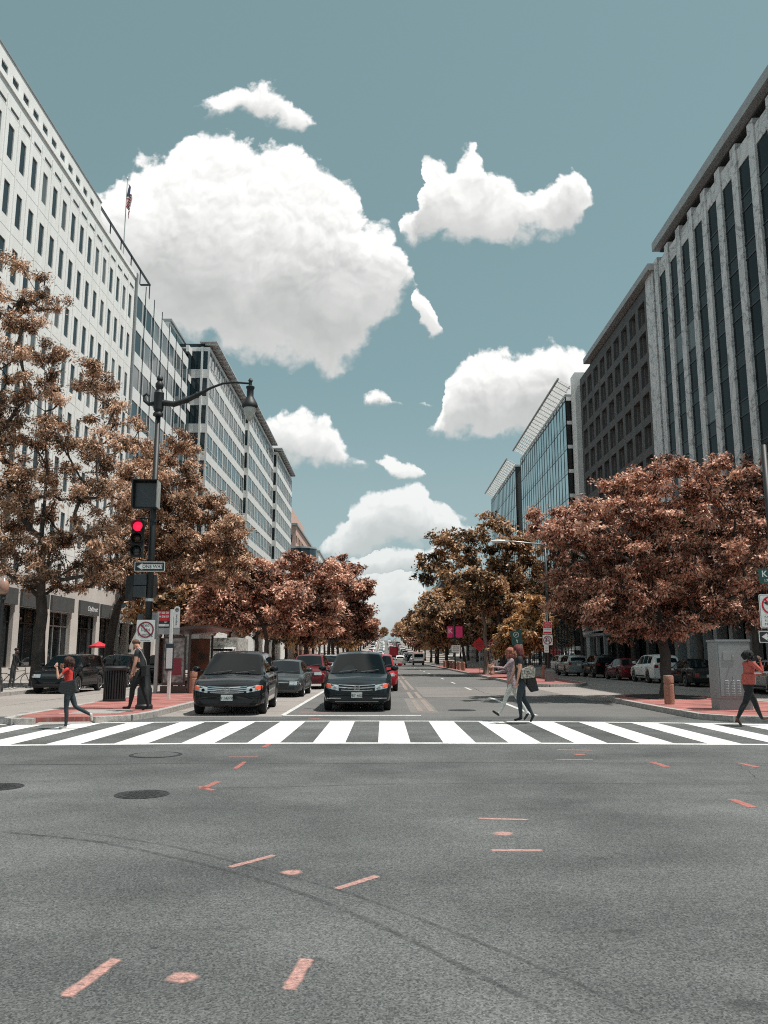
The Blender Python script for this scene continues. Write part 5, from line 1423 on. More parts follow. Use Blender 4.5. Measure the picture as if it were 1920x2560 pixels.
# far traffic climbing the hill: one mesh per car
def far_car_mesh(kind, mat):
    sp = CAR[kind]; ys, S = car_grid(sp, False); n = len(S[0]); ring = 2 * n - 2
    mb = MB(); v = []
    for y, s in zip(ys, S): v += [(p[0], y, p[1]) for p in s] + [(-p[0], y, p[1]) for p in s[-2:0:-1]]
    mb.v = v
    for i in range(len(ys) - 1):
        ym = (ys[i] + ys[i + 1]) / 2
        ws = sp['zr'][0][0] < ym < sp['zr'][0][1] or sp['rear'][0] < ym < sp['rear'][1]
        sd = sp['zr'][0][1] < ym < sp['rear'][0]
        for k in range(ring):
            a, b = i * ring + k, i * ring + (k + 1) % ring
            mi = 1 if (ws and k in (8, 9)) or (sd and k in (6, ring - 7)) else 0
            mb.f.append((a, b, b + ring, a + ring)); mb.m.append(mi)
    mb.f += [tuple(range(ring))[::-1], tuple(range((len(ys) - 1) * ring, len(ys) * ring))]; mb.m += [0, 0]
    for a in sp['ax']:
        for sg in (1, -1): mb.lathe([(sp['rw'], sg * (sp['W'] / 2 - .2)), (sp['rw'], sg * (sp['W'] / 2 - .01))], (0, a, sp['rw']), 10, 2, 'x')
    return mb.mesh('traffic_car', [mat, M_carglass, M_tyre], smooth=35)
fm = [far_car_mesh(k, m) for k, m in (('sedan', P_white), ('suv', P_white), ('sedan', P_silver), ('suv', P_black), ('sedan', P_grey), ('suv', P_silver), ('sedan', P_red), ('van', P_white))]
nm = ['white sedan', 'white utility car', 'silver sedan', 'black utility car', 'charcoal sedan', 'silver utility car', 'red sedan', 'white minivan']
rs = random.Random(9)
def far_cars(x, y0, y1, gap, away, lab):
    y = y0; nth = 0
    while y < y1:
        nth += 1
        k = rs.choice([0, 0, 1, 1, 2, 3, 4, 5, 5, 7, 6 if y > 220 else 2])
        o = link('traffic_car', fm[k], None, (x + rs.uniform(-.25, .25), y, rz(y) + .01), (math.atan2(rz(y + 4) - rz(y), 4), 0, 0))
        if away: o.rotation_euler = (-math.atan2(rz(y + 4) - rz(y), 4), 0, math.pi)
        tag(o, '%s, %s car %s' % (nm[k], ORD[nth - 1], lab), 'car', 'far traffic on the hill')
        y += gap * rs.uniform(.8, 1.5)
far_cars(-0.9, 46, 470, 9.5, False, 'back in the inner lane behind the queue')
far_cars(-4.2, 50, 470, 10.5, False, 'back in the left lane behind the queue')
far_cars(2.7, 232, 470, 12, True, 'up the hill in the inner lane driving away')
far_cars(5.9, 175, 470, 13, True, 'up the hill in the outer lane driving away')

# ---------------------------------------------------------------- street furniture
def P3(px, py, Y):
    x, z = at_px(px, py, Y); return (x, Y, z)
def plate_mb(w, h, r=0.03, t=0.004, cx=0, cz=0, y=0):
    """sign blank with rounded corners, facing -Y"""
    pts = []
    for sx, sz, a0 in ((1, 1, 0), (-1, 1, 90), (-1, -1, 180), (1, -1, 270)):
        for k in range(4):
            a = R(a0 + k * 30); pts.append((cx + sx * (w / 2 - r) + r * math.cos(a), cz + sz * (h / 2 - r) + r * math.sin(a)))
    mb = MB(); mb.prism(pts, y - t, y, axis='y'); return mb
def flat(poly, y=0.0, t=0.0012):
    mb = MB(); mb.prism(poly, y - t, y, axis='y'); return mb
def ring_mb(r0, r1, n=28, cx=0, cz=0, y=0, t=0.0012):
    mb = MB(); v = []
    for k in range(n):
        a = 2 * math.pi * k / n
        for r in (r0, r1): v += [(cx + r * math.cos(a), y, cz + r * math.sin(a)), (cx + r * math.cos(a), y - t, cz + r * math.sin(a))]
    f = []
    for k in range(n):
        a, b = 4 * k, 4 * ((k + 1) % n)
        f += [(a + 1, b + 1, b + 3, a + 3), (a + 2, a + 3, b + 3, b + 2), (a, b, b + 1, a + 1)]
    mb.add(v, f); return mb
def put_text(parent, txt, size, mat, x, z, y, **k):
    return link('lettering', text_mesh(txt, size, mat, 0.0006, **k), parent, (x, y, z), FACE)

# --- signal and lamp post at the left island corner
PX, PY = -6.6, 23.35
ztop = at_px(403, 950, PY)[1]
sp_ = thing('lamp_post', 'black ornamental lamp post with scrolled arm and pendant lantern at left island', 'lamp post', (PX, PY, 0.14))
mb = MB(); mb.lathe([(.24, 0), (.24, .10), (.20, .14), (.20, .55), (.16, .62), (.13, .95), (.115, 1.05)], n=12); mb.build('base', M_black, sp_, smooth=40)
zs = ztop - 1.25
mb = MB(); mb.tube([(0, 0, .9), (0, 0, zs)], [.105, .075], 14); mb.build('shaft', M_black, sp_, smooth=True)
mb = MB(); mb.lathe([(.075, zs - .02), (.15, zs + .02), (.15, zs + .07), (.10, zs + .14), (.145, zs + .2), (.145, zs + .68), (.15, zs + .7), (.11, zs + .76), (.085, zs + .82), (.12, zs + .90), (.12, zs + .98), (.06, zs + 1.07), (.095, zs + 1.13), (.085, zs + 1.2), (.02, zs + 1.27)], n=14); mb.build('finial', M_black, sp_, smooth=35)
lx = P3(625, 1000, PY)[0] - PX
za = zs + .42
arm = [(.1, 0, za), (.45, 0, za - .05), (.8, 0, za + .06), (1.1, 0, za + .22), (1.5, 0, za + .44), (1.85, 0, za + .58), (2.2, 0, za + .62), (lx, 0, za + .58)]
mb = MB(); mb.tube(arm, [.09, .085, .075, .07, .036, .034, .032, .03], 10); mb.tube([(-.1, 0, za - .02), (-.28, 0, za - .05), (-.42, 0, za + .06), (-.44, 0, za + .2), (-.36, 0, za + .27), (-.30, 0, za + .20)], [.07, .06, .05, .04, .032, .035], 8)
for x in (.82, 1.12): mb.lathe([(.095, -.03), (.095, .03)], (x, 0, za + (.07 if x < 1 else .23)), 10, axis='x')
mb.build('arm', M_black, sp_, smooth=40)
zl = za + .58
mb = MB(); mb.lathe([(.20, -.74), (.235, -.70), (.235, -.66), (.20, -.58), (.13, -.46), (.10, -.40), (.10, -.18), (.125, -.14), (.125, -.10), (.05, -.06), (.045, .05), (.07, .08), (.05, .13), (.02, .17)], (lx, 0, zl), 16)
ln = mb.build('lantern', M_black, sp_, smooth=35)
mb = MB(); mb.lathe([(.03, -1.14), (.10, -1.08), (.155, -.95), (.185, -.78), (.18, -.735)], (lx, 0, zl), 16); mb.build('globe', pbr('frosted_globe', (0.42, 0.43, 0.40), 0.15, var=0.15, vs=6), ln, smooth=True)
# clamps
for py in (1302, 1420, 1500):
    z = at_px(370, py, PY)[1] - .14
    mb = MB(); mb.lathe([(.12, -.04), (.12, .04)], (0, 0, z), 12); mb.build('clamp', M_steel if py == 1500 else M_black, sp_)
def signal_head(label, loc, lit=None, rot=0.0, n=3, back=False, s=1.0):
    t = thing('traffic_light', label, 'traffic light', loc, rot)
    h = .345 * n
    mb = MB(); mb.box(-.17, .17, -.06, .14, -h / 2, h / 2); mb.build('housing', M_blackm, t, bevel=.02)
    for i in range(n):
        z = h / 2 - .345 * (i + .5)
        c = pbr('lens_red_lit', (0.9, 0.02, 0.06), 0.4, emit=((1.0, 0.012, 0.055), 1.5), var=0) if lit == i else pbr('lens_dark_%d' % i, [(0.05, .02, .02), (0.06, .03, .02), (0.05, .055, .055)][i % 3], 0.15, var=0.2)
        mb = MB(); mb.lathe([(.135, -.062), (.10, -.085), (.03, -.095)], (0, 0, z), 20, axis='y'); mb.build('lens', c, t, smooth=True)
        vz = MB(); v = []
        for k in range(19):
            a = R(-50 + 280 * k / 18)
            for y, r in ((-.06, .148), (-.30, .158), (-.30, .150), (-.06, .140)): v.append((r * math.cos(a), y + (0.05 if y < -.1 and math.sin(a) < 0 else 0), z + r * math.sin(a)))
        f = []
        for k in range(18):
            a, b = 4 * k, 4 * k + 4
            f += [(a, b, b + 1, a + 1), (a + 1, b + 1, b + 2, a + 2), (a + 2, b + 2, b + 3, a + 3)]
        vz.add(v, f); vz.build('visor', M_blackm, t)
    return t
c = P3(344, 1347, PY - .25)
signal_head('black three lens traffic light showing red on the left post', c, 0, R(8))
br = thing('signal_bracket', 'black bracket arms holding the red traffic light', 'bracket', (c[0], PY - .15, c[2]))
for z in (.60, -.58):
    mb = MB(); mb.tube([(0, 0, z), (PX - c[0], .15, z)], .022, 6); mb.build('arm', M_black, br)
b = P3(366, 1238, PY - .2)
t = thing('blank_out_sign', 'black square hooded blank out sign above the red light', 'sign', b, R(4))
mb = MB(); mb.box(-.33, .33, -.02, .16, -.38, .38); mb.build('case', M_blackm, t)
mb = MB(); mb.box(.332, .36, -.27, .165, -.38, .39); mb.build('hood_side', pbr('mottled_grey_case', (0.30, 0.30, 0.29), 0.6, var=0.25, vs=9), t)  # right side in mottled grey, paler than the left one
mb = MB(); mb.box(-.36, -.332, -.27, .165, -.38, .39); mb.build('hood_side', M_blackm, t)
mb = MB(); mb.box(-.36, .36, -.27, .165, .392, .415); mb.build('hood_top', M_blackm, t)
mb = MB(); mb.box(-.30, .30, -.035, -.022, -.34, .34); mb.build('screen', pbr('unlit_screen', (0.035, 0.042, 0.045), 0.25, var=0.1), t)
ring_mb(.24, .265, 32, 0, 0, -.036).build('unlit_ring', pbr('unlit_leds', (0.065, 0.072, 0.075), 0.4, var=0), t)
mb = MB(); mb.prism([(-.19, .15), (-.16, .18), (.19, -.15), (.16, -.18)], -.0375, -.036, axis='y'); mb.build('unlit_slash', MATS['unlit_leds'], t)
b = P3(362, 1466, PY + .22)
t = thing('pedestrian_signal', 'grey backs of two stacked pedestrian signal boxes on the left post', 'pedestrian signal', b, R(-12))
for z in (.165, -.165):
    mb = MB(); mb.box(-.19, .19, -.32, .05, z - .155, z + .155); mb.build('housing', pbr('slate_plastic', (0.045, 0.052, 0.056), 0.55, var=0.15), t, bevel=.015)
    mb = MB(); mb.box(.195, .33, -.12, .08, z - .15, z + .15); mb.build('visor', M_blackm, t)
b = P3(330, 1470, PY + .1)
signal_head('black traffic light turned sideways behind the stacked pedestrian signals', b, None, R(95), 2)
# ONE WAY
b = P3(374.5, 1416.5, PY - .14)
t = thing('one_way_sign', 'black ONE WAY arrow sign pointing left on the left post', 'sign', b, R(2))
W_, H_ = .87, .30
plate_mb(W_, H_, .03).build('plate', M_ink, t)
mb = MB(); ro, ri = plate_mb(W_ - .02, H_ - .02, .03, .001, y=-.0045), None
ro.build('border', M_signwhite, t)
plate_mb(W_ - .06, H_ - .06, .02, .001, y=-.006).build('field', M_ink, t)
flat([(-.36, 0), (-.19, .105), (-.23, .062), (.35, .062), (.35, -.062), (-.23, -.062), (-.19, -.105)], -.0075).build('arrow', M_signwhite, t)
put_text(t, 'ONE WAY', .125, M_ink, .085, 0.0, -.0092, bold=.002)
# crossed-out red light running sign
b = P3(364, 1577, PY - .16)
t = thing('warning_sign', 'white square sign with crossed out words Red Light Running', 'sign', b, R(3))
plate_mb(.50, .60, .025).build('plate', M_signwhite, t)
for z, s in ((.155, 'Red'), (.035, 'Light'), (-.10, 'Running')): put_text(t, s, .125, M_ink, 0, z, -.0052)
ring_mb(.185, .225, 32, 0, .03, -.0065).build('ring', M_signmaroon, t)
flat([(-.155, .155), (-.125, .185), (.155, -.095), (.125, -.125)], -.0065).build('slash', M_signmaroon, t)
put_text(t, 'stoprunning.dc.gov', .035, M_ink, 0, -.255, -.0052)
b = P3(385, 1565, PY + .3)
t = thing('signal_control_box', 'grey flat control box behind the crossed out sign', 'box', b)
mb = MB(); mb.box(-.12, .12, -.05, .05, -.37, .37); mb.build('case', M_signback, t, bevel=.012)
b = P3(352, 1550, PY + .12)
mb = MB(); mb.box(-.09, .09, -.04, .04, -.16, .16)
tag(mb.build('junction_box', pbr('slate_box', (0.10, 0.105, 0.108), 0.5, var=0.1), None, b, bevel=.01), 'small dark grey box on the left post above the crossed out sign', 'box')

# --- litter bin
t = thing('litter_bin', 'black slatted litter bin on the left island', 'litter bin', (-8.72, 27.4, .145))
mb = MB(); mb.lathe([(.28, .04), (.30, .95), (.285, .95), (.26, .06)], n=24); mb.build('liner', M_blackm, t)
mb = MB(); mb.box(-.022, .022, -.012, .012, 0, .92); slm = mb.mesh('slat', M_black)
for k in range(26):
    a = 2 * math.pi * k / 26; link('slat', slm, t, (.335 * math.cos(a), .335 * math.sin(a), .07), (0, 0, a + math.pi / 2))
mb = MB(); mb.lathe([(.36, 0), (.36, .07), (.33, .08)], n=26); mb.build('base_ring', M_black, t, smooth=40)
mb = MB(); mb.lathe([(.345, .97), (.375, 1.0), (.375, 1.06), (.30, 1.12), (.20, 1.12), (.19, 1.05)], n=26); mb.build('rim', M_black, t, smooth=40)

# --- bus stop flag
t = thing('bus_stop_sign', 'white bus stop post with red route flag and timetable case', 'bus stop', (-7.25, 28.5, .145))
mb = MB(); mb.box(-.05, .05, -.05, .05, 0, 3.0); mb.build('post', M_signwhite, t, bevel=.01)
mb = MB(); mb.box(-.52, -.06, -.012, .012, 2.62, 2.96); fl = mb.build('route_flag', M_signred, t)
put_text(fl, '3Y 6D D1', .095, M_signwhite, -.29, 2.885, -.0135, bold=.003); put_text(fl, 'D4 D6 S3', .095, M_signwhite, -.29, 2.76, -.0135, bold=.003)
mb = MB(); mb.box(-.52, -.06, -.011, .011, 2.40, 2.617); f2 = mb.build('route_panel', M_ink, t)
put_text(f2, '16Y', .07, M_signwhite, -.2, 2.57, -.0125, bold=.002)
mb = MB(); mb.box(-.50, -.09, -.0135, -.0118, 2.43, 2.51); mb.build('arrow_strip', M_signwhite, f2)
mb = MB(); mb.box(-.54, .28, -.01, .01, 2.16, 2.37); mb.build('grey_backplate', M_signback, t)
tp = [(.07, 2.38), (.27, 2.38), (.27, 3.02)] + [(.17 + .1 * math.cos(R(a)), 3.02 + .1 * math.sin(R(a))) for a in range(20, 180, 20)] + [(.07, 3.02)]
mb = MB(); mb.prism(tp, -.012, .012, axis='y'); mp_ = mb.build('logo_panel', M_signwhite, t)
ring_mb(.045, .065, 20, .17, 2.99, -.0125).build('ring', M_ink, mp_); put_text(mp_, 'M', .075, M_ink, .17, 2.99, -.0135, bold=.004)
o = put_text(mp_, 'metrobus', .095, M_ink, .17, 2.66, -.0135); o.rotation_euler = (R(90), R(90), 0)
mb = MB(); mb.box(-.14, .14, -.11, -.055, .95, 1.85); ca = mb.build('timetable_case', pbr('navy_case', (0.02, 0.035, 0.045), 0.4, var=0.1), t, bevel=.015)
mb = MB(); mb.box(-.105, .105, -.1155, -.1135, 1.02, 1.70); mb.build('timetable', M_signwhite, ca)

# --- bus shelter
t = thing('bus_shelter', 'brown bus shelter with flat roof and poster panels on the left island', 'bus shelter', (-9.0, 33.0, .145))
M_bronze = pbr('bronze_frame', (0.075, 0.058, 0.053), 0.45, 0.4, var=0.1)
M_sg = pbr('grey_shelter_post', (0.33, 0.33, 0.32), 0.5, var=0.08)
mb = MB(); mb.box(0, .13, 0, .13, 0, 2.35); mb.build('post', M_sg, t)
for x, y in ((.06, 4.3), (1.35, 4.3), (1.35, .02)):
    mb = MB(); mb.box(x - .04, x + .04, y, y + .08, 0, 2.35); mb.build('post', M_bronze, t)
mb = MB(); mb.prism([(-.1, 2.35), (1.1, 2.42), (2.15, 2.58), (2.15, 2.64), (1.1, 2.56), (-.1, 2.5)], -.35, 4.8, axis='y'); mb.build('roof', M_bronze, t, recalc=True)
mb = MB(); mb.box(.3, 1.2, .05, .13, .30, 2.2); ad = mb.build('advert_case', M_bronze, t)
mb = MB(); mb.box(.36, 1.14, .036, .048, .42, 2.12)
mb.build('poster', pbr('poster_print', (0.05, 0.05, 0.05), 0.4, col2=(0.40, 0.38, 0.36), vs=7, detail=3), ad)
mb = MB(); mb.box(.62, 1.05, .030, .0355, .7, 1.35); mb.build('poster_block', M_signmaroon, ad)
mb = MB(); mb.box(.25, 1.25, .03, .15, 0, .28); mb.build('plinth', M_bronze, t)
mb = MB(); mb.box(.03, .05, .2, 4.2, .35, 2.15); mb.build('back_glass', glass_wall('shelter_glass', (0.05, 0.05, 0.05), 0.05, 1.5, 0.002), t)
mb = MB(); mb.box(.3, 1.25, 4.32, 4.36, .25, 2.2); mb.build('end_panel', pbr('poster_print_far', (0.30, 0.12, 0.06), 0.4, col2=(0.06, 0.06, 0.055), vs=2, detail=2), t)
mb = MB(); mb.box(.25, .7, .8, 3.6, .42, .48); mb.build('bench_seat', M_steel, t)
for y in (1.0, 2.2, 3.4):
    mb = MB(); mb.box(.42, .5, y, y + .08, 0, .42); mb.build('bench_leg', M_bronze, t)

# --- bollards
def bollard_proto():
    mb = MB(); mb.lathe([(.15, 0), (.15, .58), (.135, .60), (.135, .63), (.15, .65), (.15, .83), (.135, .86), (.02, .87)], n=16)
    return mb.mesh('bollard', pbr('exposed_aggregate', (0.24, 0.115, 0.075), 0.9, col2=(0.44, 0.24, 0.175), vs=30, bump=1.0, bs=45), smooth=35)
bmesh_ = bollard_proto()
GB = 'brick coloured concrete bollards'
for x, y, lab in ((8.62, 25.6, 'stout reddish bollard at the corner left of the grey cabinet'), (-7.45, 33.0, 'reddish bollard between the bus shelter and the left minivan'), (10.45, 55.0, 'reddish bollard just left of the cobra lamp post base'), (8.95, 51.3, 'reddish bollard behind the black clad walking woman'), (8.3, 64.8, 'reddish bollard at the foot of the slim pale trunk'), (8.6, 70.2, 'reddish bollard right of the slim pale trunk')):
    tag(link('bollard', bmesh_, None, (x, y, .14)), lab, 'bollard', GB)
for k in range(12):
    tag(link('bollard', bmesh_, None, (7.95 + .12 * (k % 2), 84 + k * 2.6, .13)), '%s reddish bollard of the row along the far right island' % ORD[k], 'bollard', 'row of bollards along the far right island')

# --- grey utility cabinet
t = thing('utility_cabinet', 'tall grey traffic signal cabinet on the right island', 'cabinet', (9.08, 22.95, .14))
M_cab = pbr('cabinet_grey', (0.27, 0.295, 0.295), 0.5, var=0.06, vs=2)
mb = MB(); mb.box(0, .92, 0, .62, .30, 1.82); mb.build('body', M_cab, t, bevel=.015)
mb = MB(); mb.box(-.02, .94, -.03, .65, 1.822, 1.88); mb.build('top', M_cab, t, bevel=.012)
mb = MB(); mb.box(.01, .91, .03, .60, 0, .298); mb.build('plinth', M_cab, t)
mb = MB(); mb.box(.05, .88, -.022, -.002, .36, 1.78); dr = mb.build('door', M_cab, t, bevel=.008)
mb = MB(); mb.box(.16, .47, -.036, -.023, 1.32, 1.55); hd = mb.build('panel_door', M_cab, dr, bevel=.005)
mb = MB(); mb.lathe([(.025, 0), (.02, -.03)], (.42, -.037, 1.44), 10, axis='y'); mb.build('lock', M_chrome, dr)
mb = MB(); mb.lathe([(.022, 0), (.018, -.03)], (.40, -.023, .87), 10, axis='y'); mb.build('handle', M_chrome, dr)
lv = MB(); lv.prism([(0, 0), (-.010, .003), (0, .020)], -.045, .045, axis='x'); lv = lv.mesh('louvre', M_cab)
for x in (.22, .38, .54, .70):
    for k in range(9): link('louvre', lv, dr, (x, -.0225, .44 + k * .042))

# --- right hand sign post at the picture edge
t = thing('sign_post', 'black post carrying street name and turn signs at the right edge', 'post', (10.52, 22.3, .14))
mb = MB(); mb.lathe([(.2, 0), (.2, .5), (.11, .7)], n=12); mb.build('base', M_black, t, smooth=40)
mb = MB(); mb.tube([(0, 0, .6), (0, 0, 7.2)], [.10, .075], 12); mb.build('shaft', M_black, t, smooth=True)
t = thing('street_name_sign', 'dark green street name sign K ST NW 1700 block', 'sign', (10.0 + .42, 22.12, at_px(1900, 1440, 22.1)[1]))
plate_mb(.80, .40, .03).build('plate', M_signgreen, t)
put_text(t, 'K', .24, M_signwhite, -.24, .05, -.0052, bold=.003); put_text(t, 'ST\nNW', .085, M_signwhite, -.07, .10, -.0052); put_text(t, '1700', .12, M_signwhite, -.15, -.125, -.0052)
b = P3(1928, 1528, 22.1)
t = thing('no_left_turn_sign', 'white no left turn sign with hours at the right edge', 'sign', b)
plate_mb(.62, .90, .05).build('plate', M_signwhite, t)
plate_mb(.58, .86, .04, .0008, y=-.0042).build('border', M_ink, t); plate_mb(.56, .84, .04, .0008, y=-.0052).build('field', M_signwhite, t)
mb = MB(); mb.tube([(.06, 0, .02), (.06, 0, .17), (.02, 0, .22), (-.10, 0, .22)], .022, 6); mb.v = [(a, -.0065, c) for a, bb, c in mb.v]; mb.build('arrow', M_ink, t)
flat([(-.08, .29), (-.19, .22), (-.08, .15)], -.0062).build('arrow_head', M_ink, t)
ring_mb(.195, .245, 32, 0, .16, -.0070).build('ring', M_signred, t); flat([(-.165, .30), (-.135, .33), (.165, .02), (.135, -.01)], -.0070).build('slash', M_signred, t)
for z, s in ((-.16, '7-9:30 AM'), (-.25, '4-6:30 PM'), (-.345, 'MON-FRI')): put_text(t, s, .095, M_ink, 0, z, -.0062)
b = P3(1936, 1592, 22.1)
t = thing('one_way_sign', 'black one way arrow sign pointing left at the right edge', 'sign', b)
plate_mb(.84, .33, .04).build('plate', M_ink, t); plate_mb(.82, .31, .035, .0008, y=-.0042).build('border', M_signwhite, t); plate_mb(.78, .27, .03, .0008, y=-.0052).build('field', M_ink, t)
flat([(-.34, 0), (-.18, .105), (-.2, .06), (.34, .06), (.34, -.06), (-.2, -.06), (-.18, -.105)], -.0062).build('arrow', M_signwhite, t); put_text(t, 'ONE WAY', .115, M_ink, .08, 0, -.0078)

# --- cobra lamp on the far right island
t = thing('street_lamp', 'cobra head street lamp with long arm over the far right island', 'street lamp', (9.45, 48.2, .14))
mb = MB(); mb.prism([(-.24, -.24), (.24, -.24), (.24, .24), (-.24, .24)], 0, .62); mb.prism([(-.17, -.17), (.17, -.17), (.17, .17), (-.17, .17)], .62, .72); mb.build('base', pbr('slate_cast_base', (0.13, 0.145, 0.145), 0.5, var=0.1), t, bevel=.02)
zt = at_px(1363, 1366, 48.2)[1]
mb = MB(); mb.tube([(0, 0, .7), (0, 0, zt + .1)], [.10, .07], 12); mb.build('shaft', M_darkmetal, t, smooth=True)
mb = MB(); mb.tube([(0, 0, zt - .05), (-1.6, -.1, zt + .12), (-2.35, -.15, zt + .16)], [.045, .038, .035], 8); mb.build('arm', M_steel, t, smooth=True)
mb = MB(); mb.ball((-2.75, -.18, zt + .14), (.45, .16, .10), 14, 8); mb.box(-2.4, -2.15, -.24, -.08, zt + .08, zt + .24); mb.build('luminaire', M_signwhite, t, smooth=40)
mb = MB(); mb.tube([(-.05, -.14, 1.9), (-.05, -.14, 4.1)], .03, 6); mb.build('sign_bracket', M_steel, t)
b = P3(1368.5, 1570, 47.9)
t = thing('snow_route_sign', 'red and white snow emergency route sign on the cobra lamp post', 'sign', b)
plate_mb(.48, .70, .03).build('plate', M_signwhite, t); plate_mb(.46, .34, .02, .001, 0, .165, -.0045).build('red_block', M_signred, t)
for z, s in ((.265, 'SNOW'), (.165, 'EMERGENCY'), (.065, 'ROUTE')): put_text(t, s, .085 if s != 'EMERGENCY' else .07, M_signwhite, 0, z, -.0065)
plate_mb(.44, .10, .01, .001, 0, -.26, -.0045).build('red_bar', M_signred, t); put_text(t, 'NO PARKING', .06, M_signred, 0, -.08, -.0052)
b = P3(1369, 1600, 47.9)
t = thing('no_u_turn_sign', 'white no u turn sign below the snow route sign', 'sign', b)
plate_mb(.56, .58, .03).build('plate', M_signwhite, t)
mb = MB(); mb.tube([(.09, 0, -.15), (.09, 0, .05), (.05, 0, .11), (0, 0, .13), (-.05, 0, .11), (-.09, 0, .05), (-.09, 0, -.03)], .022, 6); mb.v = [(a, -.006, c) for a, bb, c in mb.v]; mb.build('arrow', M_ink, t)
flat([(-.16, -.02), (-.09, -.14), (-.02, -.02)], -.0055).build('arrow_head', M_ink, t); ring_mb(.20, .245, 30, 0, 0, -.0068).build('ring', M_signmaroon, t); flat([(-.16, .13), (-.13, .16), (.16, -.13), (.13, -.16)], -.0068).build('slash', M_signmaroon, t)
b = P3(1366, 1622, 47.9)
t = thing('hours_sign', 'small white hours sign below the no u turn sign', 'sign', b); plate_mb(.26, .42, .02).build('plate', M_signwhite, t)
for z, s in ((.1, '7 AM'), (0, '9:30'), (-.1, 'MON')): put_text(t, s, .07, M_signmaroon, 0, z, -.0052)
# leaning green sign
t = thing('green_route_sign', 'leaning dark green route sign with white arrow behind the walking women', 'sign', (8.25, 50.2, .14)); t.rotation_euler = (0, R(-7), 0)
mb = MB(); mb.box(-.03, .03, -.02, .02, 0, 3.0); mb.build('post', M_steel, t)
plate_mb(.66, .84, .03, .004, 0, 2.55, -.03).build('plate', M_signgreen, t)
ring_mb(.14, .165, 26, 0, 2.72, -.035).build('emblem', M_signwhite, t); flat([(-.09, 2.70), (.08, 2.78), (.09, 2.75), (-.07, 2.66)], -.035).build('emblem_mark', M_signwhite, t)
flat([(-.02, 2.22), (.02, 2.22), (.02, 2.36), (.06, 2.36), (0, 2.45), (-.06, 2.36), (-.02, 2.36)], -.035).build('arrow', M_signwhite, t)
plate_mb(.44, .62, .02, .004, .06, 1.80, -.03).build('parking_plate', M_signwhite, t); plate_mb(.40, .14, .01, .001, .06, 2.0, -.0345).build('red_bar', M_signred, t); put_text(t, 'NO PARKING', .055, M_signwhite, .06, 2.0, -.0358)
# construction diamond and stop sign
t = thing('roadworks_sign', 'orange red diamond roadworks sign on the far right island', 'sign', (7.9, 69.5, .14))
mb = MB(); mb.box(-.02, .02, -.02, .02, 0, 2.7); mb.build('post', M_steel, t)
zc = at_px(1195, 1611, 69.5)[1] - .14
flat([(0, zc - .60), (.60, zc), (0, zc + .60), (-.60, zc)], -.022, .004).build('plate', pbr('fluorescent_red', (0.90, 0.045, 0.05), 0.5, var=0.05), t)
for z, s in ((.17, 'ROAD'), (.0, 'WORK'), (-.17, 'AHEAD')): put_text(t, s, .19, M_signmaroon, 0, zc + z, -.0275)
t = thing('stop_sign', 'red octagonal stop sign half hidden by the slim pale trunk', 'sign', (9.30, 71.6, .14))
mb = MB(); mb.box(-.03, .03, -.02, .02, 0, 2.9); mb.build('post', M_steel, t)
zc = at_px(1225, 1609, 72)[1] - .14
oc = lambda r: [(r * math.cos(R(22.5 + 45 * k)), zc + r * math.sin(R(22.5 + 45 * k))) for k in range(8)]
flat(oc(.42), -.022, .004).build('plate', M_signwhite, t); flat(oc(.385), -.0262, .001).build('field', pbr('stop_red', (0.50, 0.015, 0.03), 0.45, var=0.05), t); put_text(t, 'STOP', .30, M_signwhite, 0, zc, -.029, bold=.004)
# orange barrier panel
mb = MB(); mb.box(-.14, .14, -.03, .03, .1, 1.25); mb.box(-.3, .3, -.2, .2, 0, .1)
tag(mb.build('barrier_panel', M_orange, None, (10.4, 74.0, .14)), 'upright orange barrier panel on the far right island', 'barrier')
# banners
t = thing('banner_post', 'lamp post with two magenta banners marked K on the right', 'banner', (7.78, 92.0, .14))
mb = MB(); mb.tube([(0, 0, 0), (0, 0, 6.0)], [.09, .06], 8); mb.build('post', M_darkmetal, t)
M_mag = pbr('magenta_banner', (0.66, 0.035, 0.16), 0.7, var=0.06)
for sg, s in ((-1, 'K'), (1, 'K')):
    mb = MB(); zb = at_px(1126, 1594, 92)[1] - .14
    mb.box(min(sg * .1, sg * .85), max(sg * .1, sg * .85), -.01, .01, zb, zb + 1.25); q = mb.build('banner', M_mag, t)
    if sg < 0: put_text(q, 'K', .8, M_signwhite, -.47, zb + .7, -.012); 
    mb = MB(); mb.box(min(0, sg * .9), max(0, sg * .9), -.015, .015, zb + 1.25, zb + 1.28); mb.build('banner_arm', M_darkmetal, t)
mb = MB(); mb.box(-.55, .6, -.02, .02, 0, .95)
t = thing('parking_notice', 'white parking notice board below the magenta banners', 'sign', P3(1140, 1622, 90)); plate_mb(.95, .75, .03).build('plate', M_signwhite, t)
for z in (.2, .0, -.2): flat([(-.35, z - .05), (.35, z - .05), (.35, z + .05), (-.35, z + .05)], -.0045).build('text_bar', M_signback, t)

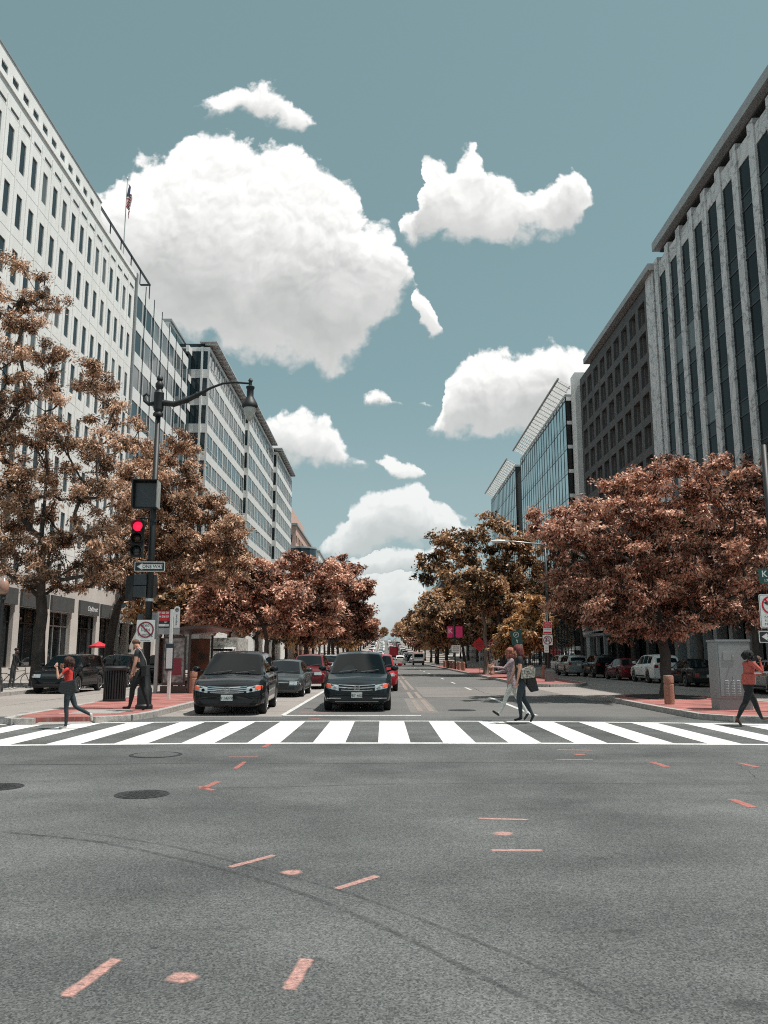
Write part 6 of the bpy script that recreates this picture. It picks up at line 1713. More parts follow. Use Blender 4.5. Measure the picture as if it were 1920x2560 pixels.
# --- left pavement: globe lamp, bicycles, patio umbrella
t = thing('globe_lamp', 'dark post lamp with acorn globe on the left pavement', 'lamp post', (-15.75, 34.3, .15))
zg = at_px(48, 1467, 34.3)[1] - .15
mb = MB(); mb.lathe([(.28, 0), (.28, .12), (.2, .3), (.17, .9), (.11, 1.1), (.085, 2.6), (.075, zg - .55), (.13, zg - .5), (.10, zg - .38), (.15, zg - .33)], n=14); mb.build('post', M_black, t, smooth=40)
mb = MB(); mb.lathe([(.14, zg - .33), (.21, zg - .12), (.22, zg + .05), (.17, zg + .22), (.07, zg + .32), (.03, zg + .42)], n=16); mb.build('globe', pbr('amber_globe', (0.34, 0.20, 0.15), 0.2, var=0.2, vs=8), t, smooth=True)
def bicycle(label, x, y, rz_, mat):
    t = thing('bicycle', label, 'bicycle', (x, y, .15), rz_, 'bicycles on the left pavement')
    wm_ = MB(); v = []
    for k in range(24):
        a = 2 * math.pi * k / 24; wm_.tube([(.33 * math.cos(a), 0, .33 * math.sin(a)), (.33 * math.cos(a + .27), 0, .33 * math.sin(a + .27))], .017, 5, caps=False)
    for k in range(10):
        a = math.pi * k / 10 * 2; wm_.tube([(0, .01, 0), (.33 * math.cos(a), 0, .33 * math.sin(a))], .003, 3, caps=False)
    wm_ = wm_.mesh('wheel', M_tyre)
    for dx in (-.52, .52): link('wheel', wm_, t, (dx, 0, .34))
    fr = MB()
    for a, b in (((-.52, .34), (-.12, .30)), ((-.12, .30), (-.22, .78)), ((-.22, .74), (.36, .78)), ((-.12, .30), (.36, .70)), ((-.52, .34), (-.21, .72)), ((.36, .66), (.52, .34)), ((.36, .66), (.34, .92))): fr.tube([(a[0], 0, a[1]), (b[0], 0, b[1])], .018, 6)
    fr.build('frame', mat, t)
    mb = MB(); mb.tube([(.28, -.28, .98), (.34, -.1, .96), (.34, .1, .96), (.28, .28, .98)], .014, 6); mb.build('handlebar', M_black, t)
    mb = MB(); mb.ball((-.24, 0, .86), (.14, .08, .035), 10, 6); mb.build('saddle', M_blackm, t, smooth=True)
    return t
bicycle('black bicycle leaning by the globe lamp on the left pavement', -16.55, 38.0, R(20), M_black)
bicycle('bicycle at the far left edge by the shop window', -17.7, 37.2, R(8), M_darkmetal)
t = thing('patio_umbrella', 'red patio umbrella by the shop front on the left', 'umbrella', (-19.2, 56.5, .15))
mb = MB(); mb.tube([(0, 0, 0), (0, 0, 2.35)], .03, 8); mb.lathe([(.25, 0), (.25, .06), (.06, .1)], n=12); mb.build('pole', M_steel, t)
mb = MB(); n = 8; v = [(0, 0, 2.4)] + [(.72 * math.cos(2 * math.pi * k / n), .72 * math.sin(2 * math.pi * k / n), 2.08) for k in range(n)] + [(.72 * math.cos(2 * math.pi * k / n), .72 * math.sin(2 * math.pi * k / n), 1.98) for k in range(n)]
mb.add(v, [(0, 1 + k, 1 + (k + 1) % n) for k in range(n)] + [(1 + k, 9 + k, 9 + (k + 1) % n, 1 + (k + 1) % n) for k in range(n)]); mb.build('canopy', M_signred, t)
# shop lettering (left shop fronts), facing the street
def side_text(parent, txt, size, mat, x, y, z, shear=0.25):
    return link('lettering', text_mesh(txt, size, mat, .004, shear=shear, bold=.006), parent, (x, y, z), (R(90), 0, R(90)))
side_text(bA, 'Gtibl i', .62, M_signwhite, .165, 14.2, 5.02)
side_text(bA, 'CityStreet', .5, M_signwhite, .165, 30.4, 5.02)
for z, s, w in ((3.6, 'Open', .35), (3.0, 'Mon-Fri', .3), (2.5, 'Breakfast', .3)): side_text(bA, s, w, M_signwhite, -.285, 15.0, z)
# --- flag on the left roof
t = thing('flagpole', 'flagpole with limp striped flag on the left roof', 'flag', (-24.0, 71.0, 34.9))
mb = MB(); mb.tube([(0, 0, 0), (0, 0, 10.6)], [.07, .035], 8); mb.ball((0, 0, 10.7), .09); mb.build('pole', M_steel, t)
M_fw = pbr('flag_white', (0.72, 0.71, 0.70), 0.8, var=0.05); M_fr = pbr('flag_red', (0.35, 0.04, 0.06), 0.8, var=0.05); M_fb = pbr('flag_blue', (0.04, 0.06, 0.12), 0.8, var=0.05)
mb = MB(); nx, nz = 26, 14
def fp(i, j):
    u, q = i / nx, j / nz
    x = .05 + .36 * u + .14 * math.sin(u * 9 + q * 3); yv = .22 * math.sin(u * 13 + q * 2)
    return (x * (1 - .25 * q) + .05, yv, 10.2 - 1.5 * u - 2.2 * q)
mb.v = [fp(i, j) for j in range(nz) for i in range(nx + 1)]
for j in range(nz - 1):
    for i in range(nx):
        mb.f.append((j * (nx + 1) + i, j * (nx + 1) + i + 1, (j + 1) * (nx + 1) + i + 1, (j + 1) * (nx + 1) + i)); mb.m.append(2 if j < 7 and i < 10 else (j % 2))
mb.build('cloth', [M_fr, M_fw, M_fb], t)
# --- entrance canopy on the right
t = thing('entrance_canopy', 'glazed entrance canopy with white slats before the concrete grid block', 'canopy', (20.2, 78, .15))
mb = MB(); mb.box(0, 3.2, -1, 8, 3.3, 3.55); mb.build('deck', M_fascia, t)
for k in range(12):
    mb = MB(); y = -.9 + k * .78; mb.tube([(.1, y, 3.85), (2.2, y + .4, 5.3)], .05, 5); mb.build('roof_bar', M_whitemetal, t)
mb = MB(); mb.quad((.1, -.9, 3.82), (.1, 8, 3.82), (2.2, 8, 5.25), (2.2, -.9, 5.25)); mb.build('glazing', M_glassR, t)
mb = MB(); mb.box(0.0, .08, -1, 8, 3.75, 3.83); mb.build('rail', M_whitemetal, t)
for k in range(4):
    mb = MB(); mb.box(.1, .4, -.8 + k * 2.7, -.5 + k * 2.7, 0, 3.3); mb.build('column', M_fascia, t)

# --- marks on the road: manholes, spray marks, tyre tracks
def manhole(label, x, y, r, filled=False):
    t = thing('manhole_cover', label, 'manhole cover', (x, y, 0))
    mb = MB(); mb.lathe([(r, 0), (r, .006), (r * .93, .008), (r * .92, .003), (r * .86, .003)], n=32); mb.build('ring', M_iron, t)
    mb = MB(); mb.lathe([(r * .85, 0), (r * .85, .007)], n=32)
    if filled: mb.build('lid', M_asph, t); return t
    for k in range(-4, 5):
        for m in range(-4, 5):
            if k * k + m * m < 17: mb.box(k * r * .17 - .03 * r * 2, k * r * .17 + .03 * r * 2, m * r * .17 - .03 * r * 2, m * r * .17 + .03 * r * 2, .0072, .011)
    mb.build('lid', M_iron, t); return t
manhole('dark iron manhole cover in the lower left of the crossing', -2.80, 10.0, .31)
manhole('pale rimmed round cover just in front of the zebra crossing', -3.7, 13.9, .42, True)
manhole('round cover cut off at the left edge of the road', -4.72, 10.55, .30)
manhole('round cover in the lane beyond the zebra crossing', 2.3, 25.1, .42)
def g2(px, py):
    x = (px - 960) / FPX; u = (1280 - py) / FPX
    Yc = math.cos(PITCH) - u * math.sin(PITCH); Zc = math.sin(PITCH) + u * math.cos(PITCH)
    t = -EYE / Zc; return x * t, Yc * t
def spray(p0, p1, w, mat, lab='spray_mark'):
    a, b = Vector(g2(*p0)), Vector(g2(*p1)); d = (b - a).normalized(); n = Vector((-d.y, d.x)) * w / 2
    r_ = random.Random(int(p0[0])); K_ = 14
    mb = MB(); v = []; cv = []
    w *= 1.35; a = a - d * w * .35; b = b + d * w * .35; n = n * 1.35
    for i in range(K_ + 1):
        c = a + (b - a) * (i / K_); j1, j2 = r_.uniform(.85, 1.15), r_.uniform(.85, 1.15); e = min(i, K_ - i)
        for f_, q in ((-1, 0), (-.45, 1), (.45, 1), (1, 0)): v.append((c.x + n.x * f_ * (j1 if f_ < 0 else j2), c.y + n.y * f_ * (j1 if f_ < 0 else j2), .004)); cv.append(q * (0 if e == 0 else 1))
    core_mesh(lab, v, [(4 * i + k, 4 * i + 4 + k, 4 * i + 5 + k, 4 * i + 1 + k) for i in range(K_) for k in range(3)], cv, mat)
def core_mesh(name, v, f, cv, mat):
    me = bpy.data.meshes.new(name); me.from_pydata(v, [], f); me.materials.append(mat)
    at = me.attributes.new('core', 'FLOAT', 'POINT'); at.data.foreach_set('value', cv)
    return tag(link(name, me), kind='structure')
def blob(name, c, rx, ry, mat, z, seed):
    r_ = random.Random(seed); v = [(c.x, c.y, z)]; cv = [1.0]; n = 20
    j = [r_.uniform(.88, 1.12) for _ in range(n)]
    for rr, q in ((.55, 1.0), (1.15, 0.0)):
        for k in range(n): a = 2 * math.pi * k / n; v.append((c.x + rx * rr * j[k] * math.cos(a), c.y + ry * rr * j[k] * math.sin(a), z)); cv.append(q)
    f = [(0, 1 + k, 1 + (k + 1) % n) for k in range(n)] + [(1 + k, 1 + n + k, 1 + n + (k + 1) % n, 1 + (k + 1) % n) for k in range(n)]
    core_mesh(name, v, f, cv, mat)
def dot(p, r, mat):
    blob('spray_mark', Vector(g2(*p)), r * 1.1, r, mat, .004, int(p[0]))
D1 = 1.0 / 1659 * 1920
for p0, p1, w, m in (((168, 2490), (286, 2402), .07, M_pink), ((724, 2472), (766, 2402), .07, M_pink), ((578, 2168), (682, 2140), .06, M_pink), ((845, 2222), (940, 2192), .06, M_pink),
    ((1200, 2047), (1316, 2050), .07, M_pink), ((1235, 2127), (1350, 2127), .07, M_pink), ((575, 1893), (640, 1893), .08, M_red_spray), ((588, 1922), (612, 1905), .07, M_red_spray), ((505, 1972), (545, 1955), .08, M_red_spray), ((502, 1968), (530, 1976), .08, M_red_spray),
    ((660, 1868), (674, 1860), .08, M_red_spray), ((1632, 1906), (1665, 1917), .10, M_red_spray), ((1848, 1908), (1892, 1918), .10, M_red_spray), ((1832, 2000), (1880, 2018), .10, M_red_spray), ((1395, 1875), (1478, 1876), .07, M_pink), ((1392, 1899), (1480, 1899), .07, M_pink), ((755, 1783), (815, 1783), .25, M_red_spray), ((770, 1798), (800, 1796), .1, M_red_spray)):
    spray(p0, p1, w, m)
dot((455, 2446), .075, M_pink); dot((728, 2182), .075, M_pink); dot((1258, 2085), .09, M_pink); dot((1450, 1887), .09, M_red_spray)
def track(pts, w):
    P = [Vector(g2(*p)) for p in pts]; Q = []
    for i in range(len(P) - 1):
        p0, p1, p2, p3 = P[max(i - 1, 0)], P[i], P[i + 1], P[min(i + 2, len(P) - 1)]
        for t in np.linspace(0, 1, 8, endpoint=False):
            Q.append(0.5 * ((2 * p1) + (p2 - p0) * t + (2 * p0 - 5 * p1 + 4 * p2 - p3) * t * t + (3 * p1 - p0 - 3 * p2 + p3) * t ** 3))
    Q.append(P[-1]); v = []; cv = []
    for i, q in enumerate(Q):
        d = (Q[min(i + 1, len(Q) - 1)] - Q[max(i - 1, 0)]).normalized(); n = Vector((-d.y, d.x)) * w * .75
        e = min(i, len(Q) - 1 - i) / 4
        for f_, c in ((-1, 0), (-.4, 1), (.4, 1), (1, 0)): v.append((q.x + n.x * f_, q.y + n.y * f_, .003)); cv.append(c * min(1, e))
    core_mesh('tyre_mark', v, [(4 * i + k, 4 * i + 4 + k, 4 * i + 5 + k, 4 * i + 1 + k) for i in range(len(Q) - 1) for k in range(3)], cv, M_skid)
track([(0, 2080), (240, 2105), (480, 2155), (720, 2222), (960, 2320), (1180, 2430), (1400, 2540)], .042)
track([(160, 2075), (420, 2115), (640, 2170), (860, 2230), (1080, 2310), (1400, 2440), (1640, 2560)], .032)
track([(0, 2330 - 250), (130, 2092), (300, 2110)], .05)
track([(900, 1962), (1300, 1958), (1900, 1962)], .03)
track([(520, 1970), (760, 1966), (1050, 1958)], .05)
# oil spots
for p, r in (((1565, 2330), .10), ((790, 2400), .05), ((1880, 2515), .12), ((1780, 1780 + 290), .04), ((1500, 2147), .07), ((385, 2370), .03)):
    blob('oil_spot', Vector(g2(*p)), r, r * .7, M_skid, .003, p[0])

# ---------------------------------------------------------------- people
M_skin = pbr('skin', (0.50, 0.26, 0.18), 0.5, var=0.06, vs=12)
M_skin2 = pbr('brown_skin', (0.16, 0.08, 0.055), 0.5, var=0.06, vs=12)
def cloth(name, col, var=0.15, vs=14, col2=None): return pbr('cloth_' + name, col, 0.85, var=var, vs=vs, col2=col2, bump=0.3, bs=25)
def skinned(verts, edges, radii, root):
    me = bpy.data.meshes.new('tmp'); me.from_pydata(verts, edges, [])
    ob = bpy.data.objects.new('tmp', me); COL.objects.link(ob)
    md = ob.modifiers.new('skin', 'SKIN'); md.use_smooth_shade = True; md.branch_smoothing = 0.4
    sv = me.skin_vertices[0].data
    for i, r in enumerate(radii):
        sv[i].radius = (r, r) if isinstance(r, (int, float)) else r
        sv[i].use_root = (i == root)
    ss = ob.modifiers.new('sub', 'SUBSURF'); ss.levels = 2; ss.render_levels = 2
    dg = bpy.context.evaluated_depsgraph_get()
    out = bpy.data.meshes.new_from_object(ob.evaluated_get(dg))
    bpy.data.objects.remove(ob); bpy.data.meshes.remove(me)
    return out
def person(label, loc, facing, H, legs, arms, mats, lean=0.0, head_tilt=0.0, girth=1.0, group=None, hair=None, bare_arm=0.45, z=0.0, head_turn=0.0):
    """facing: angle of the walking direction in the ground plane. legs/arms: (thigh, knee, foot pitch) / (upper swing, elbow bend, outwards) per side, degrees"""
    t = thing('person', label, 'person', loc, facing, group)
    V, E, Rr, tagv = [], [], [], []
    def nd(p, r, par=None, m=None):
        V.append(tuple(p)); Rr.append(r); tagv.append(m)
        if par is not None: E.append((par, len(V) - 1))
        return len(V) - 1
    g = girth
    hipz = .53 * H
    lz = lambda s, f: f
    seg = []
    def bone(a, b, m): seg.append((np.array(V[a]), np.array(V[b]), m))
    root = nd((0, 0, hipz), .105 * g * H / 1.7)
    # spine leans forward (+x is the walking direction)
    sl, cl = math.sin(R(lean)), math.cos(R(lean))
    def up(d, f=0.0): return (d * sl + f * cl, 0, hipz + d * cl - f * sl)
    waist = nd(up(.11 * H), .112 * g * H / 1.7, root); chest = nd(up(.215 * H, .012), .128 * g * H / 1.7, waist); uch = nd(up(.275 * H, -.01), .095 * g * H / 1.7, chest)
    neck = nd(up(.325 * H, .0), .052 * H / 1.7, uch)
    ht = R(lean + head_tilt); nx, ny, nz_ = V[neck]
    def hd(d, f): return (nx + d * math.sin(ht) + f * math.cos(ht), 0, nz_ + d * math.cos(ht) - f * math.sin(ht))
    head = nd(hd(.052 * H, .022), .078 * H / 1.7, neck); crown_ = nd(hd(.105 * H, .010), .083 * H / 1.7, head)
    bone(root, waist, 'hip'); bone(waist, chest, 'torso'); bone(chest, uch, 'torso'); bone(neck, head, 'skin'); bone(head, crown_, 'skin')
    hands = []; foot_low = []
    for sd, (th, kn, ft) in zip((1, -1), legs):
        hy = sd * .052 * H * g
        hj = nd((-.005, hy, hipz - .035 * H), .090 * g * H / 1.7, root)
        a = R(th); k_ = (hj_ := np.array(V[hj])) + np.array([math.sin(a), 0, -math.cos(a)]) * .235 * H
        mid = nd(hj_ + (k_ - hj_) * .5, .076 * g * H / 1.7, hj); knee = nd(k_, .056 * g * H / 1.7, mid)
        b = R(th - kn); an = k_ + np.array([math.sin(b), 0, -math.cos(b)]) * .235 * H
        calf = nd(k_ + (an - k_) * .35 + np.array([-.012, 0, 0]), .054 * g * H / 1.7, knee); ank = nd(an, .037 * H / 1.7, calf)
        c = b + R(ft); fd = np.array([math.cos(c), 0, math.sin(c)]); dn = np.array([math.sin(c), 0, -math.cos(c)])
        heel = an + dn * .028 * H - fd * .02 * H; toe = an + dn * .034 * H + fd * .105 * H
        hn = nd(an + dn * .024 * H, .036 * H / 1.7, ank); tn = nd(toe, .026 * H / 1.7, hn); hl = nd(heel, .03 * H / 1.7, hn)
        bone(hj, mid, 'leg'); bone(mid, knee, 'leg'); bone(knee, calf, 'leg'); bone(calf, ank, 'leg'); bone(hn, tn, 'shoe'); bone(hn, hl, 'shoe')
        foot_low += [V[tn][2] - .026 * H / 1.7, V[hl][2] - .03 * H / 1.7]
    for sd, (sw, el, ou) in zip((1, -1), arms):
        sh = np.array(up(.292 * H, -.005)); cv = nd(sh + np.array([0, sd * .06 * H, 0]), .062 * g * H / 1.7, uch); sj = nd(sh + np.array([0, sd * .098 * H * g ** .5, -.012 * H]), .055 * g * H / 1.7, cv)
        a, o = R(sw) + R(lean) * .0, R(ou)
        d = np.array([math.sin(a) * math.cos(o), sd * math.sin(o), -math.cos(a) * math.cos(o)])
        s0 = np.array(V[sj]); e0 = s0 + d * .165 * H
        m1 = nd(s0 + d * .165 * H * bare_arm, .045 * g * H / 1.7, sj); ej = nd(e0, .036 * g * H / 1.7, m1)
        b = a + R(el); oo = o * .3 if el < 60 else -o * .8
        d2 = np.array([math.sin(b) * math.cos(oo), sd * math.sin(oo), -math.cos(b) * math.cos(oo)])
        w0 = e0 + d2 * .140 * H; fm_ = nd(e0 + d2 * .05 * H, .036 * g ** .5 * H / 1.7, ej); wr = nd(w0, .022 * H / 1.7, fm_); pl = nd(w0 + d2 * .035 * H, (.034 * H / 1.7, .02 * H / 1.7), wr)
        bone(cv, sj, 'torso'); bone(sj, m1, 'sleeve'); bone(m1, ej, 'arm'); bone(ej, fm_, 'arm'); bone(fm_, wr, 'arm'); bone(wr, pl, 'hand')
        hands.append((w0 + d2 * .05 * H, d2, sd, b))
        s0n = sj
    me = skinned(V, E, Rr, root)
    slots = ['skin', 'torso', 'hip', 'leg', 'shoe', 'sleeve', 'arm', 'hand']
    for s in slots: me.materials.append(mats.get(s, mats['skin']))
    cen = np.empty(len(me.polygons) * 3); me.polygons.foreach_get('center', cen); cen = cen.reshape(-1, 3)
    best = np.full(len(cen), 1e9); idx = np.zeros(len(cen), int)
    for a, b, m in seg:
        ab = b - a; q = np.clip(((cen - a) @ ab) / (ab @ ab + 1e-12), 0, 1); dd = np.linalg.norm(cen - (a + q[:, None] * ab), axis=1)
        w_ = dd < best; best[w_] = dd[w_]; idx[w_] = slots.index(m)
    me.polygons.foreach_set('material_index', idx.astype(np.int32))
    # fingers, nose and ears joined into the same mesh
    bm = bmesh.new(); bm.from_mesh(me)
    ex = MB()
    for (hp, d2, sd, b) in hands:
        side = np.array([0, 1.0, 0]) if abs(d2[1]) < .8 else np.array([1.0, 0, 0]); fw = np.cross(side, d2)
        for k, (o_, ln_) in enumerate(((-.027, .062), (-.009, .075), (.009, .070), (.026, .054))):
            p = hp + fw * o_ * H / 1.7; c1 = p + (d2 * .55 + side * -sd * .10) * ln_; c2 = c1 + (d2 * .4 + side * -sd * .35) * ln_
            ex.tube([p - d2 * .02, p, c1, c2], [.0085, .0085, .008, .006], 5, slots.index('hand'))
        p = hp - d2 * .035; ex.tube([p, p + fw * .038 + d2 * .02, p + fw * .048 + d2 * .055], [.011, .010, .007], 5, slots.index('hand'))
    nose = hd(.052 * H, .022 + .088 * H / 1.7); ex.ball(nose, (.022, .015, .022), 6, 5, 0)
    for sd in (1, -1):
        ea = hd(.055 * H, .010); ex.ball((ea[0], sd * .080 * H / 1.7, ea[2]), (.018, .010, .03), 6, 5, 0)
    tmp = ex.mesh('tmp', [mats['skin']] * len(slots)); bm.from_mesh(tmp); bpy.data.meshes.remove(tmp)
    bm.to_mesh(me); bm.free()
    me.polygons.foreach_set('use_smooth', [True] * len(me.polygons)); me.name = 'body'
    low = min(foot_low)
    link('body', me, t, (0, 0, -low))
    ey = MB()
    for sd in (1, -1):
        e = hd(.066 * H, .022 + .072 * H / 1.7); ey.ball((e[0], sd * .030, e[2] - low), (.010, .013, .008), 6, 4)
    ey.build('eyes', M_ink, t)
    if hair:
        kind, hm = hair; hb = MB(); c = hd(.085 * H, .004); c = (c[0], c[1], c[2] - low); r = .098 * H / 1.7
        rs_ = random.Random(len(label))
        if kind == 'short':
            c2 = hd(.106 * H, -.022); hb.ball((c2[0], 0, c2[2] - low), (r * .93, r * .86, r * .74), 14, 9)
        else:
            hb.ball((c[0] - .012, 0, c[2] + .012), (r * 1.06, r * .98, r), 14, 9)
            n = 34 if kind == 'long' else 46
            for k in range(n):
                a = rs_.uniform(R(70), R(290)) if kind == 'long' else rs_.uniform(R(40), R(320))
                ln_ = (.30 if kind == 'long' else .16 if kind == 'tail' else .20) * rs_.uniform(.75, 1.1)
                x, y = c[0] - .01 + r * .92 * math.cos(a), r * .86 * math.sin(a)
                pts = [(c[0] - .01 + (x - c[0]) * .6, y * .6, c[2] + r * .75)]
                for q in range(1, 6):
                    f = q / 5; wob = .014 if kind == 'long' else .03
                    pts.append((x - (.03 * f if kind != 'curly' else 0) + rs_.uniform(-wob, wob) - f * .012, y * (1.0 + .12 * f) + rs_.uniform(-wob, wob), c[2] + r * .45 - ln_ * f))
                hb.tube(pts, [.03, .032, .03, .028, .022, .006] if kind != 'curly' else [.03, .04, .038, .04, .034, .012], 5)
        hb.build('hair', hm, t, smooth=True)
    return t, (lambda d, f=0.0, y=0.0: (up(d, f)[0], y, up(d, f)[2] - low))
def world_of(t, p):
    a = t.rotation_euler.z; return (t.location.x + p[0] * math.cos(a) - p[1] * math.sin(a), t.location.y + p[0] * math.sin(a) + p[1] * math.cos(a), t.location.z + p[2])
def hem(t, f, d0, d1, r0, r1, mat, name='shirt_hem', depth=.78):
    """loose garment hem round the hips"""
    mb = MB(); n = 18; v = []
    for d, r in ((d0, r0), ((d0 + d1) / 2, (r0 + r1) / 2 * 1.02), (d1, r1)):
        c = f(d)
        for k in range(n):
            a = 2 * math.pi * k / n; q = 1 + .04 * math.sin(a * 5 + d * 40)
            v.append((c[0] + r * depth * q * math.cos(a), r * q * math.sin(a), c[2]))
    mb.add(v, [(i * n + k, (i + 1) * n + k, (i + 1) * n + (k + 1) % n, i * n + (k + 1) % n) for i in range(2) for k in range(n)])
    return mb.build(name, mat, t, smooth=True)
LEFT, RIGHT = math.pi, 0.0
J_dark = cloth('dark_jeans', (0.022, 0.034, 0.042)); C_black = cloth('black', (0.012, 0.013, 0.014)); C_red = cloth('red_shirt', (0.52, 0.035, 0.028)); C_coral = cloth('coral_top', (0.40, 0.085, 0.065))
C_leg = cloth('black_leggings', (0.010, 0.011, 0.012)); S_white = cloth('pale_shoe', (0.55, 0.50, 0.47)); S_black = cloth('black_shoe', (0.012, 0.012, 0.012)); S_boot = cloth('brown_boot', (0.11, 0.045, 0.03))
C_print = cloth('floral_print', (0.42, 0.36, 0.38), vs=28, col2=(0.16, 0.07, 0.09)); C_pale = cloth('pale_trousers', (0.50, 0.50, 0.47))
H_red = cloth('auburn_hair', (0.10, 0.022, 0.018), var=0.4, vs=30); H_ginger = cloth('ginger_hair', (0.26, 0.09, 0.06), var=0.4, vs=30); H_black = cloth('black_hair', (0.008, 0.008, 0.009), var=0.3); H_brown = cloth('brown_hair', (0.12, 0.06, 0.04), var=0.4, vs=40); H_dk = cloth('dark_brown_hair', (0.05, 0.02, 0.015), var=0.4, vs=40)
# woman in red, hands to her face
t, f = person('woman in red shirt and jeans crossing on the left with hands raised to her face', (-6.98, 18.75, .005), LEFT, 1.53, ((2, 5, 2), (-22, 42, -28)), ((38, 128, 10), (30, 132, 8)),
    dict(skin=M_skin, torso=C_red, hip=C_red, leg=J_dark, shoe=S_white, sleeve=C_red, arm=M_skin, hand=M_skin), 4, 8, 1.0, hair=('tail', H_dk))
hem(t, f, .10 * 1.57, -.03 * 1.57, .135, .150, C_red)
p = world_of(t, f(.05, -.06, .24))
b = thing('shoulder_bag', 'large black shoulder bag carried by the woman in red', 'bag', p, R(6)); b.scale = (.78, .8, .8)
mb = MB(); mb.prism([(-.20, .14), (.20, .20), (.26, -.10), (.10, -.24), (-.24, -.12)], -.075, .075, axis='y'); mb.build('bag', cloth('black_leather', (0.022, 0.024, 0.026)), b, bevel=.03)
mb = MB(); mb.tube([(-.16, 0, .13), (-.10, .05, .40), (.02, .10, .50), (.14, .05, .40), (.18, 0, .18)], .012, 6); mb.build('strap', C_black, b)
# man in black
t, f = person('man in black polo and trousers looking down beside the left post', (-6.50, 22.45, .145), LEFT, 1.84, ((20, 14, 0), (-12, 6, 2)), ((4, 12, 8), (14, 10, 5)),
    dict(skin=M_skin, torso=cloth('charcoal_polo', (0.018, 0.020, 0.022)), hip=C_leg, leg=C_leg, shoe=S_black, sleeve=cloth('charcoal_polo', (0.02, 0.02, 0.02)), arm=M_skin, hand=M_skin), 5, 32, 1.25, hair=('short', H_brown))
hem(t, f, .13 * 1.84, .02 * 1.84, .165, .168, MATS['cloth_charcoal_polo'])
p = world_of(t, f(.02, -.17, .10))
b = thing('messenger_bag', 'black messenger bag with strap across the man in black', 'bag', p)
mb = MB(); mb.box(-.07, .07, -.15, .15, -.17, .12); mb.build('bag', C_black, b, bevel=.025)
mb = MB(); mb.tube([(.03, 0, .1), (.02, -.06, .25), (-.10, -.10, .48), (-.22, -.06, .58)], .013, 6); mb.build('strap', M_signback, b)
# two women crossing together
tA, fA = person('woman with long auburn hair, black shirt and dark jeans crossing, nearer of the two', (3.28, 20.15, .005), LEFT, 1.74, ((14, 20, -2), (-6, 24, -26)), ((6, 8, 9), (12, 18, 4)),
    dict(skin=M_skin, torso=C_black, hip=C_black, leg=J_dark, shoe=S_black, sleeve=C_black, arm=M_skin, hand=M_skin), 6, 2, 1.16, hair=('long', H_red))
hem(tA, fA, .12 * 1.74, -.05 * 1.74, .165, .180, C_black)
tB, fB = person('woman with curly ginger hair, printed top and pale trousers, striding ahead on the crossing', (3.16, 20.85, .005), LEFT, 1.72, ((27, 4, 16), (-20, 12, -16)), ((48, 52, 4), (20, 66, 6)),
    dict(skin=M_skin, torso=C_print, hip=C_print, leg=C_pale, shoe=S_black, sleeve=C_print, arm=C_print, hand=M_skin), 2, 4, 1.02, hair=('curly', H_ginger))
hem(tB, fB, .12 * 1.72, -.10 * 1.72, .145, .175, C_print)
p = world_of(tA, fA(.14, -.12, .24))
b = thing('patterned_bag', 'speckled cream and black shoulder bag on the woman in black', 'bag', p, R(-4)); b.scale = (.78, .8, .85)
mb = MB(); mb.prism([(-.20, -.16), (.21, -.13), (.24, .12), (.05, .18), (-.18, .10)], -.07, .07, axis='y'); mb.build('bag', pbr('leopard_print', (0.03, 0.028, 0.025), 0.7, col2=(0.55, 0.50, 0.43), vs=26, detail=2), b, bevel=.025)
mb = MB(); mb.tube([(-.12, 0, .1), (-.08, .05, .32), (.04, .09, .42), (.12, .04, .32), (.16, 0, .12)], .012, 6); mb.build('strap', C_black, b)
p = world_of(tA, fA(-.06, -.16, .06))
mb = MB(); mb.prism([(-.10, .22), (.12, .22), (.22, -.22), (.04, -.26), (-.06, -.10)], -.10, .10, axis='y')
tag(mb.build('tied_jacket', C_black, None, p, bevel=.03), 'black jacket hanging behind the waist of the woman in black', 'jacket')
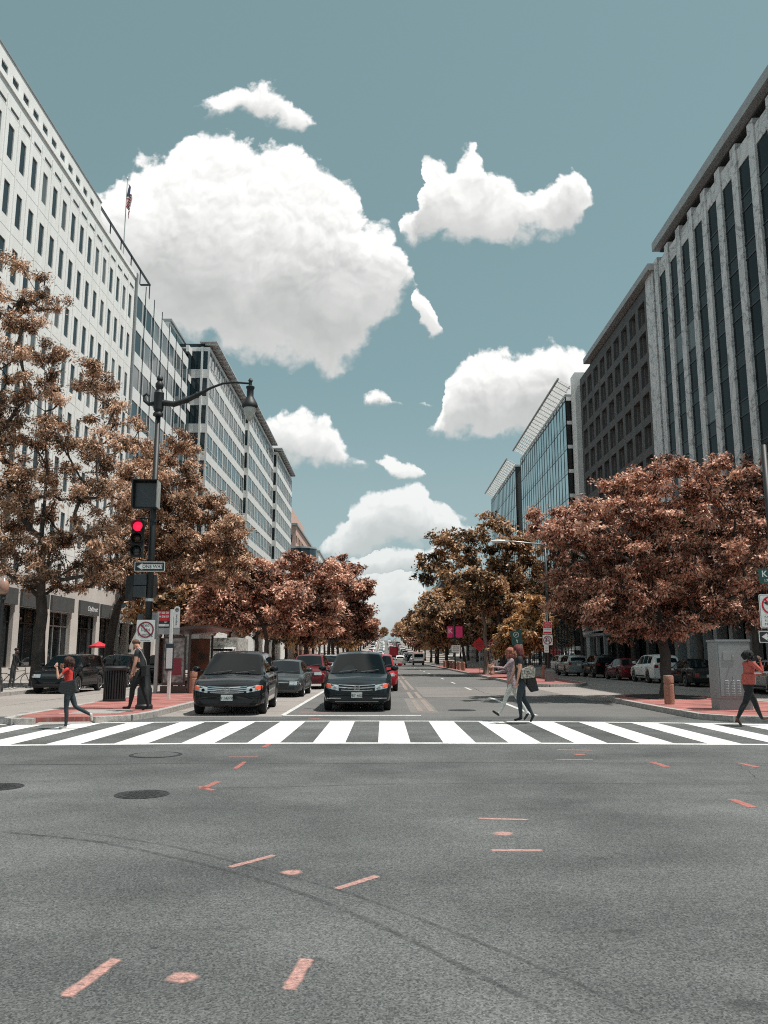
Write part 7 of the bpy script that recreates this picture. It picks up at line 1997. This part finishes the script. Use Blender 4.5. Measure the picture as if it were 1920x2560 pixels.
# woman on the phone
t, f = person('woman in coral top and black leggings walking right with a hand at her ear', (8.38, 19.45, .005), RIGHT + R(6), 1.66, ((30, 10, 2), (-24, 8, -14)), ((28, 62, 6), (44, 140, 16)),
    dict(skin=M_skin2, torso=C_coral, hip=C_leg, leg=C_leg, shoe=S_boot, sleeve=C_coral, arm=C_coral, hand=M_skin2), 6, -4, 1.26, hair=('tail', H_black))
hem(t, f, .14 * 1.66, .0, .175, .185, C_coral)
p = world_of(t, f(.36 * 1.66, .10, -.10))
mb = MB(); mb.box(-.035, .035, -.006, .006, -.07, .07)
tag(mb.build('phone', M_ink, None, p, (0, R(20), 0), bevel=.004), 'dark phone held at the ear of the woman in coral', 'phone')
# people farther back
person('person in dark clothes standing by the bicycle on the left pavement', (-16.1, 36.6, .15), LEFT + R(180), 1.72, ((3, 4, 0), (-4, 4, 0)), ((20, 40, 6), (10, 20, 6)), dict(skin=M_skin2, torso=C_black, hip=C_black, leg=cloth('grey_trousers', (0.05, 0.05, 0.05)), shoe=S_white, sleeve=C_black, arm=C_black, hand=M_skin2), 6, 6, hair=('short', H_black), group='people on the left pavement')
person('person in pale blue shirt walking behind the parked black cars', (-17.6, 55.0, .15), LEFT, 1.72, ((16, 8, 0), (-14, 12, -8)), ((-10, 15, 6), (14, 15, 6)), dict(skin=M_skin2, torso=cloth('pale_blue', (0.20, 0.27, 0.30)), hip=C_black, leg=C_black, shoe=S_black, sleeve=MATS['cloth_pale_blue'], arm=M_skin2, hand=M_skin2), 3, 2, hair=('short', H_black), group='people on the left pavement')
person('person in dark blue shirt walking on the left pavement near the man in black', (-17.3, 58.5, .15), RIGHT, 1.76, ((16, 8, 0), (-14, 12, -8)), ((-10, 15, 6), (14, 15, 6)), dict(skin=M_skin, torso=cloth('navy_print', (0.05, 0.08, 0.11), vs=30, col2=(0.3, 0.36, 0.4)), hip=C_black, leg=C_black, shoe=S_black, sleeve=MATS['cloth_navy_print'], arm=M_skin, hand=M_skin), 3, 2, hair=('short', H_black), group='people on the left pavement')
